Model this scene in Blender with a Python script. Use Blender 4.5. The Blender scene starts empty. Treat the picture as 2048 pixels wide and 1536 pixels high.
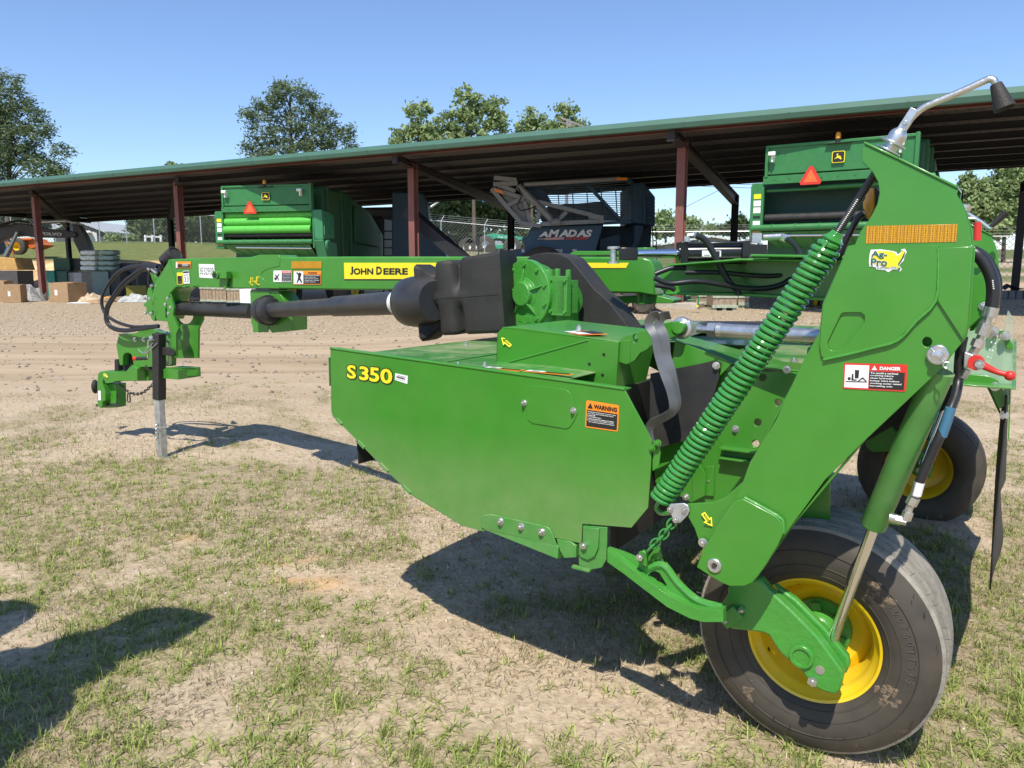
import bpy, bmesh, math, random
import numpy as np
from mathutils import Vector, Matrix
from mathutils.geometry import tessellate_polygon
R = math.radians
random.seed(7); rng = np.random.default_rng(7)
sc = bpy.context.scene
COL = sc.collection
# ---------------------------------------------------------------- camera
H = 1.57; PITCH = R(8.4); FPX = 1540.0
cam = bpy.data.cameras.new('camera'); camo = bpy.data.objects.new('camera', cam); COL.objects.link(camo)
camo.location = (0, 0, H); camo.rotation_euler = (R(90) - PITCH, 0, 0)
cam.sensor_width = 36; cam.lens = FPX / 2048 * 36; cam.clip_start = .05; cam.clip_end = 5000
sc.camera = camo
# ---------------------------------------------------------------- light
SUNV = Vector((-.176, -.656, 1)).normalized()
w = bpy.data.worlds.new('World'); sc.world = w; w.use_nodes = True
nt = w.node_tree; bg = nt.nodes['Background']
sky = nt.nodes.new('ShaderNodeTexSky'); sky.sky_type = 'NISHITA'; sky.sun_disc = False
sky.sun_elevation = math.asin(SUNV.z); sky.sun_rotation = math.atan2(SUNV.x, SUNV.y)
sky.altitude = 60; sky.air_density = 1.0; sky.dust_density = .25; sky.ozone_density = 3.0
tint = nt.nodes.new('ShaderNodeMix'); tint.data_type = 'RGBA'; tint.blend_type = 'MULTIPLY'; tint.inputs[0].default_value = 1
nt.links.new(sky.outputs[0], tint.inputs[6]); tint.inputs[7].default_value = (.96, 1.02, 1.16, 1); nt.links.new(tint.outputs[2], bg.inputs[0]); bg.inputs[1].default_value = .135
sl = bpy.data.lights.new('sun', 'SUN'); so = bpy.data.objects.new('sun', sl); COL.objects.link(so)
sl.energy = 4.8; sl.angle = R(.55); sl.color = (1, .945, .84)
so.rotation_euler = SUNV.to_track_quat('Z', 'Y').to_euler()
sc.view_settings.view_transform = 'Standard'; sc.view_settings.look = 'None'
sc.view_settings.exposure = .22; sc.view_settings.gamma = 1; sc.view_settings.use_curve_mapping = False
# ---------------------------------------------------------------- where a pixel of the 2048 px photo lies in the place
CP, SP = math.cos(PITCH), math.sin(PITCH)
OC = Vector((0, 0, H))
def ray(px, py):
    x = (px - 1024) / FPX; y = (768 - py) / FPX
    return Vector((x, CP + y * SP, -SP + y * CP))
def at(px, py, Y): r = ray(px, py); return OC + r * (Y / r.y)
def atz(px, py, z): r = ray(px, py); return OC + r * ((z - H) / r.z)
def onpl(px, py, o, n): r = ray(px, py); return OC + r * ((o - OC).dot(n) / r.dot(n))
AZ = R(33)
T = Vector((math.sin(AZ), math.cos(AZ), 0)); L = Vector((-math.cos(AZ), math.sin(AZ), 0)); Z = Vector((0, 0, 1))
M0 = atz(1632, 1278, .40); M0.z = 0
def m(l, t, z): return M0 + L * l + T * t + Z * z
def pt(px, py, t): return onpl(px, py, M0 + T * t, T)
def pl_(px, py, l): return onpl(px, py, M0 + L * l, L)
# tongue frame
TG0 = at(350, 545, 6.12); TU = Vector((.902, -.432, 0)).normalized(); TN = Vector((-.432, -.902, 0)).normalized()
def tg(px, py, off=0): return onpl(px, py, TG0 + TN * off, TN)
# ---------------------------------------------------------------- terrain
def _n(h):
    h = np.sin(h) * 43758.5453
    return h - np.floor(h)
def vnoise(x, y, s=0):
    xi = np.floor(x); yi = np.floor(y); xf = x - xi; yf = y - yi
    u = xf * xf * (3 - 2 * xf); v = yf * yf * (3 - 2 * yf)
    f = lambda a, b: _n(a * 127.1 + b * 311.7 + s * 74.7)
    return (f(xi, yi) * (1 - u) + f(xi + 1, yi) * u) * (1 - v) + (f(xi, yi + 1) * (1 - u) + f(xi + 1, yi + 1) * u) * v
def fbm(x, y, s=0, o=4):
    a = 0; am = .5; t = 0
    for i in range(o):
        a = a + am * vnoise(x, y, s + i * 13); t += am; am *= .5; x = x * 2.03 + 11; y = y * 2.03 + 5
    return a / t
def sst(a, b, x): t = np.clip((x - a) / (b - a), 0, 1); return t * t * (3 - 2 * t)
LP = ([-50, 3.5, 8, 18, 31.5, 38, 44, 46, 62, 80, 130, 1200], [0, 0, .2, .38, .42, .55, .9, 2.1, 3.7, 4.3, 6, 14])
RP = ([-50, 3.5, 8, 13, 18.5, 30, 40, 46, 60, 75, 130, 1200], [0, 0, .2, .45, .70, .78, .95, 1.5, 2.3, 2.9, 5, 12])
def ground(x, y):
    x = np.asarray(x, float); y = np.asarray(y, float)
    u = x / np.maximum(y, 1.0)
    b = sst(-.28, .12, u)
    z = np.interp(y, *LP) * (1 - b) + np.interp(y, *RP) * b
    near = 1 - sst(9, 16, y)
    z = z + (fbm(x * .9, y * .9, 3) - .5) * .035 * near + (fbm(x * 6, y * 6, 5, 3) - .5) * .016 * near
    z = z - .05 * np.exp(-((y - 11 - .15 * x) / .35) ** 2) * sst(8, 9, y) - .04 * np.exp(-((y - 12.6 - .12 * x) / .4) ** 2)
    z = z + (fbm(x * .15, y * .15, 9) - .5) * .5 * sst(44, 60, y)
    z = z - .20 * np.exp(-((x + .9) / 1.2) ** 2 - ((y - 7.2) / 1.9) ** 2)
    return z
def gz(x, y): return float(ground(x, y))
# ---------------------------------------------------------------- materials
MATS = {}
def nodes(name):
    mt = bpy.data.materials.new(name); mt.use_nodes = True
    return mt, mt.node_tree, mt.node_tree.nodes['Principled BSDF']
def N(nt, t, **k):
    n = nt.nodes.new('ShaderNode' + t)
    for a, b in k.items():
        if a in n.inputs: n.inputs[a].default_value = b
        else: setattr(n, a, b)
    return n
def mixc(nt, f, a, b, mode='MIX'):
    n = nt.nodes.new('ShaderNodeMix'); n.data_type = 'RGBA'; n.blend_type = mode
    for s, v in ((0, f), (6, a), (7, b)):
        if hasattr(v, 'is_linked'): nt.links.new(v, n.inputs[s])
        else: n.inputs[s].default_value = (*v, 1) if (s and len(v) == 3) else v
    return n.outputs[2]
def mat(name, col, rough=.5, metal=0, var=.12, scale=9, dust=0, coat=0, bump=0, bscale=80, streak=None, alpha=1, trans=0, spec=.5):
    if name in MATS: return MATS[name]
    mt, nt, b = nodes(name)
    tc = N(nt, 'TexCoord'); nz = N(nt, 'TexNoise', Scale=scale, Detail=5.0)
    nt.links.new(tc.outputs['Object'], nz.inputs['Vector'])
    hi = tuple(min(1, c * (1 + var)) for c in col); lo = tuple(c * (1 - var) for c in col)
    rp = N(nt, 'ValToRGB'); rp.color_ramp.elements[0].position = .35; rp.color_ramp.elements[1].position = .65
    rp.color_ramp.elements[0].color = (*lo, 1); rp.color_ramp.elements[1].color = (*hi, 1)
    nt.links.new(nz.outputs[0], rp.inputs[0]); c = rp.outputs[0]
    rough_out = None
    if dust:
        ge = N(nt, 'NewGeometry'); sx = N(nt, 'SeparateXYZ'); nt.links.new(ge.outputs['Normal'], sx.inputs[0])
        n2 = N(nt, 'TexNoise', Scale=3.5, Detail=8.0, Roughness=.7); nt.links.new(tc.outputs['Object'], n2.inputs['Vector'])
        r2 = N(nt, 'MapRange'); r2.inputs[1].default_value = .42; r2.inputs[2].default_value = .75; r2.inputs[3].default_value = 0; r2.inputs[4].default_value = dust
        nt.links.new(n2.outputs[0], r2.inputs[0])
        mr = N(nt, 'MapRange'); mr.inputs[1].default_value = -.2; mr.inputs[2].default_value = 1; mr.inputs[3].default_value = .25; mr.inputs[4].default_value = 1.3
        nt.links.new(sx.outputs[2], mr.inputs[0])
        mu = N(nt, 'Math', operation='MULTIPLY'); nt.links.new(r2.outputs[0], mu.inputs[0]); nt.links.new(mr.outputs[0], mu.inputs[1])
        c = mixc(nt, mu.outputs[0], c, (.40, .34, .22))
        ad = N(nt, 'Math', operation='ADD'); ad.inputs[1].default_value = rough; ad.use_clamp = True
        nt.links.new(mu.outputs[0], ad.inputs[0]); rough_out = ad.outputs[0]
    nt.links.new(c, b.inputs['Base Color'])
    if rough_out: nt.links.new(rough_out, b.inputs['Roughness'])
    else: b.inputs['Roughness'].default_value = rough
    b.inputs['Metallic'].default_value = metal; b.inputs['Coat Weight'].default_value = coat; b.inputs['Coat Roughness'].default_value = .12
    b.inputs['Specular IOR Level'].default_value = spec
    if alpha < 1: b.inputs['Alpha'].default_value = alpha
    if trans: b.inputs['Transmission Weight'].default_value = trans
    if bump:
        n3 = N(nt, 'TexNoise', Scale=bscale, Detail=4.0); nt.links.new(tc.outputs['Object'], n3.inputs['Vector'])
        bp = N(nt, 'Bump', Strength=bump, Distance=.01); nt.links.new(n3.outputs[0], bp.inputs['Height']); nt.links.new(bp.outputs[0], b.inputs['Normal'])
    MATS[name] = mt; return mt
GREEN = mat('green_paint', (.046, .232, .020), .30, var=.04, dust=.12, coat=.3, bump=.22, bscale=2.6)
def dustshield():
    mt = GREEN.copy(); mt.name = 'green_paint_dusty_lower_edge'; nt = mt.node_tree; b = nt.nodes['Principled BSDF']; src = b.inputs['Base Color'].links[0].from_socket
    ge = N(nt, 'NewGeometry'); sx = N(nt, 'SeparateXYZ'); nt.links.new(ge.outputs['Position'], sx.inputs[0]); mr = N(nt, 'MapRange'); mr.inputs[1].default_value = 1.0; mr.inputs[2].default_value = .62; nt.links.new(sx.outputs[2], mr.inputs[0])
    nz = N(nt, 'TexNoise', Scale=9.0, Detail=9.0, Roughness=.75); nt.links.new(ge.outputs['Position'], nz.inputs['Vector']); n2 = N(nt, 'TexNoise', Scale=1.6, Detail=3.0); nt.links.new(ge.outputs['Position'], n2.inputs['Vector'])
    m1 = N(nt, 'Math', operation='MULTIPLY'); nt.links.new(mr.outputs[0], m1.inputs[0]); nt.links.new(nz.outputs[0], m1.inputs[1])
    m2 = N(nt, 'Math', operation='MULTIPLY'); nt.links.new(m1.outputs[0], m2.inputs[0]); nt.links.new(n2.outputs[0], m2.inputs[1])
    m3 = N(nt, 'Math', operation='MULTIPLY'); m3.inputs[1].default_value = 1.5; m3.use_clamp = True; nt.links.new(m2.outputs[0], m3.inputs[0])
    nt.links.new(mixc(nt, m3.outputs[0], src, (.30, .33, .17)), b.inputs['Base Color']); return mt
GREENSH = dustshield()
GREENC = mat('green_cast_paint', (.054, .27, .034), .36, var=.06, dust=.10, coat=.3, bump=.25, bscale=60)
GREEND = mat('green_dusty_paint', (.060, .25, .045), .30, var=.10, dust=.75, coat=.3)
GREENS = mat('green_spring_paint', (.045, .25, .045), .16, var=.03, coat=.8)
GREENP = mat('picker_green_paint', (.030, .185, .050), .42, var=.06, dust=.12)
GREENPD = mat('picker_dark_green_paint', (.016, .095, .030), .5, var=.08, dust=.1)  # same picker green, darkened to put the body's shade into the colour
GREENM = mat('picker_moulded_green', (.045, .23, .10), .5, var=.05)
GREENL = mat('module_wrap_green', (.10, .47, .06), .45, var=.06)
YEL = mat('yellow_rim_paint', (.84, .56, .004), .34, var=.05, coat=.25, dust=.30)
YELD = mat('decal_yellow', (.86, .70, .02), .4, var=.02)
ORD = mat('decal_orange', (.90, .27, .02), .4, var=.02)
RDD = mat('decal_red', (.62, .035, .02), .4, var=.03)
WHD = mat('decal_white', (.80, .80, .78), .4, var=.03)
BKD = mat('decal_black', (.018, .018, .016), .45, var=.1)
DGD = mat('decal_dark_green', (.015, .11, .06), .45, var=.05)
BLK = mat('black_plastic', (.026, .025, .024), .55, spec=.35, var=.12, dust=.10, bump=.25, bscale=260)
BLKS = mat('black_shaft_plastic', (.028, .028, .03), .38, var=.15, dust=.12)
BLKG = mat('black_gloss_paint', (.012, .012, .013), .22, var=.05)
RUB = mat('black_rubber', (.020, .020, .020), .6, var=.15, dust=.18)
HOSE = mat('hose_rubber', (.02, .02, .022), .38, var=.1)
ZINC = mat('zinc_plated_steel', (.62, .62, .60), .34, metal=.9, var=.12, scale=30, bump=.1)
GALV = mat('galvanised_steel', (.52, .53, .53), .42, metal=.7, var=.18, scale=22)
CHROME = mat('chrome_rod', (.8, .8, .82), .10, metal=1, var=.02)
GUN = mat('dark_oiled_steel', (.10, .10, .10), .35, metal=.8, var=.15)
REDP = mat('red_plastic', (.62, .03, .02), .4, var=.05)
AMB = mat('amber_lens', (1.0, .42, .04), .2, var=.12, scale=60, trans=.35)
CLEAR = mat('clear_green_shield', (.45, .62, .45), .12, var=.04, alpha=.45)
PRIM = mat('red_oxide_primer', (.20, .075, .062), .6, var=.14, scale=3, dust=.15)
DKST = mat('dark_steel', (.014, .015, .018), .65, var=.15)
FASC = mat('fascia_green', (.055, .135, .095), .5, var=.05, scale=1.5)
CONC = mat('concrete', (.42, .38, .32), .85, var=.12, bump=.4)
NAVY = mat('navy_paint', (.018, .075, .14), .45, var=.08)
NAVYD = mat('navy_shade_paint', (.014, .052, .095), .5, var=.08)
GREYP = mat('grey_machine_paint', (.25, .26, .27), .5, var=.08)
CARD = mat('cardboard', (.36, .235, .125), .85, var=.08, bump=.1)
WOOD = mat('weathered_crate_wood', (.33, .25, .17), .85, var=.2, scale=14)
WOODG = mat('crate_rail_wood', (.36, .40, .30), .85, var=.2, scale=14)
ORM = mat('orange_machine_paint', (.55, .13, .02), .5, var=.08)
DGM = mat('charcoal_machine_paint', (.07, .065, .065), .5, var=.1)
TEAL = mat('telehandler_green', (.03, .36, .20), .45, var=.08)
TEALB = mat('teal_tarp', (.02, .20, .15), .5, var=.12)
BLUE = mat('lift_blue', (.03, .20, .60), .45, var=.06)
TARP = mat('grey_tarp', (.32, .31, .30), .6, var=.2, bump=.5, bscale=6)
STRAW = mat('dry_straw', (.34, .27, .16), .8, var=.25, scale=3)
# striated / grid materials
def roofmat():
    mt, nt, b = nodes('ribbed_roof_underside')
    tc = N(nt, 'TexCoord'); wv = N(nt, 'TexWave', Scale=1.4, Distortion=0.0); wv.bands_direction = 'X'
    nt.links.new(tc.outputs['UV'], wv.inputs['Vector'])
    nz = N(nt, 'TexNoise', Scale=.6, Detail=5.0); nt.links.new(tc.outputs['Object'], nz.inputs['Vector'])
    rp = N(nt, 'ValToRGB'); rp.color_ramp.elements[0].position = .02; rp.color_ramp.elements[1].position = .14
    rp.color_ramp.elements[0].color = (.055, .055, .06, 1); rp.color_ramp.elements[1].color = (.15, .145, .14, 1)
    nt.links.new(wv.outputs[0], rp.inputs[0])
    nt.links.new(mixc(nt, nz.outputs[0], rp.outputs[0], (.085, .083, .088)), b.inputs['Base Color'])
    b.inputs['Roughness'].default_value = .7
    return mt
ROOF = roofmat()
def reflmat():
    mt, nt, b = nodes('amber_honeycomb_reflector')
    tc = N(nt, 'TexCoord'); v = N(nt, 'TexVoronoi', Scale=230.0); v.feature = 'DISTANCE_TO_EDGE'; v.inputs['Randomness'].default_value = .15
    nt.links.new(tc.outputs['Object'], v.inputs['Vector'])
    rp = N(nt, 'ValToRGB'); rp.color_ramp.elements[0].position = .06; rp.color_ramp.elements[1].position = .2
    rp.color_ramp.elements[0].color = (.30, .13, .003, 1); rp.color_ramp.elements[1].color = (.70, .36, .01, 1)
    nt.links.new(v.outputs['Distance'], rp.inputs[0]); nt.links.new(rp.outputs[0], b.inputs['Base Color']); b.inputs['Roughness'].default_value = .25
    return mt
REFL = reflmat()
def meshmat(name, sc_, col, thr):
    mt, nt, b = nodes(name)
    tc = N(nt, 'TexCoord'); out = []
    for d in ('X', 'Y'):
        mp = N(nt, 'Mapping'); mp.inputs['Rotation'].default_value = (0, 0, R(45)); nt.links.new(tc.outputs['UV'], mp.inputs[0])
        wv = N(nt, 'TexWave', Scale=sc_); wv.bands_direction = d; nt.links.new(mp.outputs[0], wv.inputs['Vector'])
        g = N(nt, 'Math', operation='GREATER_THAN'); g.inputs[1].default_value = thr; nt.links.new(wv.outputs[0], g.inputs[0]); out.append(g.outputs[0])
    mx = N(nt, 'Math', operation='MAXIMUM'); nt.links.new(out[0], mx.inputs[0]); nt.links.new(out[1], mx.inputs[1])
    nt.links.new(mx.outputs[0], b.inputs['Alpha']); b.inputs['Base Color'].default_value = (*col, 1); b.inputs['Roughness'].default_value = .5
    return mt
CHAINL = meshmat('chain_link_fabric', 1.6, (.11, .12, .115), .975)
# tyre
def tyremat():
    mt, nt, b = nodes('muddy_tyre_rubber')
    tc = N(nt, 'TexCoord')
    n1 = N(nt, 'TexNoise', Scale=4.0, Detail=8.0, Roughness=.65); nt.links.new(tc.outputs['Object'], n1.inputs['Vector'])
    r1 = N(nt, 'ValToRGB'); r1.color_ramp.elements[0].position = .61; r1.color_ramp.elements[1].position = .66
    nt.links.new(n1.outputs[0], r1.inputs[0])
    n2 = N(nt, 'TexNoise', Scale=14.0, Detail=6.0); nt.links.new(tc.outputs['Object'], n2.inputs['Vector'])
    base = mixc(nt, n2.outputs[0], (.042, .037, .031), (.095, .080, .062))
    c = mixc(nt, r1.outputs[0], base, (.19, .135, .085))
    nt.links.new(c, b.inputs['Base Color']); b.inputs['Roughness'].default_value = .62; b.inputs['Specular IOR Level'].default_value = .3
    bp = N(nt, 'Bump', Strength=.35, Distance=.006); nt.links.new(n2.outputs[0], bp.inputs['Height']); nt.links.new(bp.outputs[0], b.inputs['Normal'])
    return mt
TYRE = tyremat()
TREAD = mat('dusty_tread_rubber', (.27, .245, .20), .75, var=.2, scale=20, bump=.3)
MUD = mat('dried_mud', (.165, .12, .08), .9, var=.25, scale=40, bump=.8, bscale=60)
# ---------------------------------------------------------------- mesh building
def V(p): return Vector(p)
def frame(d):
    d = V(d).normalized(); a = Vector((0, 0, 1)) if abs(d.z) < .9 else Vector((1, 0, 0))
    x = a.cross(d).normalized(); return x, d.cross(x), d
def smooth_path(pts, n=6):
    pts = [V(p) for p in pts]
    if len(pts) < 3: return pts
    out = []; P = [2 * pts[0] - pts[1]] + pts + [2 * pts[-1] - pts[-2]]
    for i in range(1, len(P) - 2):
        a, b, c, d = P[i - 1:i + 3]
        for k in range(n):
            t = k / n
            out.append(.5 * ((2 * b) + (c - a) * t + (2 * a - 5 * b + 4 * c - d) * t * t + (3 * b - a - 3 * c + d) * t ** 3))
    return out + [pts[-1]]
class MB:
    def __init__(s): s.v = []; s.f = []; s.uv = None; s.cut = []
    def add(s, vs, fs):
        k = len(s.v); s.cut.append((k, len(s.f))); s.v += [V(p) for p in vs]; s.f += [tuple(i + k for i in f) for f in fs]; return s
    def prism(s, pts, vec, holes=()):
        vec = V(vec); loops = [[V(p) for p in pts]] + [[V(p) for p in h] for h in holes]
        tri = tessellate_polygon(loops) if holes else None
        flat = [p for l in loops for p in l]; n = len(flat); fs = []
        if holes:
            fs += [tuple(t) for t in tri] + [tuple(i + n for i in reversed(t)) for t in tri]
        else:
            fs += [tuple(range(n)), tuple(range(2 * n - 1, n - 1, -1))]
        k = 0
        for l in loops:
            c = len(l)
            for i in range(c): j = (i + 1) % c; fs.append((k + i, k + j, n + k + j, n + k + i))
            k += c
        return s.add(flat + [p + vec for p in flat], fs)
    def box(s, c, size, ax=None):
        c = V(c); x, y, z = ax if ax else (Vector((1, 0, 0)), Vector((0, 1, 0)), Vector((0, 0, 1)))
        vs = [c + x * (a * size[0] / 2) + y * (b * size[1] / 2) + z * (d * size[2] / 2) for a in (-1, 1) for b in (-1, 1) for d in (-1, 1)]
        return s.add(vs, [(0, 1, 3, 2), (4, 6, 7, 5), (0, 4, 5, 1), (2, 3, 7, 6), (0, 2, 6, 4), (1, 5, 7, 3)])
    def beam(s, p0, p1, w_, h_, up=(0, 0, 1)):
        p0, p1 = V(p0), V(p1); d = (p1 - p0); ln = d.length; d.normalize()
        sd = d.cross(V(up)).normalized(); u = sd.cross(d)
        return s.box((p0 + p1) / 2, (ln, w_, h_), (d, sd, u))
    def cyl(s, p0, p1, r0, r1=None, n=20, ph=0):
        p0, p1 = V(p0), V(p1); r1 = r0 if r1 is None else r1; x, y, d = frame(p1 - p0)
        ring = lambda p, r: [p + (x * math.cos(a) + y * math.sin(a)) * r for a in [2 * math.pi * i / n + ph for i in range(n)]]
        return s.add(ring(p0, r0) + ring(p1, r1), [(i, (i + 1) % n, n + (i + 1) % n, n + i) for i in range(n)] + [tuple(range(n - 1, -1, -1)), tuple(range(n, 2 * n))])
    def lathe(s, o, d, prof, n=32, closed=False):
        o = V(o); x, y, d = frame(d); vs = []; fs = []; k = len(prof)
        for i in range(n):
            a = 2 * math.pi * i / n; rr = x * math.cos(a) + y * math.sin(a)
            vs += [o + d * q[0] + rr * q[1] for q in prof]
        for i in range(n):
            j = (i + 1) % n
            for q in range(k if closed else k - 1):
                q2 = (q + 1) % k; fs.append((i * k + q, j * k + q, j * k + q2, i * k + q2))
        return s.add(vs, fs)
    def tube(s, pts, r, n=8, sm=5, rf=None):
        P = smooth_path(pts, sm) if sm else [V(p) for p in pts]; k = len(P); vs = []; x = None
        for i, p in enumerate(P):
            d = (P[min(i + 1, k - 1)] - P[max(i - 1, 0)]).normalized()
            if x is None: x, y, _ = frame(d)
            else:
                x = (x - d * x.dot(d)).normalized(); y = d.cross(x)
            rr = r if rf is None else r * rf(i / (k - 1))
            vs += [p + (x * math.cos(2 * math.pi * j / n) + y * math.sin(2 * math.pi * j / n)) * rr for j in range(n)]
        fs = [(i * n + j, i * n + (j + 1) % n, (i + 1) * n + (j + 1) % n, (i + 1) * n + j) for i in range(k - 1) for j in range(n)]
        fs += [tuple(range(n - 1, -1, -1)), tuple(range((k - 1) * n, k * n))]
        return s.add(vs, fs)
    def torus(s, c, ax, Rr, r, n=28, k=8, sc_=None):
        return s.lathe(c, ax, [(r * math.cos(2 * math.pi * i / k), Rr + r * math.sin(2 * math.pi * i / k)) for i in range(k)], n, True)
    def ball(s, c, r, n=14, sx=(1, 1, 1)):
        c = V(c); vs = []; fs = []; k = n // 2 + 1
        for i in range(k):
            th = math.pi * i / (k - 1)
            for j in range(n):
                ph = 2 * math.pi * j / n; vs.append(c + Vector((math.sin(th) * math.cos(ph) * r * sx[0], math.sin(th) * math.sin(ph) * r * sx[1], math.cos(th) * r * sx[2])))
        for i in range(k - 1):
            for j in range(n): fs.append((i * n + j, (i + 1) * n + j, (i + 1) * n + (j + 1) % n, i * n + (j + 1) % n))
        return s.add(vs, fs)
    def bolt(s, p, nrm, r=.009, h=.008, washer=True):
        p = V(p); nrm = V(nrm).normalized()
        if washer: s.cyl(p - nrm * .002, p + nrm * .002, r * 1.45, n=16)
        s.cyl(p + nrm * .002, p + nrm * (.002 + h), r, n=6, ph=random.random())
        s.cyl(p + nrm * (.002 + h), p + nrm * (.002 + h * 1.5), r * .5, r * .42, n=10); return s
    def each(s, name, material, parent=None, **k):
        """every added piece becomes an object of its own"""
        out = []; c = s.cut + [(len(s.v), len(s.f))]
        for (a, fa), (b_, fb) in zip(c[:-1], c[1:]):
            q = MB(); q.v = s.v[a:b_]; q.f = [tuple(i - a for i in f) for f in s.f[fa:fb]]; out.append(q.build(name, material, parent, **k))
        return out[0]
    def build(s, name, material, parent=None, label=None, bev=0, ang=38, kind=None, flat=False):
        org = Vector((0, 0, 0)); q = parent
        while q: org += q.location; q = q.parent
        me = bpy.data.meshes.new(name); me.from_pydata([tuple(p - org) for p in s.v], [], s.f); me.update()
        bm = bmesh.new(); bm.from_mesh(me); bmesh.ops.recalc_face_normals(bm, faces=bm.faces)
        ca = math.radians(ang)
        for f in bm.faces: f.smooth = not flat
        for e in bm.edges:
            if len(e.link_faces) == 2 and e.calc_face_angle(0) > ca: e.smooth = False
        bm.to_mesh(me); bm.free()
        if s.uv is not None:
            ul = me.uv_layers.new(name='UVMap')
            for lp in me.loops: ul.data[lp.index].uv = s.uv[lp.vertex_index]
        me.materials.append(material)
        o = bpy.data.objects.new(name, me); COL.objects.link(o)
        if parent: o.parent = parent
        if label: o['label'] = label
        if kind: o['kind'] = kind
        if bev:
            md = o.modifiers.new('bevel', 'BEVEL'); md.width = bev; md.segments = 2; md.limit_method = 'ANGLE'; md.angle_limit = R(40)
        return o
def tag(o, label, cat, group=None):
    o['label'] = label; o['category'] = cat
    if group: o['group'] = group
    return o
def thing(name, label, cat, loc=(0, 0, 0), group=None):
    o = bpy.data.objects.new(name, None); COL.objects.link(o); o.location = V(loc); o.empty_display_size = .1
    return tag(o, label, cat, group)
def copy_tree(o, parent=None):
    c = o.copy(); COL.objects.link(c); c.parent = parent
    for ch in list(o.children): copy_tree(ch, c)
    return c
# ---------------------------------------------------------------- lettering on a four-cornered patch
def textmesh(s, bold=0.0, shear=0):
    cu = bpy.data.curves.new('t', 'FONT'); cu.body = s; cu.offset = bold; cu.resolution_u = 3; cu.shear = shear
    o = bpy.data.objects.new('t', cu); me = bpy.data.meshes.new_from_object(o)
    vs = [Vector(v.co) for v in me.vertices]; fs = [tuple(p.vertices) for p in me.polygons]
    bpy.data.objects.remove(o); bpy.data.meshes.remove(me); bpy.data.curves.remove(cu)
    x0 = min(v.x for v in vs); x1 = max(v.x for v in vs); y0 = min(v.y for v in vs); y1 = max(v.y for v in vs)
    return [((v.x - x0) / (x1 - x0), (v.y - y0) / (y1 - y0)) for v in vs], fs
def decal(name, parent, cs, bgm, items, lift=.0006, nrm=None, label=None, rnd=0, base=0):
    tl, tr, br, bl = [V(c) for c in cs]
    if nrm is None:
        nrm = (tr - tl).cross(bl - tl).normalized()
        if nrm.dot(OC - tl) < 0: nrm = -nrm
    nrm = V(nrm)
    q = lambda u, v, k=0: (tl * (1 - u) + tr * u) * v + (bl * (1 - u) + br * u) * (1 - v) + nrm * (lift * (k + 1) + base)
    root = parent
    if bgm is not None:
        b = MB()
        if rnd:
            rx, ry = rnd, rnd * (tr - tl).length / (bl - tl).length; ps = []
            for cx, cy, a0 in ((1 - rx, 1 - ry, 0), (rx, 1 - ry, 90), (rx, ry, 180), (1 - rx, ry, 270)):
                ps += [(cx + rx * math.cos(R(a0 + a)), cy + ry * math.sin(R(a0 + a))) for a in (0, 30, 60, 90)]
        else: ps = [(0, 0), (1, 0), (1, 1), (0, 1)]
        b.prism([q(u, v) for u, v in ps], -nrm * (lift * .8))
        root = b.build(name, bgm, parent, label)
    groups = {}
    for it in items:
        kind, mt = it[0], it[1]; nm = it[-1] if isinstance(it[-1], str) and it[-1].startswith('#') else ('#lettering' if kind == 'text' else '#panel')
        k = groups.setdefault((nm, mt.name), (MB(), mt))[0]
        lv = 2 if kind == 'text' else (1.5 if kind == 'poly2' else 1)
        if kind == 'rect':
            u0, v0, u1, v1 = it[2]; k.add([q(u0, v0, lv), q(u1, v0, lv), q(u1, v1, lv), q(u0, v1, lv)], [(0, 1, 2, 3)])
        elif kind in ('poly', 'poly2'):
            ps = [q(u, v, lv) for u, v in it[2]]; tr_ = tessellate_polygon([ps]); k.add(ps, [tuple(t) for t in tr_])
        elif kind == 'text':
            s_, (u0, v0, u1, v1) = it[2], it[3]; bold = it[4] if len(it) > 4 and not isinstance(it[4], str) else .02
            sh = it[5] if len(it) > 5 and not isinstance(it[5], str) else 0
            if nm == '#outline': lv = 1.2
            vs, fs = textmesh(s_, bold, sh); k.add([q(u0 + (u1 - u0) * a, v0 + (v1 - v0) * b_, lv) for a, b_ in vs], fs)
    for (nm, _), (k, mt) in groups.items(): k.build(nm[1:], mt, root, flat=True)
    return root
# ================================================================ GROUND
def grid_mesh(name, xs, ys, material, zones, kind='structure'):
    X, Y = np.meshgrid(xs, ys); Zz = ground(X, Y)
    nx, ny = len(xs), len(ys)
    co = np.stack([X, Y, Zz], -1).reshape(-1, 3)
    i = np.arange(nx * ny).reshape(ny, nx)
    f = np.stack([i[:-1, :-1], i[:-1, 1:], i[1:, 1:], i[1:, :-1]], -1).reshape(-1, 4)
    me = bpy.data.meshes.new(name); me.vertices.add(len(co)); me.vertices.foreach_set('co', co.ravel())
    me.loops.add(f.size); me.loops.foreach_set('vertex_index', f.ravel())
    me.polygons.add(len(f)); me.polygons.foreach_set('loop_start', np.arange(0, f.size, 4)); me.polygons.foreach_set('loop_total', np.full(len(f), 4))
    me.update(); me.validate()
    at_ = me.color_attributes.new('zone', 'FLOAT_COLOR', 'POINT'); at_.data.foreach_set('color', zones(co[:, 0], co[:, 1], co[:, 2]).ravel())
    me.polygons.foreach_set('use_smooth', np.ones(len(f), bool)); me.materials.append(material)
    o = bpy.data.objects.new(name, me); COL.objects.link(o); o['kind'] = kind; return o
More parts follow.
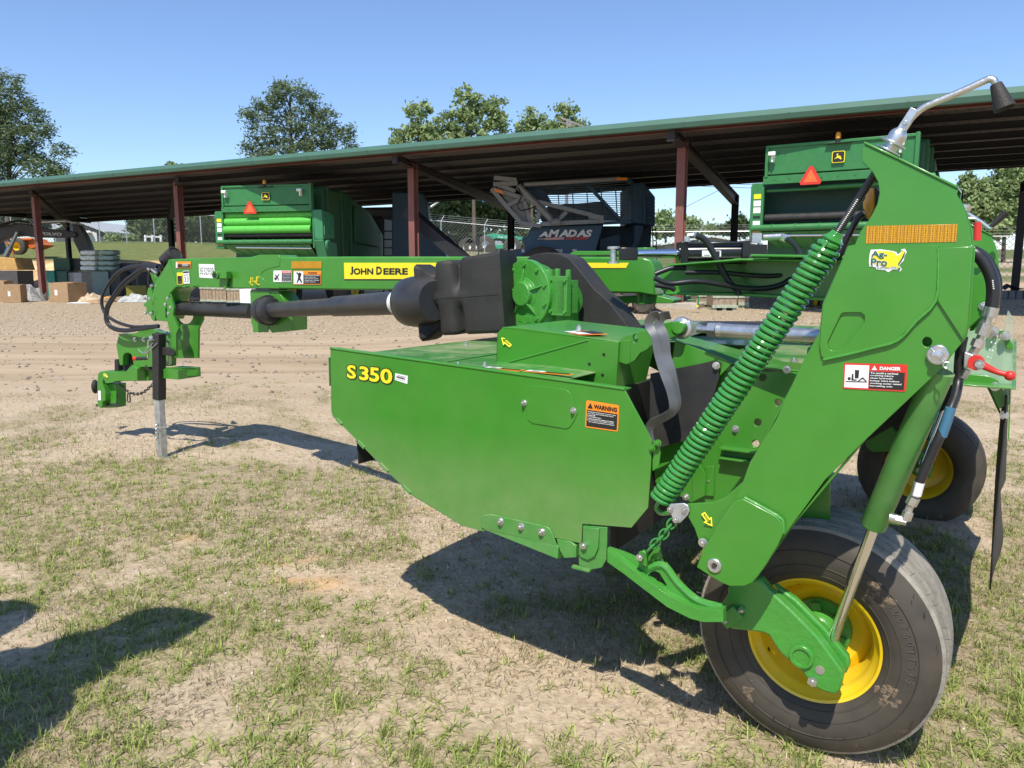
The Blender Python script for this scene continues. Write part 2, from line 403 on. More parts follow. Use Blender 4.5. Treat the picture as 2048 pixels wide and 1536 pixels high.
def grass_mask(x, y):
    n = fbm(x * .75, y * .75, 21, 4) * .6 + fbm(x * 2.6, y * 2.6, 33, 3) * .4
    d = .43 + .05 * sst(4.5, 7.5, y) + .28 * sst(7.2, 10.5, y)
    d = d - .09 * np.exp(-(((x - 2.6) / 1.6) ** 2 + ((y - 2.6) / 2.2) ** 2)) - .05 * sst(3.2, 1.8, y)
    d = d + .10 * np.exp(-(((x + 1.9) / .7) ** 2 + ((y - 3.9) / .5) ** 2)) + .07 * np.exp(-(((x + .9) / .6) ** 2 + ((y - 4.6) / .8) ** 2))
    return sst(d, d + .13, n)
def zones(x, y, z):
    u = x / np.maximum(y, 1)
    b = sst(-.28, .12, u)
    wob = (fbm(x * .35, y * .35, 4) - .5) * 3
    gravel = sst(14.0, 15.5, y + wob * .7 - (-.04 * x)) * (1 - sst(36, 40, y + wob))
    bankL = sst(40.0, 42.5, y + wob * .5) * (1 - sst(46.3, 47.2, y + wob * .6)) * (1 - b)
    bankR = sst(34, 36, y + wob * .5) * (1 - sst(39, 41, y + wob)) * b * .5
    grassfar = np.maximum(sst(45.8, 47, y + wob * .6) * (1 - b), sst(38, 42, y + wob) * b)
    road = np.exp(-((y - 44.5) / 1.1) ** 2) * sst(.2, .4, u)
    sand = sst(48, 52, y) * (1 - sst(66, 70, y)) * sst(.3, .5, u)
    clayn = 0
    for cx, cy, sx, sy in ((-1.75, 4.42, .34, .13), (-1.35, 4.05, .40, .09), (-1.1, 3.68, .26, .09), (-2.1, 4.5, .1, .06), (-.55, 4.9, .15, .05)): clayn = clayn + 1.2 * np.exp(-((x - cx) / sx) ** 2 - ((y - cy) / sy) ** 2)
    clayn = np.clip(clayn * sst(.22, .5, fbm(x * 6, y * 6, 8)) * 1.8, 0, .9)
    grassfar = grassfar * (1 - road) * (1 - sand)
    return np.stack([gravel * (1 - grassfar), np.maximum(grass_mask(x, y) * (1 - sst(9, 11, y)), grassfar), np.maximum(np.maximum(bankL, bankR), clayn), sst(6.8, 11, y) * (1 - sst(13, 17, y))], -1)
def groundmat():
    mt, nt, b = nodes('yard_ground_soil_and_gravel')
    tc = N(nt, 'TexCoord'); at_ = N(nt, 'Attribute'); at_.attribute_name = 'zone'
    sp = N(nt, 'SeparateColor'); nt.links.new(at_.outputs['Color'], sp.inputs[0])
    def noise(s, d=6.0, r=.6, sc3=None):
        n = N(nt, 'TexNoise', Scale=s, Detail=d, Roughness=r)
        if sc3:
            mp = N(nt, 'Mapping'); mp.inputs['Scale'].default_value = sc3; nt.links.new(tc.outputs['Object'], mp.inputs[0]); nt.links.new(mp.outputs[0], n.inputs['Vector'])
        else: nt.links.new(tc.outputs['Object'], n.inputs['Vector'])
        return n.outputs[0]
    def ramp(x, a, b_, ca, cb):
        r = N(nt, 'ValToRGB'); r.color_ramp.elements[0].position = a; r.color_ramp.elements[1].position = b_
        r.color_ramp.elements[0].color = (*ca, 1); r.color_ramp.elements[1].color = (*cb, 1); nt.links.new(x, r.inputs[0]); return r.outputs[0]
    big = noise(.9, 6.0, .65); fine = noise(26.0, 8.0, .75); mid = noise(6.0, 6.0, .7)
    soil = ramp(big, .3, .7, (.40, .30, .195), (.58, .46, .315))
    soil = mixc(nt, .62, soil, ramp(fine, .3, .7, (.20, .145, .09), (.72, .585, .42)))
    soil = mixc(nt, ramp(mid, .62, .72, (0, 0, 0), (.8, .8, .8)), soil, (.60, .46, .27))
    # pebbly speckle
    vo = N(nt, 'TexVoronoi', Scale=55.0); nt.links.new(tc.outputs['Object'], vo.inputs['Vector'])
    peb = ramp(vo.outputs['Distance'], .05, .35, (.60, .54, .45), (.33, .265, .19))
    vo2 = N(nt, 'TexVoronoi', Scale=13.0); nt.links.new(tc.outputs['Object'], vo2.inputs['Vector'])
    gravel = mixc(nt, .5, ramp(vo2.outputs['Distance'], .05, .6, (.50, .41, .29), (.30, .225, .145)), ramp(noise(9.0, 6.0, .8), .3, .7, (.35, .265, .175), (.49, .395, .275)))
    track = ramp(noise(1.0, 7.0, .7, (.16, 2.3, 1)), .36, .62, (.30, .215, .135), (.45, .345, .235))
    clay = ramp(noise(1.2, 8.0, .7), .35, .65, (.42, .21, .08), (.78, .58, .34))
    gr = ramp(noise(2.2, 6.0, .75), .3, .7, (.085, .115, .03), (.20, .21, .075))
    thin = ramp(fine, .35, .65, (.12, .10, .045), (.30, .25, .13))
    far = N(nt, 'SeparateXYZ'); nt.links.new(tc.outputs['Object'], far.inputs[0])
    fr = N(nt, 'MapRange'); fr.inputs[1].default_value = 18; fr.inputs[2].default_value = 30; nt.links.new(far.outputs[1], fr.inputs[0])
    grc = mixc(nt, fr.outputs[0], mixc(nt, .45, soil, thin), gr)
    c = mixc(nt, ramp(big, .5, .62, (0, 0, 0), (.35, .35, .35)), soil, peb)
    c = mixc(nt, at_.outputs['Alpha'], c, track)
    c = mixc(nt, sp.outputs[0], c, gravel); c = mixc(nt, sp.outputs[2], c, clay); c = mixc(nt, sp.outputs[1], c, grc)
    nt.links.new(c, b.inputs['Base Color']); b.inputs['Roughness'].default_value = .95; b.inputs['Specular IOR Level'].default_value = .15
    hgt = mixc(nt, .5, fine, mid)
    bp = N(nt, 'Bump', Strength=.6, Distance=.018); nt.links.new(hgt, bp.inputs['Height'])
    bp2 = N(nt, 'Bump', Strength=.3, Distance=.01, invert=True); nt.links.new(vo.outputs['Distance'], bp2.inputs['Height']); nt.links.new(bp.outputs[0], bp2.inputs['Normal'])
    nt.links.new(bp2.outputs[0], b.inputs['Normal'])
    return mt
def graded(a, steps):
    out = [a]
    for to, d in steps:
        n = max(1, round((to - out[-1]) / d)); out += list(np.linspace(out[-1], to, n + 1)[1:])
    return np.array(out)
xs = graded(-1500, [(-200, 130), (-60, 14), (-12, 1.6), (-5.5, .12), (5.5, .045), (12, .3), (60, 1.6), (200, 14), (1500, 130)])
ys = graded(-300, [(-20, 40), (0, 2), (1, .3), (9, .045), (16, .12), (50, .45), (90, 1.6), (250, 10), (1500, 90)])
grid_mesh('ground', xs, ys, groundmat(), zones)
# ---- grass: real blades, one object nobody could count
def blades(name, n, base, length, width, cols, lean=.8, seg=2):
    """base: (n,2) points; three-cornered bent blades"""
    ang = rng.uniform(0, 2 * np.pi, n); ln = length * rng.uniform(.45, 1.25, n); tilt = rng.beta(2, 1.6, n) * lean * 1.4
    bx, by = base[:, 0], base[:, 1]; bz = ground(bx, by) - .004
    dx, dy = np.cos(ang), np.sin(ang); px, py = -dy, dx; wd = width * rng.uniform(.6, 1.3, n)
    h1 = ln * .55; a1 = tilt * .6; a2 = np.clip(tilt * 1.35, 0, 1.75)
    x1 = bx + dx * h1 * np.sin(a1); y1 = by + dy * h1 * np.sin(a1); z1 = bz + h1 * np.cos(a1)
    x2 = x1 + dx * (ln - h1) * np.sin(a2); y2 = y1 + dy * (ln - h1) * np.sin(a2); z2 = np.maximum(z1 + (ln - h1) * np.cos(a2), bz + .008)
    co = np.zeros((n, 5, 3))
    for k, (x, y, z, w_) in enumerate(((bx, by, bz, -1), (bx, by, bz, 1), (x1, y1, z1, -.8), (x1, y1, z1, .8), (x2, y2, z2, 0))):
        co[:, k, 0] = x + px * wd * w_ * .5; co[:, k, 1] = y + py * wd * w_ * .5; co[:, k, 2] = z
    i = np.arange(n)[:, None] * 5
    loops = np.concatenate([i + np.array([0, 1, 3, 2]), i + np.array([2, 3, 4])], 1)
    me = bpy.data.meshes.new(name); me.vertices.add(n * 5); me.vertices.foreach_set('co', co.ravel())
    me.loops.add(n * 7); me.loops.foreach_set('vertex_index', loops.ravel())
    st = np.stack([np.arange(n) * 7, np.arange(n) * 7 + 4], 1).ravel(); tt = np.tile([4, 3], n)
    me.polygons.add(n * 2); me.polygons.foreach_set('loop_start', st); me.polygons.foreach_set('loop_total', tt); me.update()
    c = cols(n); c4 = np.repeat(np.concatenate([c, np.ones((n, 1))], 1), 5, 0)
    a = me.color_attributes.new('tint', 'FLOAT_COLOR', 'POINT'); a.data.foreach_set('color', c4.ravel())
    return me
def tintmat(name, rough=.6, transl=.25):
    mt, nt, b = nodes(name); a = N(nt, 'Attribute'); a.attribute_name = 'tint'
    nt.links.new(a.outputs['Color'], b.inputs['Base Color']); b.inputs['Roughness'].default_value = rough; b.inputs['Specular IOR Level'].default_value = .3
    if transl:
        tr = N(nt, 'BsdfTranslucent'); nt.links.new(a.outputs['Color'], tr.inputs[0]); mx = N(nt, 'MixShader'); mx.inputs[0].default_value = transl
        nt.links.new(b.outputs[0], mx.inputs[1]); nt.links.new(tr.outputs[0], mx.inputs[2]); nt.links.new(mx.outputs[0], nt.nodes['Material Output'].inputs[0])
    return mt
TINT = tintmat('grass_blades', .5, .3)
def frustum_pts(n, y0, y1, p=1.0, far=.78):
    y = y0 + (y1 - y0) * rng.uniform(0, 1, n) ** p; x = rng.uniform(-far, far, n) * (y + .35)
    return np.stack([x, y], 1)
def colg(n):
    t = rng.uniform(0, 1, n)[:, None]; c = np.array([.16, .21, .045]) * (1 - t) + np.array([.40, .43, .13]) * t
    dry = rng.uniform(0, 1, n)[:, None] < .30
    return np.where(dry, np.array([.38, .33, .17]) * (.7 + .5 * t), c)
def add_stuff(name, me, mt):
    me.materials.append(mt); o = bpy.data.objects.new(name, me); COL.objects.link(o); o['kind'] = 'stuff'; return o
tuft = frustum_pts(46000, 1.75, 10.2, 1.3)
mk = grass_mask(tuft[:, 0], tuft[:, 1]); tuft = tuft[rng.uniform(0, 1, len(tuft)) < mk * .58 + .045]
_cl = fbm(tuft[:, 0] * 5, tuft[:, 1] * 5, 77, 2); tuft = tuft[rng.uniform(0, 1, len(tuft)) < sst(.3, .62, _cl) + .12]; per = 10; bp_ = np.repeat(tuft, per, 0) + rng.normal(0, .016, (len(tuft) * per, 2))
add_stuff('grass', blades('grass', len(bp_), bp_, (.046), .0030, colg, 1.6), TINT)
ct = frustum_pts(7500, 1.75, 6.5, 1.2); mk = grass_mask(ct[:, 0], ct[:, 1]); ct = ct[rng.uniform(0, 1, len(ct)) < mk * .8 + .07]
bp2_ = np.repeat(ct, 11, 0) + rng.normal(0, .010, (len(ct) * 11, 2))
def colc(n):
    t = rng.uniform(0, 1, n)[:, None]; return np.array([.17, .25, .045]) * (1 - t) + np.array([.48, .52, .16]) * t
add_stuff('coarse_grass', blades('coarse_grass', len(bp2_), bp2_, .066, .0048, colc, 1.9), TINT)
def cold(n):
    t = rng.uniform(0, 1, n)[:, None]; return np.array([.10, .07, .04]) * (1 - t) + np.array([.62, .52, .33]) * t
dl = frustum_pts(120000, 1.75, 8.5, 1.35); _k = fbm(dl[:, 0] * 1.3, dl[:, 1] * 1.3, 55, 4); dl = dl[rng.uniform(0, 1, len(dl)) < sst(.35, .6, _k) * .9 + .1]
add_stuff('dry_thatch', blades('dry_thatch', len(dl), dl, .050, .0033, cold, 1.9), TINT)
# ---- stones: small chips lying on the soil
def stones(name, P, r0, r1, cols):
    n = len(P); base = np.array([[1, 0, 0], [-1, 0, 0], [0, 1, 0], [0, -1, 0], [0, 0, .8], [0, 0, -.6]], float)
    fs = np.array([[0, 2, 4], [2, 1, 4], [1, 3, 4], [3, 0, 4], [2, 0, 5], [1, 2, 5], [3, 1, 5], [0, 3, 5]])
    sz = rng.uniform(r0, r1, n)[:, None, None] * rng.uniform(.6, 1.3, (n, 6, 1)); a = rng.uniform(0, 6.28, n)
    co = base[None] * sz; ca, sa = np.cos(a)[:, None], np.sin(a)[:, None]
    x = co[..., 0] * ca - co[..., 1] * sa; y = co[..., 0] * sa + co[..., 1] * ca; co = np.stack([x + P[:, :1], y + P[:, 1:], co[..., 2] + ground(P[:, 0], P[:, 1])[:, None] + r0 * .2], -1)
    lo = (np.arange(n)[:, None, None] * 6 + fs[None]).reshape(-1)
    me = bpy.data.meshes.new(name); me.vertices.add(n * 6); me.vertices.foreach_set('co', co.ravel()); me.loops.add(len(lo)); me.loops.foreach_set('vertex_index', lo)
    me.polygons.add(n * 8); me.polygons.foreach_set('loop_start', np.arange(0, n * 24, 3)); me.polygons.foreach_set('loop_total', np.full(n * 8, 3)); me.update()
    c4 = np.repeat(np.concatenate([cols(n), np.ones((n, 1))], 1), 6, 0); at_ = me.color_attributes.new('tint', 'FLOAT_COLOR', 'POINT'); at_.data.foreach_set('color', c4.ravel())
    return me
def cols_(n):
    t = rng.uniform(0, 1, n)[:, None]; return np.array([.24, .17, .11]) * (1 - t) + np.array([.62, .55, .44]) * t
STM = tintmat('stone_chips', .9, 0)
near_s = frustum_pts(5000, 1.8, 9, 1.2); pat = np.stack([rng.normal(-.75, .6, 4000), rng.normal(4.7, .75, 4000)], 1)
near_s = near_s[rng.uniform(0, 1, len(near_s)) < .55]
add_stuff('stone_chips', stones('stone_chips', np.concatenate([near_s, pat]), .003, .011, cols_), STM)
gp = frustum_pts(16000, 15.0, 33, 1.5)
add_stuff('gravel', stones('gravel', gp, .010, .03, lambda n: cols_(n) * .8 + np.array([.07, .05, .02])), STM)
cl = frustum_pts(1500, 8.5, 15); add_stuff('dirt_clods', stones('dirt_clods', cl, .012, .035, lambda n: cols_(n) * .62 + .02), STM)
# ================================================================ THE MOWER CONDITIONER
MW = thing('mower_conditioner', 'large green pull-type mower conditioner with yellow wheel rims standing in the near grass', 'mower', (M0.x, M0.y, 0))
def mb(): return MB()
NR = -T   # faces the viewer side of the machine
def bolts(parent, pts, nrm=NR, r=.009, h=.008, washer=True, mt=None, name='bolt'):
    for p in pts: MB().bolt(p, nrm, r, h, washer).build(name, mt or ZINC, parent)
# ---- near end shield
te = -.25; zc = lambda x, y: pt(640 + x / 2.926, 660 + y / 2.926, te)
o1 = [(60, 108), (1780, 345), (1870, 510), (1940, 640), (1936, 800), (1920, 1040), (1822, 1158), (1535, 1135), (1530, 1250), (1385, 1220), (960, 1175), (830, 1140), (700, 1060), (540, 965), (380, 810), (225, 650), (100, 525), (74, 500), (67, 470)]
sh = mb().prism([zc(*p) for p in o1], T * .006).build('end_shield', GREENSH, MW, bev=.0015)
# rolled top flange and front hem
f = mb(); a, b_ = zc(58, 106), zc(1784, 347)
f.prism([a, b_, b_ + T * .05, a + T * .05], Vector((0, 0, -.005)))
f.cyl(a + T * .002, b_ + T * .002, .0055, n=10)
f.build('top_flange', GREEN, MW, bev=.001)
f = mb(); f.tube([zc(*p) + T * .004 for p in ((62, 108), (66, 300), (67, 470), (74, 502), (100, 527), (225, 652), (380, 812), (540, 967), (700, 1062), (830, 1142), (962, 1177))], .0042, 6, 0)
for p, q in (((225, 650), (262, 690)), ((355, 782), (400, 828)), ((485, 908), (530, 955)), ((100, 520), (130, 552))): f.beam(zc(*p) + NR * .003, zc(*q) + NR * .003, .006, .012)
f.prism([zc(830, 1138), zc(962, 1173), zc(962, 1173) + T * .10, zc(830, 1138) + T * .10], Vector((0, 0, -.004)))
f.build('edge_hem', GREEND, MW)
# access cover
c = mb().prism([zc(*p) + NR * .001 for p in ((1205, 318), (1440, 345), (1475, 375), (1492, 440), (1510, 482), (1490, 530), (1462, 570), (1440, 577), (1245, 545), (1218, 525), (1212, 500))], NR * .0022).build('access_cover', GREEN, MW, bev=.001)
bolts(c, [zc(*p) + NR * .002 for p in ((1197, 425), (1486, 470))], NR, .0075, .011)
# skid plate with three bolts
s = mb(); s.prism([zc(*p) + NR * .001 for p in ((945, 1092), (965, 1080), (1005, 1075), (1325, 1145), (1350, 1160), (1368, 1195), (1392, 1262), (1000, 1170), (950, 1155))], NR * .006)
pA, pB = zc(960, 1158), zc(1400, 1262)
s.add([pA + NR * .007, pB + NR * .007, pB + NR * .012 - Z * .045, pA + NR * .004 - Z * .004, pA + T * .10, pB + T * .10, pB + T * .09 - Z * .06, pA + T * .09 - Z * .02], [(0, 1, 2, 3), (3, 2, 6, 7), (0, 3, 7, 4), (1, 5, 6, 2), (0, 4, 5, 1)])
s.prism([zc(*p) + NR * .002 for p in ((1384, 1222), (1470, 1238), (1500, 1262), (1500, 1330), (1430, 1335), (1405, 1290))], T * .03)
sk = s.build('skid_plate', GREEND, MW, bev=.002)
bolts(sk, [zc(*p) + NR * .007 for p in ((1064, 1118), (1184, 1146), (1304, 1178))], NR, .010, .010)
s = mb(); s.prism([zc(*p) + NR * .002 for p in ((1540, 1145), (1680, 1155), (1678, 1340), (1650, 1390), (1590, 1402), (1515, 1375), (1515, 1250), (1538, 1248))], T * .012)
s.prism([zc(*p) + NR * .003 for p in ((1548, 1150), (1640, 1158), (1636, 1268), (1615, 1320), (1575, 1342), (1535, 1325), (1520, 1300), (1548, 1262))], NR * .008)
s.prism([zc(*p) + NR * .002 for p in ((1488, 1368), (1592, 1396), (1592, 1410), (1490, 1384))], NR * .02)
hb = s.build('hanger_bracket', GREEND, MW, bev=.002)
mb().bolt(zc(1558, 1253) + NR * .010, NR, .012, .012, False).build('bolt', ZINC, hb)
# small rear lugs on the shield edge
s = mb(); s.prism([zc(*p) + T * .01 for p in ((1940, 650), (1975, 660), (1985, 720), (1975, 800), (1938, 830))], T * .006)
s.bolt(zc(1945, 690), NR, .008); s.bolt(zc(1978, 662), NR, .008); s.build('shield_lug', GREEN, MW)
# ---- deck: sheets of the top cover
DZ = 1.216
def dk(l, t, dz=0): return m(l, t, DZ + dz)
d = mb()
d.prism([dk(1.90, te + .006), dk(1.0, te + .006), dk(1.0, 1.2), dk(1.86, 1.2)], Z * -.004)
d.prism([dk(.995, te + .05), dk(.80, te + .05, -.01), dk(.80, .35, -.01), dk(.995, .35)], Z * -.004)
d.prism([dk(1.855, 1.205), dk(.55, 1.205), dk(.55, 2.74), dk(1.82, 2.74)], Z * -.004)
d.prism([dk(1.45, te + .012, .005), dk(1.38, te + .012, .005), dk(1.38, 1.19, .005), dk(1.45, 1.19, .005)], Z * -.004)
d.prism([dk(1.9, te), dk(1.86, 1.2), dk(1.86, 1.2, -.12), dk(1.9, te, -.12)], L * .003)
dko = d.build('deck_cover', GREEND, MW, bev=.001)
bolts(dko, [dk(l, t, .001) for l, t in ((1.86, -.17), (1.62, -.19), (1.28, -.19), (1.75, .5), (1.2, -.13), (1.52, .75))], Z)
# rear deck seen between the strut and the arm
d = mb(); r0, r1, r2, r3 = pt(1462, 727, .25), pt(1640, 742, .25), dk(-.12, 2.72, .03), dk(.52, 2.72, .03)
d.prism([r0, r1, m(-.1, 1.0, 1.245), r2, r3, m(.50, 1.0, 1.235)], Z * -.005)
rd = d.build('rear_deck_cover', GREEND, MW, bev=.001)
bolts(rd, [atz(px, py, 1.245) for px, py in ((1445, 700), (1588, 723), (1593, 640), (1480, 655))], Z, .011)
# black rubber skirt over the far front
d = mb(); d.prism([dk(2.02, 1.25, .01), dk(1.55, 1.0, .02), dk(.95, 1.6, .03), dk(.62, 2.0, .03), dk(.9, 2.9, .01), dk(1.95, 2.9, -.02)], Z * -.006)
d.build('rubber_deck_flap', BLK, MW, bev=.002)
# warning strip labels lying on the deck edge
for k, (l0, l1) in enumerate(((1.16, 1.0), (.985, .80))):
    decal('warning_label', MW, (dk(l0, te + .085, .0), dk(l1, te + .085, 0), dk(l1, te + .05, 0), dk(l0, te + .05, 0)), ORD, [('rect', WHD, (.03, .1, .42, .9)), ('rect', BKD, (.45, .15, .97, .6), '#text_panel'), ('rect', BKD, (.15, .35, .3, .65), '#pictogram')], nrm=Z, lift=.002)
# curtains and inner frames under the deck
d = mb(); d.prism([m(1.82, -.2, 1.1), m(1.80, -.2, .77), m(1.80, 2.7, .72), m(1.82, 2.7, 1.1)], L * -.006)
d.build('front_curtain', RUB, MW)
d = mb(); d.box(m(1.02, 1.25, .70), (.5, 2.85, .10), (L, T, Z)); d.build('cutter_bar', GREEND, MW, bev=.01)
d = mb(); d.prism([m(1.8, 2.74, 1.21), m(.45, 2.74, 1.2), m(.40, 2.74, .85), m(.5, 2.74, .6), m(1.0, 2.74, .55), m(1.8, 2.74, .9)], T * .006)
d.build('end_shield', GREEN, MW, bev=.001)
d = mb(); d.box(m(.62, 1.5, .95), (.012, 2.4, .5), (L, T, Z)); d.box(m(.12, 1.5, 1.10), (.14, 2.3, .20), (L, T, Z)); d.build('conditioner_housing', GREEN, MW, bev=.004)
for k in range(2): mb().cyl(m(.86, -.1, .72 + .25 * k), m(.86, 2.6, .72 + .25 * k), .11, n=24).build('conditioner_roll', RUB, MW)
# ---- gearbox mount
tb = .0; p_ = lambda x, y: pt(x, y, tb)
g = mb(); g.prism([p_(992, 729), p_(994, 667), p_(1006, 654), p_(1040, 655), p_(1237, 683), p_(1232, 773), p_(1176, 765)], T * .006)
g.prism([p_(1006, 654), p_(1237, 683), p_(1237, 683) + T * .52, p_(1006, 654) + T * .52], Z * -.006)
g.prism([p_(992, 729), p_(994, 667), p_(994, 667) + T * .7, p_(992, 729) + T * .7], L * -.006)
g.prism([p_(1237, 683), p_(1232, 773), p_(1232, 773) + T * .25 - Z * .05, p_(1237, 683) + T * .35], L * .006)
mt_ = g.build('gearbox_mount', GREEN, MW, bev=.002)
g = mb()
g.prism([p_(1177, 681), p_(1238, 684), p_(1233, 776), p_(1176, 768)], NR * .003)
g.tube([p_(992, 731), p_(1085, 706), p_(1177, 680)], .004, 6, 0)
g.build('fold_plate', GREEN, mt_, bev=.001)
for q in ((1208.5, 709), (1206, 750), (994.5, 725), (1179.5, 728)): mb().cyl(p_(*q) + NR * .0035, p_(*q) + NR * .0042, .006 if q[0] > 1000 else .004, n=14).build('bolt_hole', BKD, mt_)
def arrow(parent, tip, tail, wd, ppl):
    """hollow yellow arrow outline between two photo points on a plane"""
    a, b2 = V(tip), V(tail); d = (a - b2); ln = d.length; d.normalize(); nn = (OC - a).normalized(); s_ = d.cross(nn).normalized()
    q = lambda u, v, k=0: b2 + d * ln * u + s_ * wd * v
    out = [(1, 0), (.48, .5), (.48, .22), (0, .22), (0, -.22), (.48, -.22), (.48, -.5)]; inn = [(.86, 0), (.58, .27), (.58, .1), (.1, .1), (.1, -.1), (.58, -.1), (.58, -.27)]
    M_ = MB().prism([q(*u) for u in out], nn * .0008, [[q(*u) for u in inn]]); M_.beam(q(.16, 0), q(.62, 0), .0012, wd * .07, nn)
    return M_.build('arrow_decal', YELD, parent)
arrow(mt_, p_(1003, 675) + NR * .002, p_(1022, 692) + NR * .002, .034, None)
# top label + bolt
q0 = m(.88, .12, 0); 
lab = [atz(x, y, 1.335) for x, y in ((1122, 664), (1178, 662), (1216, 669), (1160, 671))]
decal('warning_label', mt_, lab, ORD, [('rect', WHD, (.03, .08, .45, .92)), ('rect', BKD, (.5, .1, .97, .8), '#text_panel')], nrm=Z, lift=.002)
mb().bolt(atz(1158, 660, 1.345), Z, .010, .012).build('bolt', ZINC, mt_)
# side label under the bracket
q = [pl_(x, y, .72) for x, y in ((1238, 685), (1257, 684), (1255, 722), (1237, 725))]
decal('warning_label', mt_, q, ORD, [('rect', BKD, (.3, .06, .95, .85), '#text_panel'), ('rect', WHD, (.04, .08, .28, .8))], lift=.001)
# ---- gearbox
gn = Vector((-.545, -.839, 0)); gn = Matrix.Rotation(R(-13), 3, 'Z') @ gn   # axis of the case
gc = pt(1050, 588, .80)
gu = gn.cross(Z).normalized()
if gu.x < 0: gu = -gu
g = mb(); RG = .166
g.lathe(gc + gn * -.10, gn, [(0, .02), (0, RG * .9), (.06, RG * .97), (.075, RG * 1.03), (.10, RG * 1.03), (.103, RG * 1.01), (.103, 0)], 40)
g.lathe(gc, gn, [(0, .082), (.006, .078), (.010, .066), (.030, .060), (.034, .056), (.034, 0)], 32)
for k in range(5):
    a = R(92 + 72 * k); e = gu * math.cos(a) + Z * math.sin(a); s_ = gn.cross(e).normalized() * .007
    g.add([gc + e * .05 + s_ + gn * .003, gc + e * .138 + s_ * .5 + gn * .003, gc + e * .05 + s_ * .7 + gn * .032, gc + e * .05 - s_ + gn * .003, gc + e * .138 - s_ * .5 + gn * .003, gc + e * .05 - s_ * .7 + gn * .032], [(0, 1, 2), (3, 5, 4), (0, 2, 5, 3), (1, 4, 5, 2), (0, 3, 4, 1)])
g.box(gc + gn * -.05 - Z * .15, (.20, .10, .10), (gu, gn, Z))
g.cyl(gc - gn * .06 + gu * .10 - Z * .28, gc - gn * .06 + gu * .10 + Z * .12, .042, .036, 20)
g.cyl(gc - gn * .13 + gu * .08 - Z * .03, gc - gn * .13 + gu * .20 - Z * .03, .085, .08, 24)
pl0 = gc - gn * .07 + gu * .205
g.box(pl0 + gn * .035 - Z * .005, (.115, .03, .19), (gu, gn, Z)); g.box(pl0 - Z * .01 - gu * .01, (.10, .10, .16), (gu, gn, Z))
g.cyl(pl0 + gu * -.05 + Z * .08, pl0 + gu * -.05 + Z * .125, .014, n=10); g.cyl(pl0 + gu * .02 + Z * .08, pl0 + gu * .02 + Z * .12, .013, n=10)
g.cyl(gc - gn * .16 + gu * .10 - Z * .30, gc - gn * .16 + gu * .10 - Z * .05, .09, .09, 24)
g.box(gc + gn * .003 - Z * .125, (.09, .004, .03), (gu, gn, Z))
gb = g.build('gearbox', GREENC, MW, bev=.0018, ang=26)
for k in range(10):
    a = R(18 + 36 * k); e = gu * math.cos(a) + Z * math.sin(a); mb().cyl(gc + e * RG * .88, gc + e * RG * .88 + gn * .012, .0115, n=6).build('gearbox_bolt', GREENC, gb)
for a_ in (-1, 1):
    for b2 in (-1, 1): mb().cyl(pl0 + gn * .05 + gu * .048 * a_ + Z * (.075 * b2 - .005), pl0 + gn * .06 + gu * .048 * a_ + Z * (.075 * b2 - .005), .010, n=6).build('gearbox_bolt', GREENC, gb)
# black drive shield behind the gearbox
tS = 1.0; q_ = lambda x, y: pt(x, y, tS)
o = [(1058, 655), (1056, 560), (1050, 520), (1066, 509), (1092, 505), (1120, 508), (1138, 516), (1162, 544), (1190, 580), (1202, 590), (1220, 606), (1252, 648), (1263, 668)]
g = mb(); g.prism([q_(*p) for p in o], T * .16); g.tube([q_(*p) + T * .01 for p in ((1120, 510), (1140, 530), (1165, 566), (1190, 604), (1236, 660))], .006, 6)
g.build('drive_shield', BLK, MW, bev=.010)
# ---- PTO guard box, bell, shafts
def sect(c, ax, hw, hh, lobes): pass
ga = gc + Vector((0, 0, -.0)); u0 = (tg(835, 590, .0) - tg(1005, 590, .0)).normalized()
G0 = onpl(1008, 588, gc + gn * .02, TN); G1 = onpl(838, 600, gc + gn * .02, TN); GA = (G0 - G1); gl = GA.length; GA.normalize(); GS = GA.cross(Z).normalized(); GV = GS.cross(GA)
if GS.dot(OC - G0) < 0: GS = -GS
kpx = gl / 170
prof = [(0, 60, 70, 0, 0), (3, 62, 73, 0, 0), (12, 57, 70, .3, .25), (22, 45, 60, .9, .9), (30, 42, 52, 1, 1), (37, 46, 54, .8, .9), (44, 60, 63, .2, .35), (48, 63, 64, 0, .1), (72, 64, 64, 0, 0), (78, 62, 63, .25, .3), (83, 57, 60, .8, .9), (87, 57, 60, .8, .9), (92, 62, 63, .25, .3), (98, 66, 64, 0, 0), (130, 68, 64, 0, 0), (158, 70, 64, 0, 0), (162, 72, 66, 0, 0), (170, 72, 66, 0, 0)]
def outline(up, dn, iu, idn, hw):
    """rounded box section with pressed-in pockets on the near face"""
    o = []; r_ = .022
    for cx, cy, a0 in ((1, -1, -90), (1, 1, 0), (-1, 1, 90), (-1, -1, 180)):
        for a in (0, 22.5, 45, 67.5, 90):
            o.append([cx * (hw - r_) + r_ * math.cos(R(a0 + a)), cy * ((up if cy > 0 else dn) * kpx - r_) + r_ * math.sin(R(a0 + a))])
        if cx > 0 and cy < 0: o += [[hw, -.62 * dn * kpx], [hw, -.25 * dn * kpx], [hw, -.02], [hw + .002, 0], [hw, .02], [hw, .25 * up * kpx], [hw, .6 * up * kpx]]
    for q in o:
        if q[0] > hw * .6 and q[1] > .02: q[0] -= .055 * iu * min(1, q[1] / (.5 * up * kpx))
        if q[0] > hw * .6 and q[1] < -.02: q[0] -= .055 * idn * min(1, -q[1] / (.5 * dn * kpx))
    return o
vs = []; fs = []
for (x, up, dn, iu, idn) in prof:
    o = outline(up, dn, iu, idn, (.098 - .010 * (x < 44))); n = len(o); c0 = G1 + GA * (x + 13) * kpx; vs += [c0 + GS * a + GV * b_ for a, b_ in o]
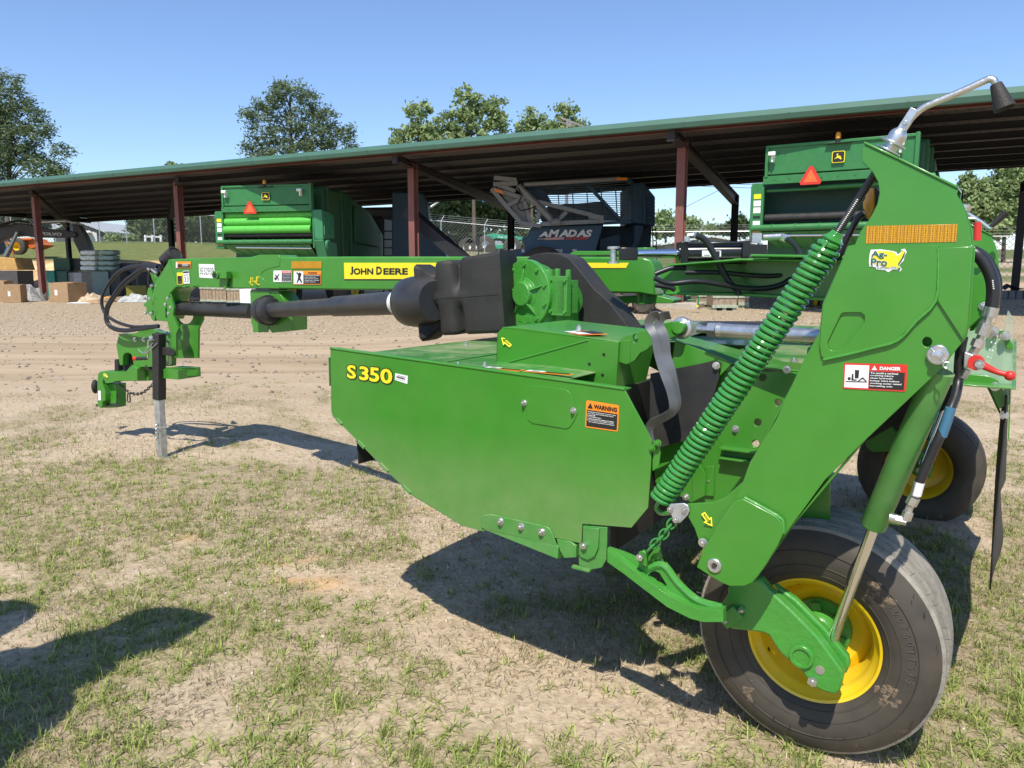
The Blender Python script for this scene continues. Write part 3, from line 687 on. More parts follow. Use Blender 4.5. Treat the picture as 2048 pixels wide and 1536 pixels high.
for r_ in range(len(prof) - 1):
    for i in range(n): j = (i + 1) % n; fs.append((r_ * n + i, r_ * n + j, (r_ + 1) * n + j, (r_ + 1) * n + i))
fs += [tuple(range(n - 1, -1, -1)), tuple(range((len(prof) - 1) * n, len(prof) * n))]
gd = MB().add(vs, fs).build('driveshaft_guard', BLK, MW, bev=0, ang=50)
gl0 = G1 + GA * 13 * kpx + GS * .1005; g = mb(); g.box((gl0 + gl0 + GA * 165 * kpx) / 2, (160 * kpx, .003, .0025), (GA, GS, GV)); g.build('moulding_seam', BLKS, gd)
B0 = onpl(842, 603, gc + TN * .05, TN); B1 = tg(530, 621, .10)
axs = (B1 - B0).normalized()
g = mb(); g.lathe(B0, axs, [(-.13, 0), (-.13, .10), (-.05, .13), (.04, .135), (.10, .13), (.135, .105), (.15, .07), (.15, .0)], 32); g.build('shaft_bell', BLKS, MW)
g = mb(); hb0 = B0 + axs * .08 + (OC - B0).normalized() * .132; g.cyl(hb0 + Z * .02 - Vector((0.005, 0, 0)), hb0 + Z * .02 + (OC - hb0).normalized() * .001, .013, n=18); g.build('grease_hole', BKD, MW)
g = mb(); g.cyl(B0 + axs * .05, B0 + axs * .95, .066, .062, 28); g.cyl(B0 + axs * .95, B1, .054, .054, 28); g.build('driveshaft', BLKS, MW)
g = mb(); g.cyl(B0 + axs * .155, B0 + axs * .235, .0675, .067, 28); gl_ = g.build('white_shaft_label', WHD, MW)
lb = B0 + axs * .195 + (OC - B0).normalized() * .068
lx = -axs * .03
decal('shaft_lettering', gl_, (lb - lx + Z * .045, lb + lx + Z * .045, lb + lx - Z * .05, lb - lx - Z * .05), None, [('rect', BKD, (.1, .9 - .07 * k, .75, .915 - .07 * k), '#lettering') for k in range(7)] + [('rect', RDD, (.05, .02, .9, .07), '#red_rule')], lift=.001)
# carrier bracket hanging under the tongue + bell + front shaft
g = mb(); q5 = lambda x, y, o=.09: tg(400 + x / 4.096, 330 + y / 4.096, o)
g.prism([q5(410, 1030), q5(570, 1030), q5(560, 1370), q5(435, 1372), q5(430, 1310), q5(420, 1308)], TN * -.006)
g.prism([q5(566, 1030, .085), q5(640, 1032, .085), q5(755, 1200, .085), q5(757, 1358, .085), q5(590, 1375, .085), q5(562, 1340, .085)], TN * -.16)
g.build('shaft_carrier', GREEN, MW, bev=.002)
g = mb(); g.lathe(B1, axs, [(-.13, .0), (-.13, .06), (-.12, .085), (-.09, .098), (-.03, .105), (.03, .098), (.035, 0)], 32); g.torus(B1 - axs * .06, axs, .103, .008); br_ = g.build('shaft_bell', BLKS, MW)
g = mb(); bq = tg(546, 622, .20); g.box(bq, (.03, .02, .03), (TU, TN, Z)); g.build('red_lock_clip', REDP, br_)
F0 = tg(505, 622, .0); F1 = tg(352, 616, .0)
g = mb(); g.cyl(F0, F1, .058, .056, 26); g.build('front_driveshaft', BLKS, MW)
# ---- tongue
g = mb(); G3 = [(338, 518), (400, 516.5), (500, 514), (517, 509.5), (556, 509.5), (560, 514), (700, 513), (1000, 513), (1235, 513.5), (1285, 514), (1300, 519), (1308, 532), (1310, 592), (1280, 587), (1000, 581), (700, 580), (559, 578), (400, 574), (352, 575), (341, 586), (338, 595), (328, 640), (313, 642), (306, 620), (303, 600), (308, 569)]
g.prism([tg(*p, .11) for p in G3], TN * -.20)
tgo = g.build('tongue', GREEN, MW, bev=.010)
g = mb(); g.prism([q5(450, 755, .113), q5(480, 735, .113), q5(640, 735, .113), q5(656, 755, .113), q5(652, 828, .113), q5(560, 850, .113), q5(512, 875, .113), q5(500, 900, .113), q5(512, 930, .113), q5(560, 960, .113), q5(650, 985, .113), q5(650, 1012, .113), q5(0, 1000, .113), q5(0, 765, .113)], TN * -.004); g.build('tongue_doubler', GREEN, tgo, bev=.002)
g = mb(); g.tube([tg(338, 520, .112), tg(353, 574, .112)], .007, 6, 0); g.tube([tg(341, 588, .112), tg(350, 612, .112)], .006, 6, 0)
for k in range(4): g.beam(tg(366 + 15 * k, 573.5, .113), tg(373 + 15 * k, 573.5, .113), .012, .006)
g.build('weld_bead', GREENC, tgo)
g = mb(); cyc = tg(444, 550, .12); g.cyl(cyc - TN * .01, cyc + TN * .07, .030, n=20); g.box(cyc + TN * .03 + TU * .05, (.10, .05, .05), (TU, TN, Z)); g.prism([tg(449, 548, .125), tg(457, 542, .125), tg(458, 556, .125), tg(455, 576, .125), tg(449, 578, .125)], TN * .012); g.build('stand_socket', GREEN, tgo, bev=.002)
g = mb(); g.cyl(cyc + TN * .071, cyc + TN * .072, .020, n=20); g.build('socket_bore', BKD, tgo)
dq = lambda x0, y0, x1, y1, off=.1145: (tg(x0, y0, off), tg(x1, y0, off), tg(x1, y1, off), tg(x0, y1, off))
# yellow nameplate stripe
ys_ = lambda x, y: tg(x, y, .1105)
g = mb(); g.prism([ys_(688, 525.5), ys_(1258, 525.5), ys_(1252, 536), ys_(880, 536), ys_(858, 540), ys_(836, 550), ys_(820, 558), ys_(689, 558)], TN * .0015); st = g.build('yellow_name_stripe', YELD, MW)
g = mb(); g.prism([ys_(689, 558), ys_(820, 558), ys_(836, 550), ys_(858, 540), ys_(858, 542), ys_(838, 552), ys_(822, 560.5), ys_(689, 560.5)], TN * .0012)
g.prism([ys_(880, 536), ys_(1252, 536), ys_(1251, 537.5), ys_(880, 537.5)], TN * .0012); g.build('stripe_shadow_line', BKD, st)  # thin black line along the stripe's lower edge
decal('name', st, (tg(700.5, 533, .112), tg(816, 533, .112), tg(816, 549, .112), tg(700.5, 549, .112)), None, [('text', BKD, 'J', (0, 0, .055, 1), .035), ('text', BKD, 'OHN', (.063, 0, .41, .80), .035), ('text', BKD, 'D', (.462, 0, .56, 1), .035), ('text', BKD, 'EERE', (.585, 0, 1, .80), .035)], lift=.0008)
# reflector + safety labels + number card
g = mb(); g.prism([*dq(583, 522.5, 643, 537)], TN * -.002); g.build('amber_reflector', REFL, MW)
def wlabel(par, cs, top, title, white_left=True, body=(), lift=.0008):
    it = [('rect', top, (.02, .76, .98, .97), '#header_band'), ('rect', BKD, (.34, .04, .98, .75), '#text_panel'), ('rect', WHD, (.03, .04, .33, .96 if not white_left else .75), '#pictogram_panel')]
    return decal('warning_label', par, cs, top if top is not RDD else WHD, it + list(body), lift=lift, rnd=.03)
fig = [('poly2', BKD, [(.08, .15), (.12, .12), (.17, .35), (.22, .12), (.26, .15), (.20, .45), (.28, .68), (.25, .72), (.17, .52), (.09, .66), (.06, .62), (.13, .42)], '#pictogram'), ('rect', BKD, (.05, .08, .12, .2), '#pictogram')]
txl = [('rect', WHD, (.42, .60 - .11 * k, .92 - .12 * (k % 2), .645 - .11 * k), '#small_print') for k in range(5)]
decal('danger_label', MW, dq(547, 541, 583, 564), WHD, [('rect', RDD, (.47, .76, .98, .97), '#header_band'), ('rect', BKD, (.47, .05, .98, .74), '#text_panel'), *[('poly2', BKD, [(u * 1.25, v) for u, v in f_[2]], '#pictogram') for f_ in fig[:1]], ('rect', BKD, (.06, .2, .18, .4), '#pictogram'), ('text', WHD, '!DANGER', (.52, .8, .95, .93), .02)] + [('text', WHD, s_, (.52, .62 - .13 * k, .93, .69 - .13 * k), .02) for k, s_ in enumerate(('To prevent serious', 'injury or death from', 'driveline: keep all', 'shields in place and', 'stay clear of shaft'))], lift=.0008, rnd=.03)
decal('warning_label', MW, dq(587, 541.5, 642.5, 569), ORD, [('rect', WHD, (.02, .05, .36, .95), '#pictogram_panel'), ('rect', BKD, (.37, .05, .98, .72), '#text_panel'), ('poly2', BKD, [(.12, .12), (.15, .1), (.22, .35), (.28, .12), (.33, .15), (.25, .5), (.30, .72), (.27, .85), (.22, .88), (.19, .8), (.14, .9), (.1, .86), (.17, .7), (.17, .45)], '#pictogram'), ('text', BKD, 'WARNING', (.52, .78, .85, .91), .03)] + [('text', WHD, s_, (.41, .61 - .115 * k, .41 + w_, .68 - .115 * k), .02) for k, (s_, w_) in enumerate((('TO PREVENT FALLS AND INJURY:', .54), ('  Keep riders off.', .40), ('  Use only with a tractor', .5), ('  equipped with a complete', .52), ('  operator enclosure.', .4)))], lift=.0008, rnd=.03)
decal('orange_label', MW, dq(351.5, 523, 382, 536), ORD, [('rect', BKD, (.14, .06, .97, .6), '#text_panel'), ('rect', WHD, (.03, .06, .12, .9), '#pictogram_panel')] + txl[:4], lift=.0008, rnd=.03)
decal('number_card', MW, (tg(397.5, 528, .1145), tg(428.5, 528.5, .1145), tg(430, 557, .1145), tg(399, 555, .1145)), WHD, [('text', BKD, '3E32939', (.05, .25, .95, .75), -.012)], lift=.0008)
decal('yellow_label', MW, dq(354, 545, 365.5, 569), YELD, [('rect', BKD, (.1, .05, .9, .72), '#text_panel')] + [('rect', YELD, (.2, .12 + .1 * k, .8, .15 + .1 * k), '#small_print') for k in range(6)], lift=.0008)
decal('white_label', MW, (tg(366, 542, .1145), tg(378, 541, .1145), tg(380, 567, .1145), tg(367, 567.5, .1145)), WHD, [('rect', BKD, (.05, .82, .95, .96), '#header_band'), ('rect', BKD, (.1, .65, .9, .7), '#small_print'), ('text', BKD, '33', (.15, .15, .85, .55), -.01)], lift=.0008)
arrow(tgo, tg(517, 571, .118), tg(517, 553, .118), .075, None); arrow(tgo, tg(504, 572, .118), tg(503.5, 555, .118), .045, None)

# lettering on the end shield
zq = lambda x, y, o=.001: zc(x, y) + NR * o
decal('model_number', MW, (zq(160, 200), zq(428, 228), zq(428, 320), zq(160, 282)), None, [x for ch, a, b_, in (('S', 0, .215), ('3', .275, .495), ('5', .50, .725), ('0', .735, 1)) for x in (('text', BKD, ch, (a - .014, -.035, b_ + .014, 1.035), .06, '#outline'), ('text', YELD, ch, (a + .006, .02, b_ - .006, .98), .03))], lift=.0008)
decal('barcode_label', MW, (zq(442, 252), zq(516, 268), zq(513, 316), zq(440, 292)), WHD, [('rect', BKD, (.12 + .055 * k, .42, .15 + .055 * k + .02 * (k % 3) / 2, .66), '#barcode') for k in range(12)] + [('rect', BKD, (.2, .76, .85, .80), '#small_print'), ('rect', BKD, (.1, .22, .8, .25), '#small_print')], lift=.0008)
decal('warning_label', MW, (zq(1560, 410), zq(1752, 440), zq(1745, 595), zq(1553, 568)), ORD, [('rect', BKD, (.035, .05, .965, .66), '#text_panel'), ('poly2', BKD, [(.05, .72), (.22, .72), (.135, .93)], '#pictogram'), ('text', BKD, 'WARNING', (.24, .73, .95, .90), .045)] + [('text', WHD, s_, (.06 + i_, .575 - .062 * k, .06 + i_ + w_, .62 - .062 * k), .025) for k, (s_, w_, i_) in enumerate((('Components behind guards or access covers', .86, 0), ('may rotate many minutes after power', .80, 0), ('is shut off.', .25, 0), ('To avoid bodily injury:', .42, 0), ('1. Look and listen for evidence of rotation.', .82, 0), ('2. Do not open or remove guard or access', .80, 0), ('door until all components have stopped.', .78, .05)))], lift=.0008, rnd=.05)
# ================================================================ REAR ARMS, WHEELS, SUSPENSION
def z8(x, y): return 1640 + x / 3.84, 480 + y / 3.84
def z7(x, y): return 1640 + x / 3.84, 140 + y / 3.84
def zr(x, y): return 1380 + x / 2.743, 960 + y / 2.743
def zl(x, y): return 1100 + x / 3.84, 880 + y / 3.84
def z6(x, y): return 1240 + x / 3.84, 580 + y / 3.84
def side(mir):
    S = 2.62
    tt = (lambda t: S - t) if mir else (lambda t: t)
    Tm = -T if mir else T; Nn = -Tm
    def P(px, py, t):
        p = pt(px, py, t); l, z = (p - M0).dot(L), p.z
        return m(l, tt(t), z)
    M_ = lambda l, t, z: m(l, tt(t), z)
    A0, A1 = -.30, -.165
    horn = [z7(*q) for q in ((345, 570), (600, 690), (1060, 915), (1050, 950), (1110, 1080), (1145, 1200), (1163, 1345))]
    low = [(1934, 652), (1928, 681), (1913, 699), (1885, 735), (1731, 880), (1650, 960), (1562, 1080), (1520, 1140), (1460, 1140), (1425, 1118), (1453, 1026), (1480, 980), (1500, 924), (1552, 840), (1604, 726), (1638, 666), (1640, 647), (1645, 607), (1684, 519), (1695, 492), (1710, 489)]
    left = [z7(*q) for q in ((310, 1240), (390, 1130), (440, 1030), (458, 940), (445, 860), (400, 780), (320, 700), (325, 600))]
    hole = [(1854 + 10 * math.cos(a), 684 + 10 * math.sin(a)) for a in [i * math.pi / 8 for i in range(16)]]
    sqh = [z8(*q) for q in ((1087, 393), (1113, 393), (1113, 413), (1087, 413))]
    full = horn + [(1946, 490)] + low + left
    g = MB(); g.prism([P(*q, A0) for q in full], Tm * .008, [[P(*q, A0) for q in hole], [P(*q, A0) for q in sqh]])
    g.prism([P(*q, A0) + Tm * (A1 - A0) for q in full], Tm * .008)
    arm = g.build('lift_arm', GREEN, MW, bev=.002)
    g = MB(); ed = [z7(338, 572), z7(600, 695), z7(1060, 918)]
    for a, b_ in zip(ed[:-1], ed[1:]):
        p, q = P(*a, A0) + Z * .001, P(*b_, A0) + Z * .001
        g.prism([p - Tm * .004, q - Tm * .004, q + Tm * .15, p + Tm * .15], Z * .007)
    for a, b_ in ((low[3], low[4]), (low[4], low[6]), (low[11], low[12]), (low[12], low[15])):
        p, q = P(*a, A0), P(*b_, A0); g.prism([p + Tm * .009, q + Tm * .009, q + Tm * (A1 - A0 - .001), p + Tm * (A1 - A0 - .001)], (p - q).cross(Tm).normalized() * .006)
    g.each('arm_flange', GREEN, arm, bev=.002)
    ov = [(1696, 494), (1876, 491), (1875, 560), (1872, 602), (1830, 645), (1796, 680), (1785, 686), (1720, 705), (1652, 719), (1643, 712), (1640, 690), (1643, 647), (1648, 607), (1686, 519)]
    oh = [z8(*q) for q in ((65, 830), (62, 780), (150, 600), (170, 565), (200, 555), (315, 555), (345, 580), (345, 620), (330, 650), (190, 810), (160, 840), (95, 848))]
    g = MB(); g.prism([P(*q, A0) + Nn * .008 for q in ov], Tm * .008, [[P(*q, A0) + Nn * .008 for q in oh]])
    g.prism([P(*z8(*q), A0) + Nn * .0075 for q in ((908, 62), (1172, 48), (1130, 655), (1120, 700), (1100, 768), (905, 470))], Tm * .007)
    g.build('doubler_plate', GREEN, arm, bev=.002)
    g = MB(); g.tube([P(*z8(*q), A0) + Nn * .007 for q in ((910, 62), (912, 200), (892, 465), (740, 625), (600, 770), (400, 830), (200, 880), (30, 917))], .004, 6, 3); g.build('weld_bead', GREENC, arm)
    rp_ = [zr(*q) for q in ((300, 95), (480, 190), (515, 230), (515, 290), (490, 350), (430, 450), (380, 520), (350, 555), (310, 573), (230, 575), (180, 555), (130, 525), (45, 470), (80, 375), (140, 280), (200, 180), (250, 110))]
    g = MB(); g.prism([P(*q, A0) + Nn * .016 for q in rp_], Tm * .016); pp = g.build('pivot_plate', GREEN, arm, bev=.003)
    g = MB(); g.tube([P(*q, A0) + Nn * .010 for q in (zr(305, 92), zr(480, 188), zr(515, 228), zr(515, 285))], .005, 6, 2); g.build('weld_bead', GREENC, pp)
    cb = P(1433, 1127, A0) + Nn * .016
    MB().lathe(cb, Nn, [(0, 0), (0, .0215), (.006, .0215), (.008, .019), (.008, .011), (.003, .011), (.003, 0)], 26).build('pivot_washer', ZINC, pp)
    MB().cyl(cb + Nn * .002, cb + Nn * .009, .008, n=6).build('pivot_bolt', GUN, pp)
    # pin with lynch clip
    pc = P(1876, 709, A0 if not mir else A0)
    o_ = Nn * .008 if not mir else Tm * .15
    dn = Nn if not mir else Tm
    g = MB(); g.lathe(pc + o_, dn, [(0, 0), (0, .024), (.003, .025), (.006, .022), (.006, .013), (.022, .012), (.024, .0)], 26)
    e = (P(1900, 735, A0) - pc) * .6; g.tube([pc + o_ + dn * .014 - e * .9, pc + o_ + dn * .014 + e], .003, 6, 0); g.torus(pc + o_ + dn * .014 + e * 1.25, (OC - pc).normalized(), .007, .002, 16, 6)
    g.build('hinge_pin', ZINC, arm)
    # wheel -----------------------------------------------------
    wc = M_(-.03, -.30, .35) if mir else M_(.012, .145, .388); ax = Nn; WK = .90 if mir else .968
    prof = [(.122, .208), (.140, .214), (.158, .245), (.168, .285), (.166, .325), (.152, .362), (.138, .380)]
    wt = [(.130, .386), (.118, .392)]
    KK = lambda P_: [(a_, r_ * WK) for a_, r_ in P_]
    g = MB(); full_p = prof + wt + []
    prof = [(a, r * WK) for a, r in prof]; wt = []; side_p = [(-a, r) for a, r in reversed(prof)]; tyl = MB
    ty = MB().lathe(wc, ax, prof, 72); ty.lathe(wc, ax, side_p, 72)
    ty.lathe(wc, ax, KK([(.160, .268), (.1665, .2695), (.163, .272)]), 72)
    ty.lathe(wc, ax, KK([(.1665, .318), (.170, .3195), (.1655, .321)]), 72); ty.lathe(wc, ax, KK([(.148, .232), (.156, .236), (.156, .240)]), 72)
    ty = ty.build('tyre', TYRE, MW, ang=60)
    MB().tube([wc + L * .17 + ax * .09, wc + L * .178 + ax * .125], .004, 8, 0).build('valve_stem', BLK, MW)
    tr_ = [(.138, .380), (.132, .389)]; xx = .132
    for k in range(6):
        a0 = .132 - k * .0462; a1 = a0 - .033; rr = .398 - .010 * abs((a0 + a1) / .264) ** 2
        tr_ += [(a0 - .001, rr), (a1, rr)]
        if k < 5: tr_ += [(a1 - .001, rr - .011), (a1 - .012, rr - .011)]
    tr_ += [(-.132, .389), (-.138, .380)]
    MB().lathe(wc, ax, KK(tr_), 84).build('tread', TREAD if not mir else TYRE, ty, ang=20)
    rim = MB().lathe(wc, ax, KK([(.122, .206), (.136, .216), (.140, .214), (.137, .205), (.118, .198), (.110, .186), (.095, .180), (.060, .178), (.045, .168), (-.02, .165), (-.05, .176), (-.10, .185), (-.12, .2), (-.135, .214), (-.122, .206)]), 64)
    rim = rim.build('rim', YEL, MW, ang=50)
    MB().lathe(wc, ax, KK([(.000, .166), (.012, .150), (.020, .135), (.010, .118), (.008, .100), (.008, .085), (.002, .085), (.002, .118), (-.005, .15), (-.008, .166)]), 64).build('rim_disc', YEL, rim, ang=50)
    g = MB().lathe(wc, ax, [(.010, .10), (.030, .098), (.032, .070), (.075, .055), (.080, .048), (.085, .030), (.17, .028), (.17, 0)], 36)
    for k in range(6):
        a = R(60 * k + 20); e = L * math.cos(a) + Z * math.sin(a); g.cyl(wc + e * .083 + ax * .03, wc + e * .083 + ax * .048, .010, n=6); g.box(wc + e * .075 + ax * .032, (.03, .03, .03), (e, ax, e.cross(ax)))
    g.build('hub', GREENC, MW)
    for k, (dx_, dy_) in enumerate(((-35, -95), (85, -68), (60, 102), (-98, 62))):
        a = math.atan2(-dy_, -dx_ * 1.0); e = L * math.cos(a) + Z * math.sin(a)
        MB().box(wc + e * .1735 + ax * .088, (.012, .002, .012), (e.cross(ax), e, ax)).build('rim_slot', BKD, rim)
    # trailing arm + lower parts ---------------------------------
    tA = -.155
    tp = [zr(*q) for q in ((205, 590), (260, 560), (385, 545), (430, 600), (560, 720), (700, 862), (830, 1040), (842, 1070), (832, 1110), (822, 1155), (800, 1178), (740, 1165), (690, 1140), (640, 1090), (590, 1020), (540, 990), (500, 955), (480, 930), (430, 850), (395, 838), (330, 830), (235, 820), (200, 800), (160, 750), (155, 700), (185, 660), (207, 625))]
    g = MB(); g.prism([P(*q, tA) for q in tp], Tm * .045)
    g.prism([P(*zr(*q), tA) + Tm * .05 for q in ((430, 600), (560, 690), (720, 850), (850, 1010), (858, 1060), (840, 1100), (800, 1120), (700, 1000))], Tm * .03)
    ta = g.build('trailing_arm', GREENC, MW, bev=.006)
    c0 = P(1604, 1312, tA); MB().lathe(c0, Nn, [(-.02, .036), (.010, .036), (.012, .034), (.012, .026), (.006, .025), (.006, 0)], 32).build('spindle_boss', GREENC, ta)
    c0 = P(1626, 1361, tA); MB().bolt(c0, Nn, .015, .012, False).build('bolt', ZINC, ta)
    MB().cyl(P(1640, 1340, tA) + Nn * .002, P(1640, 1340, tA) + Tm * .14, .014).build('rod_end_pin', ZINC, ta)
    # hydraulic lift cylinder
    c1 = P(1655, 1308, -.08); c2 = P(1746, 1052, -.16); c3 = P(1880, 742, -.245); d = (c3 - c2)
    MB().cyl(c1, c2 + d * .1, .0155, n=24).build('piston_rod', CHROME, MW)
    cy = MB().lathe(c2, d, [(0, 0), (0, .033), (.004, .035), (d.length, .035), (d.length, 0)], 32); cy.cyl(c2 + d * .06 , c2 + d * .06 + (-L if not mir else -L) * .06 , .012, n=14)
    cyl = cy.build('lift_cylinder', GREEND if not mir else GREEN, MW, bev=0)
    return locals()
ns = side(False); fs_ = side(True)
arm = ns['arm']; A0 = -.30
# reflector, dealer sticker, danger label
rf = [pt(x, y, A0) + NR * .0012 for x, y in ((1733, 452), (1915, 448), (1913, 484), (1731, 487.5))]
MB().prism(rf, T * .0012).build('amber_reflector', REFL, MW, bev=.0005)
sq = lambda x, y, o=.0095: pt(*z8(x, y), A0) + NR * o
usa = [(395, 75), (470, 72), (545, 82), (590, 92), (600, 112), (625, 95), (628, 72), (655, 68), (670, 92), (655, 120), (645, 160), (610, 195), (632, 225), (618, 243), (600, 225), (560, 228), (528, 248), (505, 232), (440, 228), (432, 208), (385, 205), (380, 170), (385, 110)]
usi = [(430, 84), (520, 84), (560, 92), (582, 104), (596, 122), (618, 110), (636, 92), (640, 80), (655, 92), (643, 112), (625, 150), (600, 185), (612, 215), (600, 218), (585, 205), (545, 205), (520, 218), (505, 205), (470, 195), (430, 190), (405, 170), (405, 110)]
root_st = MB().prism([sq(*p) for p in usa], T * .001).build('dealer_sticker', WHD, MW)
MB().prism([sq(*p, .0101) for p in ((630, 76), (660, 92), (650, 130), (628, 168), (606, 195), (622, 222), (616, 236), (600, 222), (600, 190), (625, 150), (640, 110))], T * .0004).build('map_edge', DGD, root_st, flat=True)
MB().prism([sq(*p, .0104) for p in usi], T * .0004).build('map_silhouette', YELD, root_st, flat=True)
def stxt(s_, a, b_, c, d, mt_l, bold, par, lift=.0115, nm='lettering'):
    decal(nm, par, (sq(*a, lift), sq(*b_, lift), sq(*c, lift), sq(*d, lift)), None, [('text', mt_l, s_, (0, 0, 1, 1), bold, '#' + nm)], lift=.0003)
for s_, a, b_, c, d in (('Ag-', (400, 84), (522, 88), (522, 145), (397, 140)), ('Pro', (398, 140), (522, 146), (520, 200), (396, 196))):
    stxt(s_, a, b_, c, d, WHD, .075, root_st, .0107, 'letter_outline'); stxt(s_, a, b_, c, d, DGD, .03, root_st, .0113)
stxt('AgProCo.com', (442, 208), (590, 206), (590, 224), (442, 226), DGD, .02, root_st, .0107)
dl_ = lambda x, y: pt(x, y, A0) + NR * .001
lab = (dl_(1688, 725.5), dl_(1816, 729), dl_(1812, 783.5), dl_(1685.5, 777))
DL = decal('danger_label', MW, lab, RDD, [('rect', WHD, (.025, .06, .41, .93), '#pictogram_panel'), ('rect', BKD, (.42, .06, .965, .70), '#text_panel'), ('poly2', WHD, [(.45, .76), (.535, .76), (.4925, .93)], '#alert_triangle'), ('text', WHD, 'DANGER', (.575, .77, .90, .90), .05),
    ('poly2', BKD, [(.045, .26), (.39, .28), (.39, .32), (.045, .30)], '#pictogram'), ('poly2', BKD, [(.10 + .028 * math.cos(q * .785), .40 + .065 * math.sin(q * .785)) for q in range(8)], '#pictogram'), ('poly2', BKD, [(.135, .33), (.14, .58), (.165, .60), (.17, .38), (.22, .38), (.22, .33)], '#pictogram'), ('poly2', BKD, [(.19, .42), (.185, .74), (.255, .74), (.25, .42)], '#pictogram'), ('poly2', BKD, [(.235, .32), (.315, .48), (.385, .33), (.355, .33), (.315, .41), (.265, .32)], '#pictogram')]
    + [('text', WHD, s_, (.435, .615 - .098 * k, .435 + w_, .685 - .098 * k), .028) for k, (s_, w_) in enumerate((('To avoid a serious', .43), ('crushing injury,', .37), ('close hydraulic', .35), ('lockup valve before', .455), ('working under raised', .49), ('harvesting unit.', .36)))], lift=.0007, rnd=.03)
arrow(arm, pt(1425, 1053, -.285), pt(1406, 1026, -.285), .030, None)
# gusset, shackle, chain, lower link
g = mb(); g.prism([pt(x, y, -.28) for x, y in ((1373, 1008), (1425, 1005), (1450, 995), (1490, 960), (1500, 1120), (1412, 1094), (1399, 1088), (1389, 1057), (1376, 1034))], T * .012); gs = g.build('arm_gusset', GREEN, MW, bev=.002)
bolts(gs, [pt(1406, 1085, -.29)], NR, .010, .010)
g = mb(); g.prism([pt(x, y, -.292) for x, y in ((1336, 1014), (1341, 1008), (1368, 1006.5), (1376, 1011), (1379, 1021), (1375, 1031), (1362, 1045), (1355, 1047), (1347, 1043), (1342, 1030), (1336, 1022))], T * .006); sk = g.build('shackle_plate', GALV, MW, bev=.002)
bolts(sk, [pt(*zl(*q), -.292) for q in ((925, 530), (1035, 535), (967, 612))], NR, .009, .006, False)
def chain(name, pts, n, ln, r, mt_, par):
    P_ = smooth_path(pts, 12); tot = [0]
    for a, b_ in zip(P_[:-1], P_[1:]): tot.append(tot[-1] + (b_ - a).length)
    g = MB()
    for k in range(n):
        s_ = (k + .5) / n * tot[-1]; i = max(j for j in range(len(tot)) if tot[j] <= s_); i = min(i, len(P_) - 2)
        c = P_[i].lerp(P_[i + 1], (s_ - tot[i]) / max(1e-6, tot[i + 1] - tot[i])); d = (P_[i + 1] - P_[i]).normalized(); x, y, _ = frame(d); w_ = x if k % 2 else y
        g.tube([c + d * ln * math.cos(a) * .5 + w_ * ln * .32 * math.sin(a) for a in [2 * math.pi * j / 12 for j in range(13)]], r, 6, 0)
    return g.build(name, mt_, par)
chain('limit_chain', [pt(1347, 1042, -.285), pt(1325, 1072, -.285), pt(1297, 1100, -.285)], 6, .040, .0037, GREENS, MW)
lo = [zl(*q) for q in ((440, 830), (560, 870), (690, 925), (735, 1000), (800, 972), (860, 955), (880, 950), (960, 1060), (1040, 1150), (1110, 1205), (1190, 1250), (1270, 1268), (1330, 1270), (1330, 1395), (1180, 1395), (1080, 1370), (900, 1280), (730, 1150), (560, 1020), (440, 935))]
lh = [zl(*q) for q in ((745, 1042), (775, 1015), (805, 1005), (840, 1020), (900, 1118), (875, 1125), (810, 1100))]
g = mb(); g.prism([pt(*q, -.255) for q in lo], T * .02, [[pt(*q, -.255) for q in lh]])
band = ((440, 850), (600, 968), (760, 1090), (900, 1190), (1040, 1265), (1110, 1288), (1180, 1300), (1330, 1300), (1330, 1398), (1180, 1398), (1080, 1373), (900, 1283), (730, 1153), (560, 1023), (440, 938))
g.prism([pt(*zl(*q), -.285) for q in band], T * .03)
g.tube([pt(*zl(*q), -.25) for q in ((740, 985), (870, 962), (980, 1095), (1110, 1215), (1220, 1262), (1330, 1278))], .013, 8, 4)
lw = g.build('lower_link', GREENC, MW, bev=.003)
bolts(lw, [pt(*zl(697, 895), -.285)], NR, .012, .010, False)
g = mb(); g.prism([pt(*zl(*q), -.28) for q in ((670, 930), (680, 860), (715, 850), (745, 880), (740, 980))], T * .015); g.prism([pt(*zl(*q), -.24) for q in ((750, 900), (830, 800), (870, 960), (760, 975))], T * .012)
g.build('link_clevis', GREEN, lw, bev=.002)
g = mb(); g.tube([pt(*zr(195, 770), -.17), pt(*zr(285, 708), -.17)], .006, 8, 0); g.cyl(pt(*zr(208, 768), -.17), pt(*zr(192, 778), -.17), .012, n=6); g.cyl(pt(*zr(276, 716), -.17), pt(*zr(288, 706), -.17), .010, n=6); g.build('stop_bolt', ZINC, MW)
g = mb(); g.prism([pt(*zr(*q), -.16) for q in ((160, 745), (240, 680), (300, 745), (215, 808))], NR * .02); g.build('stop_block', GREENC, MW, bev=.004)
# green frames behind the spring
g = mb(); hp = [(1432, 742), (1590, 757), (1660, 762), (1660, 1060), (1390, 1010), (1310, 965), (1302, 874), (1362, 832)]
tH = .10
holes = [[pt(cx + 7.5 * math.cos(a), cy_ + 7.5 * math.sin(a), tH) for a in [i * math.pi / 7 for i in range(14)]] for cx, cy_ in ((1525, 755), (1556, 805), (1515, 845), (1511, 887))]
holes = [[p for p in h] for h in holes if True]
g.prism([pt(*q, tH) for q in ((1432, 742), (1590, 744), (1660, 750), (1660, 1060), (1390, 1010), (1310, 965), (1302, 874), (1362, 832))], T * .008, holes)
g.prism([pt(1453, 728, tH), pt(1660, 746, tH), pt(1660, 746, tH) + T * .2, pt(1453, 728, tH) + T * .2], Z * -.006)
inner = g.build('inner_side_frame', GREEN, MW, bev=.002)
bolts(inner, [pt(x, y, tH) for x, y in ((1471, 858), (1574, 739), (1419, 961), (1372, 994))], NR, .009)
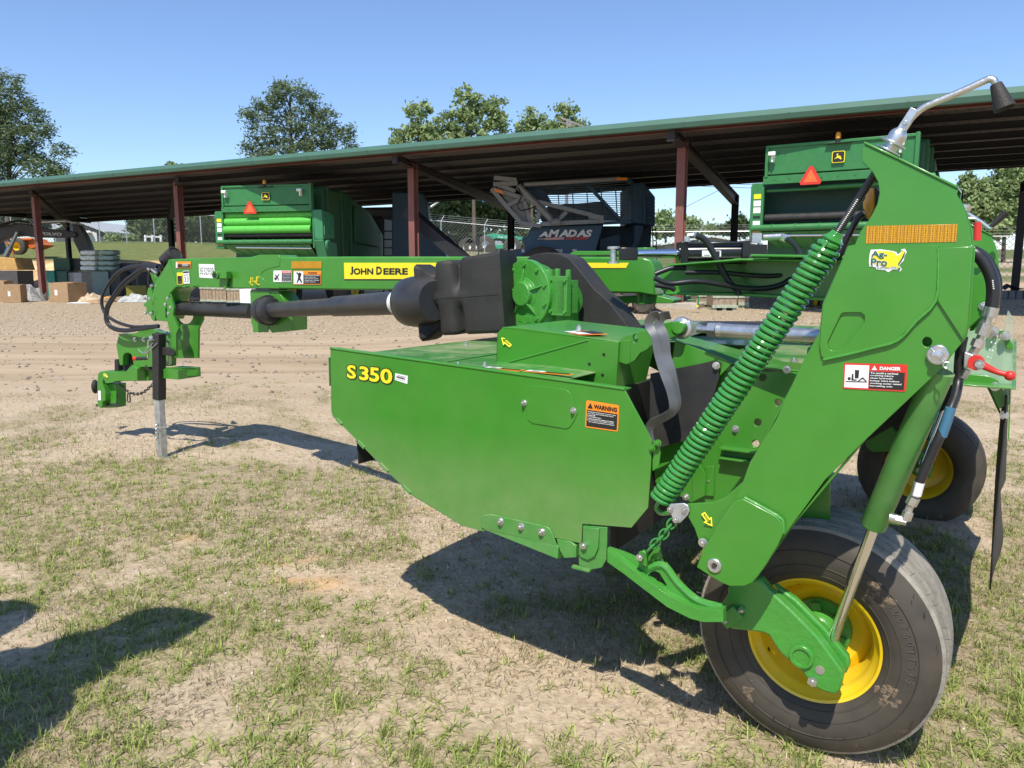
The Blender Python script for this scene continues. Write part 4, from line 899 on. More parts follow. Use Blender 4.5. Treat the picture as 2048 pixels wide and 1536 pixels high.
g = mb(); g.beam(pt(1445, 893, tH) + NR * .02, pt(1640, 917, tH) + NR * .02, .04, .008); g.beam(pt(1445, 912, tH) + NR * .02, pt(1640, 940, tH) + NR * .02, .04, .006); g.prism([pt(*zl(*q), tH - .03) for q in ((1090, 110), (1100, 120), (1190, 250), (1190, 430), (1090, 480))], T * .006); g.prism([pt(*zl(*q), tH - .005) for q in ((1195, 200), (1262, 195), (1262, 430), (1195, 425))], NR * .006)
g.build('frame_channel', GREEN, inner, bev=.002)
g = mb(); g.prism([pt(x, y, .07) for x, y in ((1340, 745), (1350, 681), (1446, 716), (1462, 728), (1440, 752), (1434, 720))], T * .008); g.prism([pt(1350, 681, .07), pt(1448, 716, .07), pt(1462, 727, .07), pt(1640, 742, .25), pt(1362, 668, .55)], Z * -.004); g.build('deck_side_plate', GREEN, MW, bev=.002)
g = mb(); g.prism([pt(x, y, .06) for x, y in ((1302, 747), (1433, 721), (1441, 724), (1443, 731), (1436, 738), (1440, 752), (1402, 872), (1300, 900))], T * -.006); rfp = g.build('rubber_side_flap', RUB, MW); bolts(rfp, [pt(1432.5, 731, .05)], NR, .009)
g = mb(); g.box(m(.72, .25, .85), (.02, .5, .6), (L, T, Z)); g.build('inner_bulkhead', RUB, MW)  # black material stands in for the shade inside the header cavity
# strut arm, turnbuckle, strap handle
zb = lambda x, y: (960 + x / 5.12, 480 + y / 5.12)
slot = [zb(1590 + 26 * math.cos(a), 1010 + 48 * math.sin(a)) for a in [i * math.pi / 6 for i in range(12)]]
g = mb(); g.prism([pt(*zb(*q), .02) for q in ((1430, 1022), (1480, 985), (1700, 918), (1900, 848), (1950, 838), (2030, 850), (2046, 900), (2040, 960), (1990, 992), (1900, 1030), (1790, 1085), (1640, 1160), (1590, 1230), (1540, 1262), (1500, 1270), (1500, 1040))], T * .015, [[pt(*q, .02) for q in slot]])
g.prism([pt(*zb(*q), .02) for q in ((1400, 1035), (1540, 1020), (1540, 1262), (1500, 1275), (1400, 1240))], NR * .004)
g.cyl(pt(1356, 655, .02) + NR * .006, pt(1356, 655, .02) + T * .03, .022, n=24)
sb = g.build('strut_bracket', GREEN, MW, bev=.002)
e0 = pt(1364, 656, .06); e1 = pt(1648, 674, -.03); d = (e1 - e0).normalized()
g = mb(); g.torus(e0, NR, .026, .013, 26, 8); g.prism([e0 + d * .02 + Z * .03, e0 + d * .075 + Z * .012, e0 + d * .075 - Z * .012, e0 + d * .02 - Z * .03], T * .018); g.cyl(e0 + d * .06, e0 + d * .13, .012); g.cyl(e0 + d * .105, e0 + d * .135, .027, n=6)
g.lathe(e0, d, [(.135, .018), (.14, .026), (.15, .024), (.16, .0235), ((e1 - e0).length, .0235)], 26); g.build('adjustable_strut', ZINC, MW)
for k in range(2):
    g = mb(); cl_ = [(1318 + 22 * k, 630), (1306 + 21 * k, 632), (1299 + 20 * k, 641), (1299 + 20 * k, 653), (1310 + 18 * k, 670), (1314 + 17 * k, 690), (1318 + 15 * k, 712), (1328 + 15 * k, 745), (1341 + 9 * k, 780), (1347 + 6 * k, 808), (1344, 824), (1325, 836), (1305, 846), (1297, 862), (1301, 885)]
    C_ = smooth_path([pt(*q, -.05 + .012 * k) for q in cl_], 4); w_ = .0150; vs = []; fs2 = []
    for i, p in enumerate(C_):
        dd = (C_[min(i + 1, len(C_) - 1)] - C_[max(0, i - 1)]).normalized(); s_ = dd.cross(T).normalized(); sd = (s_ * .85 + T * .5).normalized(); nn = sd.cross(dd)
        vs += [p + sd * w_ + nn * .003, p - sd * w_ + nn * .003, p - sd * w_ - nn * .003, p + sd * w_ - nn * .003]
        if i: a = 4 * i; fs2 += [(a - 4 + j, a - 4 + (j + 1) % 4, a + (j + 1) % 4, a + j) for j in range(4)]
    g.add(vs, fs2 + [(3, 2, 1, 0), (len(vs) - 4, len(vs) - 3, len(vs) - 2, len(vs) - 1)]); g.build('bent_steel_strap', mat('mill_steel', (.17, .17, .17), .42, metal=.7, var=.2), MW, bev=0)
# ---- coil spring, rod, adjuster crank
tS_ = -.235; s0 = pt(1322, 1000, tS_); s1 = pt(1663, 484, tS_); ax_ = (s1 - s0); sl_ = ax_.length; ax_.normalize(); sx, sy, _ = frame(ax_)
nc = 50; pts = []
for i in range(nc * 18 + 1):
    a = 2 * math.pi * i / 18; f_ = i / (nc * 18); r_ = .0325 * (1 - .35 * max(0, (f_ - .97) / .03)); pts.append(s0 + ax_ * sl_ * f_ + (sx * math.cos(a) + sy * math.sin(a)) * r_)
mb().tube(pts, .0083, 8, 0).build('coil_spring', GREENS, MW)
g = mb(); g.lathe(s1, ax_, [(-.05, .015), (-.03, .024), (.0, .027), (.006, .034), (.012, .026), (.02, .020), (.03, .018), (.03, 0)], 6); g.prism([s1 + sx * .036, s1 + sx * .036 - ax_ * .05, s1 - sx * .036 - ax_ * .05, s1 - sx * .036], sy * .01); g.build('spring_plug', GREENS, MW, bev=.002)
g = mb(); g.tube([s0 + ax_ * .02, s0 - ax_ * .03 + sx * .0, s0 - ax_ * .05 + L * -.03, pt(1352, 1022, -.28)], .008, 8); g.build('spring_hook', GREENS, MW)
s2 = pt(1757, 336, tS_); rd_ = (s2 - s1).normalized(); rl = (s2 - s1).length
g = mb(); pr = []
for i in range(int(rl / .005) + 1): pr += [(i * .005, .0098), (i * .005 + .0025, .0109)]
g.lathe(s1, rd_, pr, 14); g.build('threaded_rod', GUN, MW)
hz = lambda x, y, t=-.235: pt(*z7(x, y), t)
ca = (hz(650, 420) - hz(520, 620)).normalized(); cb_ = hz(520, 625)
g = mb(); g.lathe(cb_, ca, [(-.02, 0), (-.02, .014), (.0, .014), (.0, .032), (.005, .032), (.005, .018), (.020, .018), (.020, .034), (.025, .034), (.025, .022), (.045, .022), (.052, .019), (.06, .012), (.06, 0)], 28)
g.box(cb_ + ca * .085, (.055, .024, .020), (ca, NR, ca.cross(NR))); g.cyl(cb_ + ca * .075 + NR * .018, cb_ + ca * .075 - NR * .018, .006, n=10); g.build('adjuster_nut', ZINC, MW, bev=.001)
g = mb(); g.tube([hz(*q) for q in ((600, 470), (640, 440), (690, 380), (770, 305), (850, 262), (1050, 180), (1260, 86), (1300, 70), (1335, 80), (1352, 112))], .0085, 10, 5)
cr = g.build('adjuster_crank', ZINC, MW)
k0, k1 = hz(1350, 106), hz(1418, 292); mb().lathe(k0, k1 - k0, [(0, 0), (0, .012), (.004, .0135), ((k1 - k0).length, .0235), ((k1 - k0).length + .002, .022), ((k1 - k0).length - .01, .018), ((k1 - k0).length - .01, 0)], 20).build('crank_grip', BLK, cr)
# far crank, red lever beside it
hf = lambda x, y, t=2.62: pt(*z7(x, y), t)
g = mb(); g.tube([hf(1110, 1050), hf(1130, 1095), hf(1230, 1160), hf(1300, 1212), hf(1325, 1200)], .010, 8, 4); g.cyl(hf(1105, 1080), hf(1125, 1035), .03, n=16); g.tube([hf(1125, 1142), hf(1190, 1140), hf(1215, 1165)], .010, 8, 3); cr = g.build('adjuster_crank', ZINC, MW)
mb().lathe(hf(1312, 1205), hf(1375, 1145) - hf(1312, 1205), [(0, 0), (0, .012), (.10, .022), (.10, 0)], 14).build('crank_grip', BLK, cr)
g = mb(); g.cyl(hf(1212, 1170, 2.3), hf(1206, 1310, 2.3), .018, n=12); g.build('red_lever_grip', REDP, MW)
# amber lamp, loom
am = lambda x, y: pt(*z7(x, y), -.13)
g = mb(); g.prism([am(*q) for q in ((425, 898), (390, 905), (362, 920), (345, 985), (328, 1015), (328, 1060), (345, 1085), (352, 1130), (362, 1150), (395, 1120), (425, 1070))], T * .045)
g.build('amber_lamp', AMB, MW, bev=.006)
g = mb(); g.prism([am(*q) for q in ((425, 890), (455, 940), (440, 1040), (400, 1110), (425, 1060))], T * .05); g.build('lamp_base', BLK, MW, bev=.002)
g = mb(); g.tube([am(335, 1100), am(290, 1140), am(240, 1230), am(190, 1330), am(150, 1420), am(60, 1500), am(-40, 1560)], .0095, 10, 5, rf=None); g.build('wiring_loom', HOSE, MW)
# ---- hoses, valve, red handle
vz = lambda x, y, t=-.12: pt(*z8(x, y), t)
g = mb(); g.tube([vz(1090, 60, -.1), vz(1180, 95), vz(1245, 150), vz(1295, 230), vz(1325, 320), vz(1330, 420), vz(1318, 520)], .0165, 12, 6); g.build('hydraulic_hose', HOSE, MW)
g = mb(); g.tube([vz(1180, 65, -.05), vz(1260, 110, -.05), vz(1330, 200, -.05), vz(1368, 300, -.05), vz(1372, 400, -.05), vz(1355, 500, -.05)], .009, 10, 6); g.build('hydraulic_hose', HOSE, MW)
g = mb(); a_, b_ = vz(1318, 520), vz(1190, 860)
g.tube([vz(1320, 515), vz(1298, 590)], .018, 12, 0); g.tube([vz(1280, 640), vz(1240, 730)], .017, 6, 0); g.tube([vz(1240, 730), vz(1222, 770)], .010, 10, 0); g.tube([vz(1225, 765), vz(1200, 820)], .016, 6, 0); g.tube([vz(1205, 820), vz(1170, 870)], .013, 6, 0); g.tube([vz(1290, 590), vz(1275, 640)], .012, 10, 0); g.tube([vz(1350, 490, -.05), vz(1320, 600, -.05)], .010, 8, 0)
g.each('hose_fitting', ZINC, MW)
g = mb(); g.prism([vz(*q, -.15) for q in ((1110, 860), (1235, 905), (1205, 1000), (1100, 975))], T * .05); g.tube([vz(1130, 990), vz(1090, 1060)], .012, 8, 0); g.build('lockup_valve', GALV, MW, bev=.002)
g = mb(); hn = [vz(*q, -.17) for q in ((1200, 940), (1255, 965), (1350, 1010), (1420, 1030), (1458, 1042))]
g.tube(hn, .009, 10, 5, rf=lambda f_: 1.5 - .7 * min(1, f_ * 2) + (.6 if f_ > .93 else 0)); g.ball(hn[-1], .013); g.cyl(hn[0] + NR * .02, hn[0] + T * .02, .019, n=18); vh = g.build('valve_handle', REDP, MW)
mb().bolt(hn[0] + (hn[1] - hn[0]) * .4 + NR * .018, NR, .009, .006).build('bolt', ZINC, vh)
g = mb(); hp_ = [vz(1100, 740), vz(1078, 850), vz(1068, 960), vz(1062, 1080), vz(1040, 1200, -.15), vz(1000, 1300, -.18)] + [pt(x, y, -.22) for x, y in ((1883, 865), (1862, 911), (1843, 955), (1837, 968))]
g.tube(hp_, .0125, 12, 5); g.build('hydraulic_hose', HOSE, MW)
g = mb(); q1 = lambda x, y: pt(1700 + x / 2.845, 700 + y / 2.845, -.22)
g.tube([q1(393, 750), q1(370, 830)], .013, 12, 0); g.tube([q1(368, 838), q1(345, 880)], .015, 6, 0); g.tube([q1(343, 885), q1(330, 920)], .010, 8, 0); g.tube([q1(332, 920), q1(316, 965)], .0135, 6, 0); g.tube([q1(322, 975), q1(262, 960)], .0125, 6, 0); g.tube([q1(262, 960), q1(225, 950)], .013, 12, 0); g.each('hose_fitting', ZINC, MW)
g = mb(); g.tube([q1(573, 330), q1(545, 420), q1(520, 490)], .0131, 12, 4); g.build('blue_hose_band', mat('blue_hose_print', (.05, .16, .26), .4), MW)
g = mb(); g.tube([q1(395, 752), q1(375, 825)], .0136, 12, 0); g.build('white_hose_band', WHD, MW)
decal('hose_lettering', MW, (vz(1312, 300, -.145), vz(1338, 300, -.145), vz(1345, 375, -.145), vz(1322, 375, -.145)), None, [('rect', WHD, (.3, .78 - .2 * k, .75, .9 - .2 * k), '#lettering') for k in range(5)], lift=.001)
# ---- rear: translucent swath shield, brackets and hanging curtain
tR = .60; zR = lambda x, y, t=tR: pt(*z8(x, y), t)
mb().prism([m(-.475, .50, 1.19), m(.12, .50, 1.19), m(.12, 2.66, 1.19), m(-.475, 2.66, 1.19)], Z * -.006).build('rear_hood', GREEND, MW, bev=.001)
mb().prism([m(-.46, .60, 1.185), m(-.46, 2.35, 1.185), m(-.47, 2.35, 1.0), m(-.47, .60, 1.0)], L * .004).build('rear_hood_face', GREEN, MW)
mb().prism([pt(x, y, 2.72) for x, y in ((1700, 735), (1900, 750), (1912, 775), (1905, 815), (1790, 850), (1700, 900))], T * .008).build('side_curtain', RUB, MW)  # black sheet added to darken the shaded gap above the far wheel
g = mb(); g.prism([zR(1110, 700), zR(1310, 690), zR(1415, 700), zR(1475, 800), zR(1480, 1040), zR(1450, 1260), zR(1370, 1080), zR(1290, 1040), zR(945, 1040), zR(960, 980)], T * .004)
for a, b_ in (((1480, 1040), (1450, 1260)), ((1415, 700), (1480, 810))): g.prism([zR(*a), zR(*b_), zR(*b_) + T * 1.6, zR(*a) + T * 1.6], L * .004)
g.build('clear_swath_shield', CLEAR, MW)
g = mb(); g.prism([zR(*q, tR - .01) for q in ((1290, 684), (1412, 690), (1484, 805), (1482, 840), (1435, 835), (1395, 725), (1290, 712))], T * .006)
g.prism([zR(*q, tR - .02) for q in ((945, 1040), (980, 1018), (1290, 1042), (1340, 1062), (1372, 1085), (1456, 1262), (1370, 1300), (1300, 1135), (1270, 1108), (945, 1085))], T * .006)
g.prism([zR(*q, tR + .02) for q in ((1270, 1108), (1300, 1135), (1375, 1305), (1420, 1400), (1415, 1410), (1360, 1300))], T * .03)
sbk = g.each('shield_bracket', GREEN, MW, bev=.002)
bolts(sbk, [zR(*q, tR - .021) for q in ((1345, 1125), (1335, 700), (1425, 735))], NR, .011, .012); bolts(sbk, [zR(1415, 1345, tR - .02)], NR, .010, .014)
for k in range(5): bolts(sbk, [zR(1330 - 14 * k, 740 + 55 * k, tR + .05 + .25 * k)], -L, .008)
g = mb(); nT = 26; nZ = 30; top = zR(1435, 1250, .55); lC = (top - M0).dot(L); zT = top.z; vs = []
for i in range(nZ + 1):
    for j in range(nT + 1):
        f_, h_ = j / nT, i / nZ; t_ = .56 + 1.75 * f_; zz = zT + .02 - (zT - .44) * h_ - (.0 if f_ > .1 else .0)
        t0 = .56 + .03 * math.sin(h_ * 5) + (.06 * max(0, h_ - .85) / .15)
        ll = lC + .012 * math.sin(f_ * 9 + h_ * 1.4) * (.2 + h_) + .022 * math.sin(h_ * math.pi) * math.sin(f_ * 3.2) - .02 * h_
        vs.append(m(ll, t0 + 1.75 * f_, zz))
fs2 = [(i * (nT + 1) + j, i * (nT + 1) + j + 1, (i + 1) * (nT + 1) + j + 1, (i + 1) * (nT + 1) + j) for i in range(nZ) for j in range(nT)]
g.add(vs, fs2); cu_ = g.build('rear_curtain', RUB, MW, ang=80); so_ = cu_.modifiers.new('s', 'SOLIDIFY'); so_.thickness = .006
# cross tube of the frame + centre boom + swing cylinder
g = mb(); g.box(m(-.16, 1.31, 1.46), (.16, 2.86, .16), (L, T, Z)); g.box(m(.02, 1.31, 1.30), (.10, 2.7, .08), (L, T, Z)); g.build('frame_cross_tube', GREEN, MW, bev=.008)
bmz = lambda x, y, t=1.16: pt(x, y, t)
g = mb(); g.prism([bmz(x, y) for x, y in ((1322, 541), (1338, 528), (1480, 516), (1760, 520), (1760, 606), (1480, 586), (1330, 585), (1318, 575))], T * .22)
g.prism([bmz(x, y, .86) for x, y in ((1500, 508), (1760, 512), (1760, 518), (1500, 514))], T * .5)
g.prism([bmz(x, y, .92) for x, y in ((1345, 528), (1480, 517), (1760, 520), (1760, 525), (1480, 522), (1345, 532))], T * .4)  # wide top plate, added to keep the boom face below in shade
g.prism([bmz(x, y, 1.06) for x, y in ((1330, 584), (1480, 586), (1760, 600), (1760, 608), (1480, 592), (1330, 590))], T * .3)
boom = g.build('centre_boom', GREEN, MW, bev=.006)
g = mb(); g.prism([tg(x, y, .08) for x, y in ((1140, 507), (1150, 502), (1245, 502), (1252, 506), (1252, 510), (1140, 511))], TN * -.15); g.cyl(tg(1290, 545, .02) + Z * -.18, tg(1290, 545, .02) + Z * .14, .05, n=24)
g.prism([tg(x, y, .06) for x, y in ((1180, 596), (1310, 590), (1350, 600), (1345, 607), (1200, 606))], TN * -.2); g.build('tongue_pivot', GREEN, MW, bev=.003)
YC = 3.75; c_ = lambda x, y, dY=0: at(x, y, YC + dY)
g = mb(); g.cyl(c_(1275, 508), c_(1362, 507), .021, n=20); g.build('swing_cylinder_rod', CHROME, MW)
g = mb(); g.cyl(c_(1358, 507), c_(1490, 505.5, -.06), .045, n=28); g.box(c_(1364, 507), (.035, .12, .108)); g.box(c_(1485, 505.5, -.06), (.035, .12, .108))
for dz_ in (-.045, .045):
    for dy_ in (-.045, .045): g.cyl(c_(1364, 507) + Vector((0, dy_, dz_)), c_(1485, 505.5, -.06) + Vector((0, dy_, dz_)), .008, n=8)
g.box(c_(1510, 500, -.06), (.10, .05, .05)); g.box(c_(1515, 522, -.06), (.12, .06, .04)); mb().box(c_(1256, 508), (.085, .05, .06)).build('rod_clevis', BLKG, MW, bev=.003); sc_ = g.build('swing_cylinder', BLKG, MW, bev=.003)
decal('cylinder_label', sc_, (c_(1404, 501, -.09), c_(1442, 501, -.09), c_(1442, 513, -.09), c_(1404, 513, -.09)), WHD, [('rect', BKD, (.1, .2, .4, .28), '#small_print'), ('rect', BKD, (.75, .1, .92, .9), '#small_print')], lift=.0015)
g = mb(); g.cyl(c_(1227, 522), c_(1227, 495), .016, n=12); g.cyl(c_(1227, 498), c_(1227, 493), .03, n=12); g.cyl(c_(1227, 527), c_(1227, 523), .03, n=12); g.cyl(c_(1520, 534), c_(1520, 486), .014, n=12); g.each('clevis_pin', ZINC, MW)
g = mb(); g.box(c_(1511, 476), (.045, .045, .045)); g.cyl(c_(1525, 475), c_(1560, 473), .016, n=10); g.cyl(c_(1560, 473), c_(1575, 478), .019, n=6); g.cyl(c_(1374, 487), c_(1374, 472), .014, n=8); g.cyl(c_(1374, 472), c_(1390, 470), .013, n=8); g.cyl(c_(1386, 468), c_(1395, 473), .015, n=6); g.cyl(c_(1495, 487), c_(1495, 478), .012, n=8); g.each('cylinder_fitting', ZINC, MW)
def hose(pts, r, name='hydraulic_hose', dY=0): mb().tube([c_(q[0], q[1], dY + (q[2] if len(q) > 2 else 0)) for q in pts], r, 10, 5).build(name, HOSE, MW)
hose([(1392, 471), (1410, 480), (1430, 512), (1455, 560), (1474, 580), (1476, 590)], .0145, dY=-.22)
hose([(1572, 477), (1590, 492), (1598, 515), (1590, 545), (1560, 570), (1500, 577), (1400, 563, -.05), (1340, 567, -.05), (1308, 556, -.05)], .012, dY=-.22)
hose([(1310, 548), (1330, 540), (1345, 536), (1372, 536)], .012, dY=-.15); hose([(1310, 570), (1340, 575), (1350, 580)], .012, dY=-.15); hose([(1370, 545, -.1), (1440, 545, -.1), (1540, 552, -.1), (1640, 540, -.1)], .011, dY=-.1)
# ---- hitch
h4 = lambda x, y, o=.10: tg(160 + x / 4.8, 620 + y / 4.8, o)
h3 = lambda x, y, o=.10: tg(180 + x / 6.4, 460 + y / 6.4, o)
g = mb()
g.prism([h3(*q, .06) for q in ((730, 800), (745, 735), (770, 740), (800, 820), (830, 900), (832, 1165), (800, 1160), (770, 1100), (720, 1050), (720, 980), (690, 980), (688, 935), (720, 930))], TN * -.02)
g.prism([h3(*q, -.02) for q in ((730, 460), (780, 520), (850, 600), (870, 660), (840, 700), (810, 680), (780, 590))], TN * -.02)
g.prism([h3(*q, .12) for q in ((870, 1160), (900, 1090), (960, 990), (965, 1130), (990, 1150), (1070, 1170), (1120, 1260), (1130, 1540), (1035, 1540), (1030, 1350), (985, 1170))], TN * -.03)
g.build('hitch_yoke', GREEN, MW, bev=.003)
g = mb(); uo = [(985, 905), (1030, 850), (1075, 990), (1060, 1090), (1130, 1260), (1100, 1330), (1100, 1620), (1030, 1620), (1030, 1350), (985, 1160)]
g.prism([h3(*q, .14) for q in uo], TN * -.02)
hc = [(1215 + 105 * math.cos(a), 1100 + 105 * math.sin(a)) for a in [math.pi * i / 10 for i in range(11)]]
g.prism([h3(*q, -.02) for q in ((1030, 1080), *[(q[0], q[1]) for q in reversed(hc)], (1440, 1080), (1440, 1150), (1385, 1260), (1380, 1640), (1030, 1640))], TN * -.02)
g.prism([h4(935, 555, .14), h4(1140, 560, .0), h4(1128, 630, .0), h4(940, 640, .14), h4(810, 600, .14), h4(815, 555, .14)], Z * .006)
g.box((h4(1030, 600, -.0) + h4(900, 600, .1)) / 2, (.20, .22, .075), (TU, TN, Z))
g.build('hitch_frame', GREEN, MW, bev=.003)
bolts(MW, [h3(*q, .13) for q in ((710, 875), (775, 875), (1005, 875), (975, 950), (1040, 990), (720, 1060), (790, 1065), (1013, 1065))], TN, .014, .010, False)
g = mb(); g.prism([h4(*q, .02) for q in ((375, 228), (520, 225), (600, 190), (700, 185), (870, 240), (868, 540), (550, 552), (530, 550), (512, 530), (505, 470), (490, 425), (460, 410), (425, 420), (412, 445), (410, 530), (380, 530), (345, 330), (350, 320))], TN * -.06)
yk = g.build('hitch_head', GREEN, MW, bev=.004); bolts(yk, [h4(*q, .022) for q in ((530, 282), (615, 282))], TN, .014, .010)
g = mb(); g.prism([h4(*q, .05) for q in ((170, 620), (185, 595), (215, 588), (340, 592), (365, 600), (440, 590), (480, 545), (500, 530), (548, 560), (550, 680), (340, 685), (310, 700), (245, 706), (225, 660), (215, 700), (240, 780), (242, 870), (215, 880), (210, 938), (168, 925), (165, 700))], TN * -.10)
g.prism([h4(*q, -.04) for q in ((548, 560), (560, 500), (650, 500), (665, 560), (658, 680), (550, 682))], TN * -.08)
g.prism([h4(*q, .0) for q in ((232, 705), (345, 712), (345, 938), (185, 940), (215, 880), (240, 780))], TN * -.10)
ha = g.build('drawbar_clevis', GREEN, MW, bev=.004)
arrow(ha, h4(226, 608, .056), h4(262, 645, .056), .03, None)
mb().prism([h4(*q, .052) for q in ((174, 775), (200, 775), (202, 868), (176, 866))], TN * .001).build('white_label', WHD, ha)
g = mb(); g.torus(h4(355, 820, -.02), TN, .024, .006, 20, 6); g.cyl(h4(160, 915, -.0), h4(375, 908, -.0), .012, n=12); g.cyl(h4(290, 800, .005), h4(290, 800, .0), .008, n=12); g.build('hitch_ring', GUN, MW)
g = mb(); g.ball(h4(145, 735, -.05), .05, 16, (.55, .8, 1.25)); g.build('rubber_bump_stop', BLK, MW)
g = mb(); g.prism([h4(*q, .0) for q in ((330, 475), (365, 470), (370, 590), (330, 600))], TN * -.03); g.prism([h4(*q, -.045) for q in ((420, 410), (500, 410), (505, 590), (430, 600), (370, 560), (370, 530), (415, 530))], TN * -.02); g.cyl(h4(660, 550, .01), h4(660, 550, -.03), .03, n=20); g.build('hitch_block', BLK, MW, bev=.003)
chain('safety_chain', [h4(370, 690, 0), h4(430, 760, 0), h4(510, 803, 0), h4(600, 795, .03), h4(700, 715, .06)], 17, .034, .0045, GUN, MW)
g = mb(); g.tube([h4(460, 800, 0), h4(455, 870, 0), h4(470, 885, 0), h4(482, 870, 0), h4(478, 800, 0)], .006, 8, 3); g.build('chain_hook', GUN, MW)
# jack: outer sleeve, inner leg, handle
jt = h4(757, 225, .17); jb = h4(762, 858, .17); jg = tg(325, 915, .17)
g = mb(); g.beam(jt, jb, .072, .072, TU); g.box(h4(830, 395, .14), (.12, .06, .06), (TU, TN, Z)); g.cyl(h4(875, 405, .18), h4(875, 405, .06), .03, n=16); jk = g.build('parking_jack', BLK, MW, bev=.004)
gzv = gz(jg.x, jg.y); jg2 = jb + (jg - jb) * ((jb.z - gzv + .01) / (jb.z - jg.z))
g = mb(); g.beam(jb + Z * .05, jg2, .056, .056, TU); g.prism([jg2 + TU * a + TN * b_ for a, b_ in ((-.05, -.05), (.05, -.05), (.05, .05), (-.05, .05))], Z * .008); lg = g.build('jack_leg', GALV, jk, bev=.003)
mb().tube([h4(725, 1080, .21), h4(735, 1125, .22), h4(825, 1120, .22), h4(818, 1085, .18)], .004, 6, 3).build('jack_pin', ZINC, jk)
chain('pin_chain', [h4(735, 1080, .215), h4(733, 1170, .215), h4(740, 1260, .215)], 9, .024, .003, ZINC, MW)
g = mb(); g.tube([h4(715, 283, .2), h4(670, 287, .2), h4(657, 310, .2), h4(655, 400, .2), h4(652, 455, .2), h4(640, 462, .2)], .008, 8, 3); g.tube([h4(740, 320, .215), h4(680, 375, .215), h4(615, 418, .215), h4(560, 378, .215)], .004, 6, 3); g.tube([h4(700, 318, .215), h4(650, 370, .215), h4(612, 415, .215)], .004, 6, 3); g.cyl(h4(680, 262, .16), h4(680, 262, .22), .014, n=10); jh = g.build('jack_handle', ZINC, jk)
g = mb(); g.cyl(h4(645, 463, .2), h4(548, 467, .2), .013, .015, 14); g.build('handle_grip', BLK, jh); g = mb(); g.cyl(h4(548, 467, .2), h4(520, 467, .2), .015, .017, 14); g.build('red_handle_tip', REDP, jh)
g = mb(); g.tube([h4(835, 300, .1), h4(850, 310, .1), h4(860, 350, .1)], .010, 8, 3); g.cyl(h4(862, 430, .1), h4(862, 520, .1), .012, n=10); g.each('hitch_pin', ZINC, MW)
# canister and looped hoses at the tongue head
ca0 = h3(1000, 390, .0); ca1 = h3(1085, 300, -.02)
g = mb(); g.cyl(h3(975, 410, .03), h3(1090, 305, .03), .062, n=26); g.torus(h3(1090, 305, .03), (h3(1090, 305, .03) - h3(975, 410, .03)), .056, .008); g.build('plug_canister', BLK, MW, bev=0)
g = mb(); g.tube([h3(900, 400, .1), h3(930, 395, .1), h3(945, 420, .1), h3(935, 480, .1), h3(905, 400, .1)], .007, 6); g.cyl(h3(760, 500, .1), h3(870, 560, .1), .02, n=12); g.tube([h3(840, 470, .1), h3(880, 450, .1), h3(905, 520, .1), h3(925, 470, .1)], .014, 8, 4); g.build('coupler_rack', BLKG, MW)
g = mb(); g.cyl(h3(745, 490, .12), h3(775, 510, .12), .014, n=8); g.cyl(h3(790, 500, .12), h3(855, 555, .12), .012, n=8); g.cyl(h3(780, 720, .12), h3(800, 700, .12), .012, n=8); g.each('hose_fitting', ZINC, MW)
for pp_, r_ in (([(860, 470), (700, 458), (560, 462), (430, 500), (330, 570), (230, 700), (165, 830), (150, 930), (175, 1030), (230, 1105), (330, 1170), (450, 1215), (600, 1240), (880, 1225)], .013), ([(860, 475), (690, 485), (570, 560), (440, 660), (340, 780), (260, 900), (210, 1000), (200, 1120), (230, 1210), (320, 1275), (450, 1292), (620, 1275), (880, 1235)], .014), ([(860, 480), (700, 500), (600, 580), (460, 690), (360, 800), (285, 910), (235, 1010), (222, 1130), (260, 1220), (350, 1262), (470, 1275), (640, 1258), (880, 1232)], .011)):
    mb().tube([h3(*q, .12 - .002 * i) for i, q in enumerate(pp_)], r_, 10, 5).build('looped_hose', HOSE, MW)
mb().tube([h3(760, 520, .12), h3(745, 600, .12), h3(745, 700, .12)], .006, 6).build('cable', HOSE, MW)

# mud, moulding hairs and raised lettering on the near tyre
wc, ax, ty = ns['wc'], ns['ax'], ns['ty']
rr = random.Random(3)
def tyreface(ang, r_, out=.0): e = L * math.cos(ang) + Z * math.sin(ang); k_ = (r_ / .968); a_ = .168 - abs(k_ - .30) * .22 if k_ > .25 else .150; return wc + e * r_ + ax * (min(a_, .168) + out), e
for cx, cy_, rx, ry, n_ in ((1778, 1392, 24, 24, 46), (1748, 1182, 10, 22, 18), (1775, 1205, 12, 8, 10), (1500, 1370, 8, 36, 12)):
    g = mb()
    for k in range(n_):
        a = rr.uniform(0, 6.28); q = rr.random() ** .5; p = pt(cx + rx * q * math.cos(a), cy_ + ry * q * math.sin(a), -.012); dl = p - wc; ll_, zz = dl.dot(L), dl.z; rad = math.hypot(ll_, zz)
        if rad > .365 or rad < .22: continue
        p2, e = tyreface(math.atan2(zz, ll_), rad, -.002); s_ = rr.uniform(.008, .016); g.ball(p2, s_, 7, (1.3, 1.3, .9))
        g.v[-28:] = [p2 + (v - p2) - ax * (v - p2).dot(ax) * .72 for v in g.v[-28:]]
    g.build('mud_patch', MUD, ty, flat=True)
g = mb()
for k in range(95):
    a = rr.uniform(0, 6.28); rad = rr.choice((.24, .30, .345, .355, .36)); p, e = tyreface(a, rad); g.tube([p - ax * .002, p + ax * .010 + e * .003], .0009, 4, 0)
for k in range(70):
    a = 2 * math.pi * k / 70; e = L * math.cos(a) + Z * math.sin(a); g.tube([wc + e * .383 + ax * .1, wc + e * .392 + ax * .1], .0005, 4, 0) if k % 3 == 0 else g.tube([wc + e * .380 + ax * .128, wc + e * .398 + ax * .132], .0007, 4, 0)
g.build('rubber_hairs', BLKS, ty)
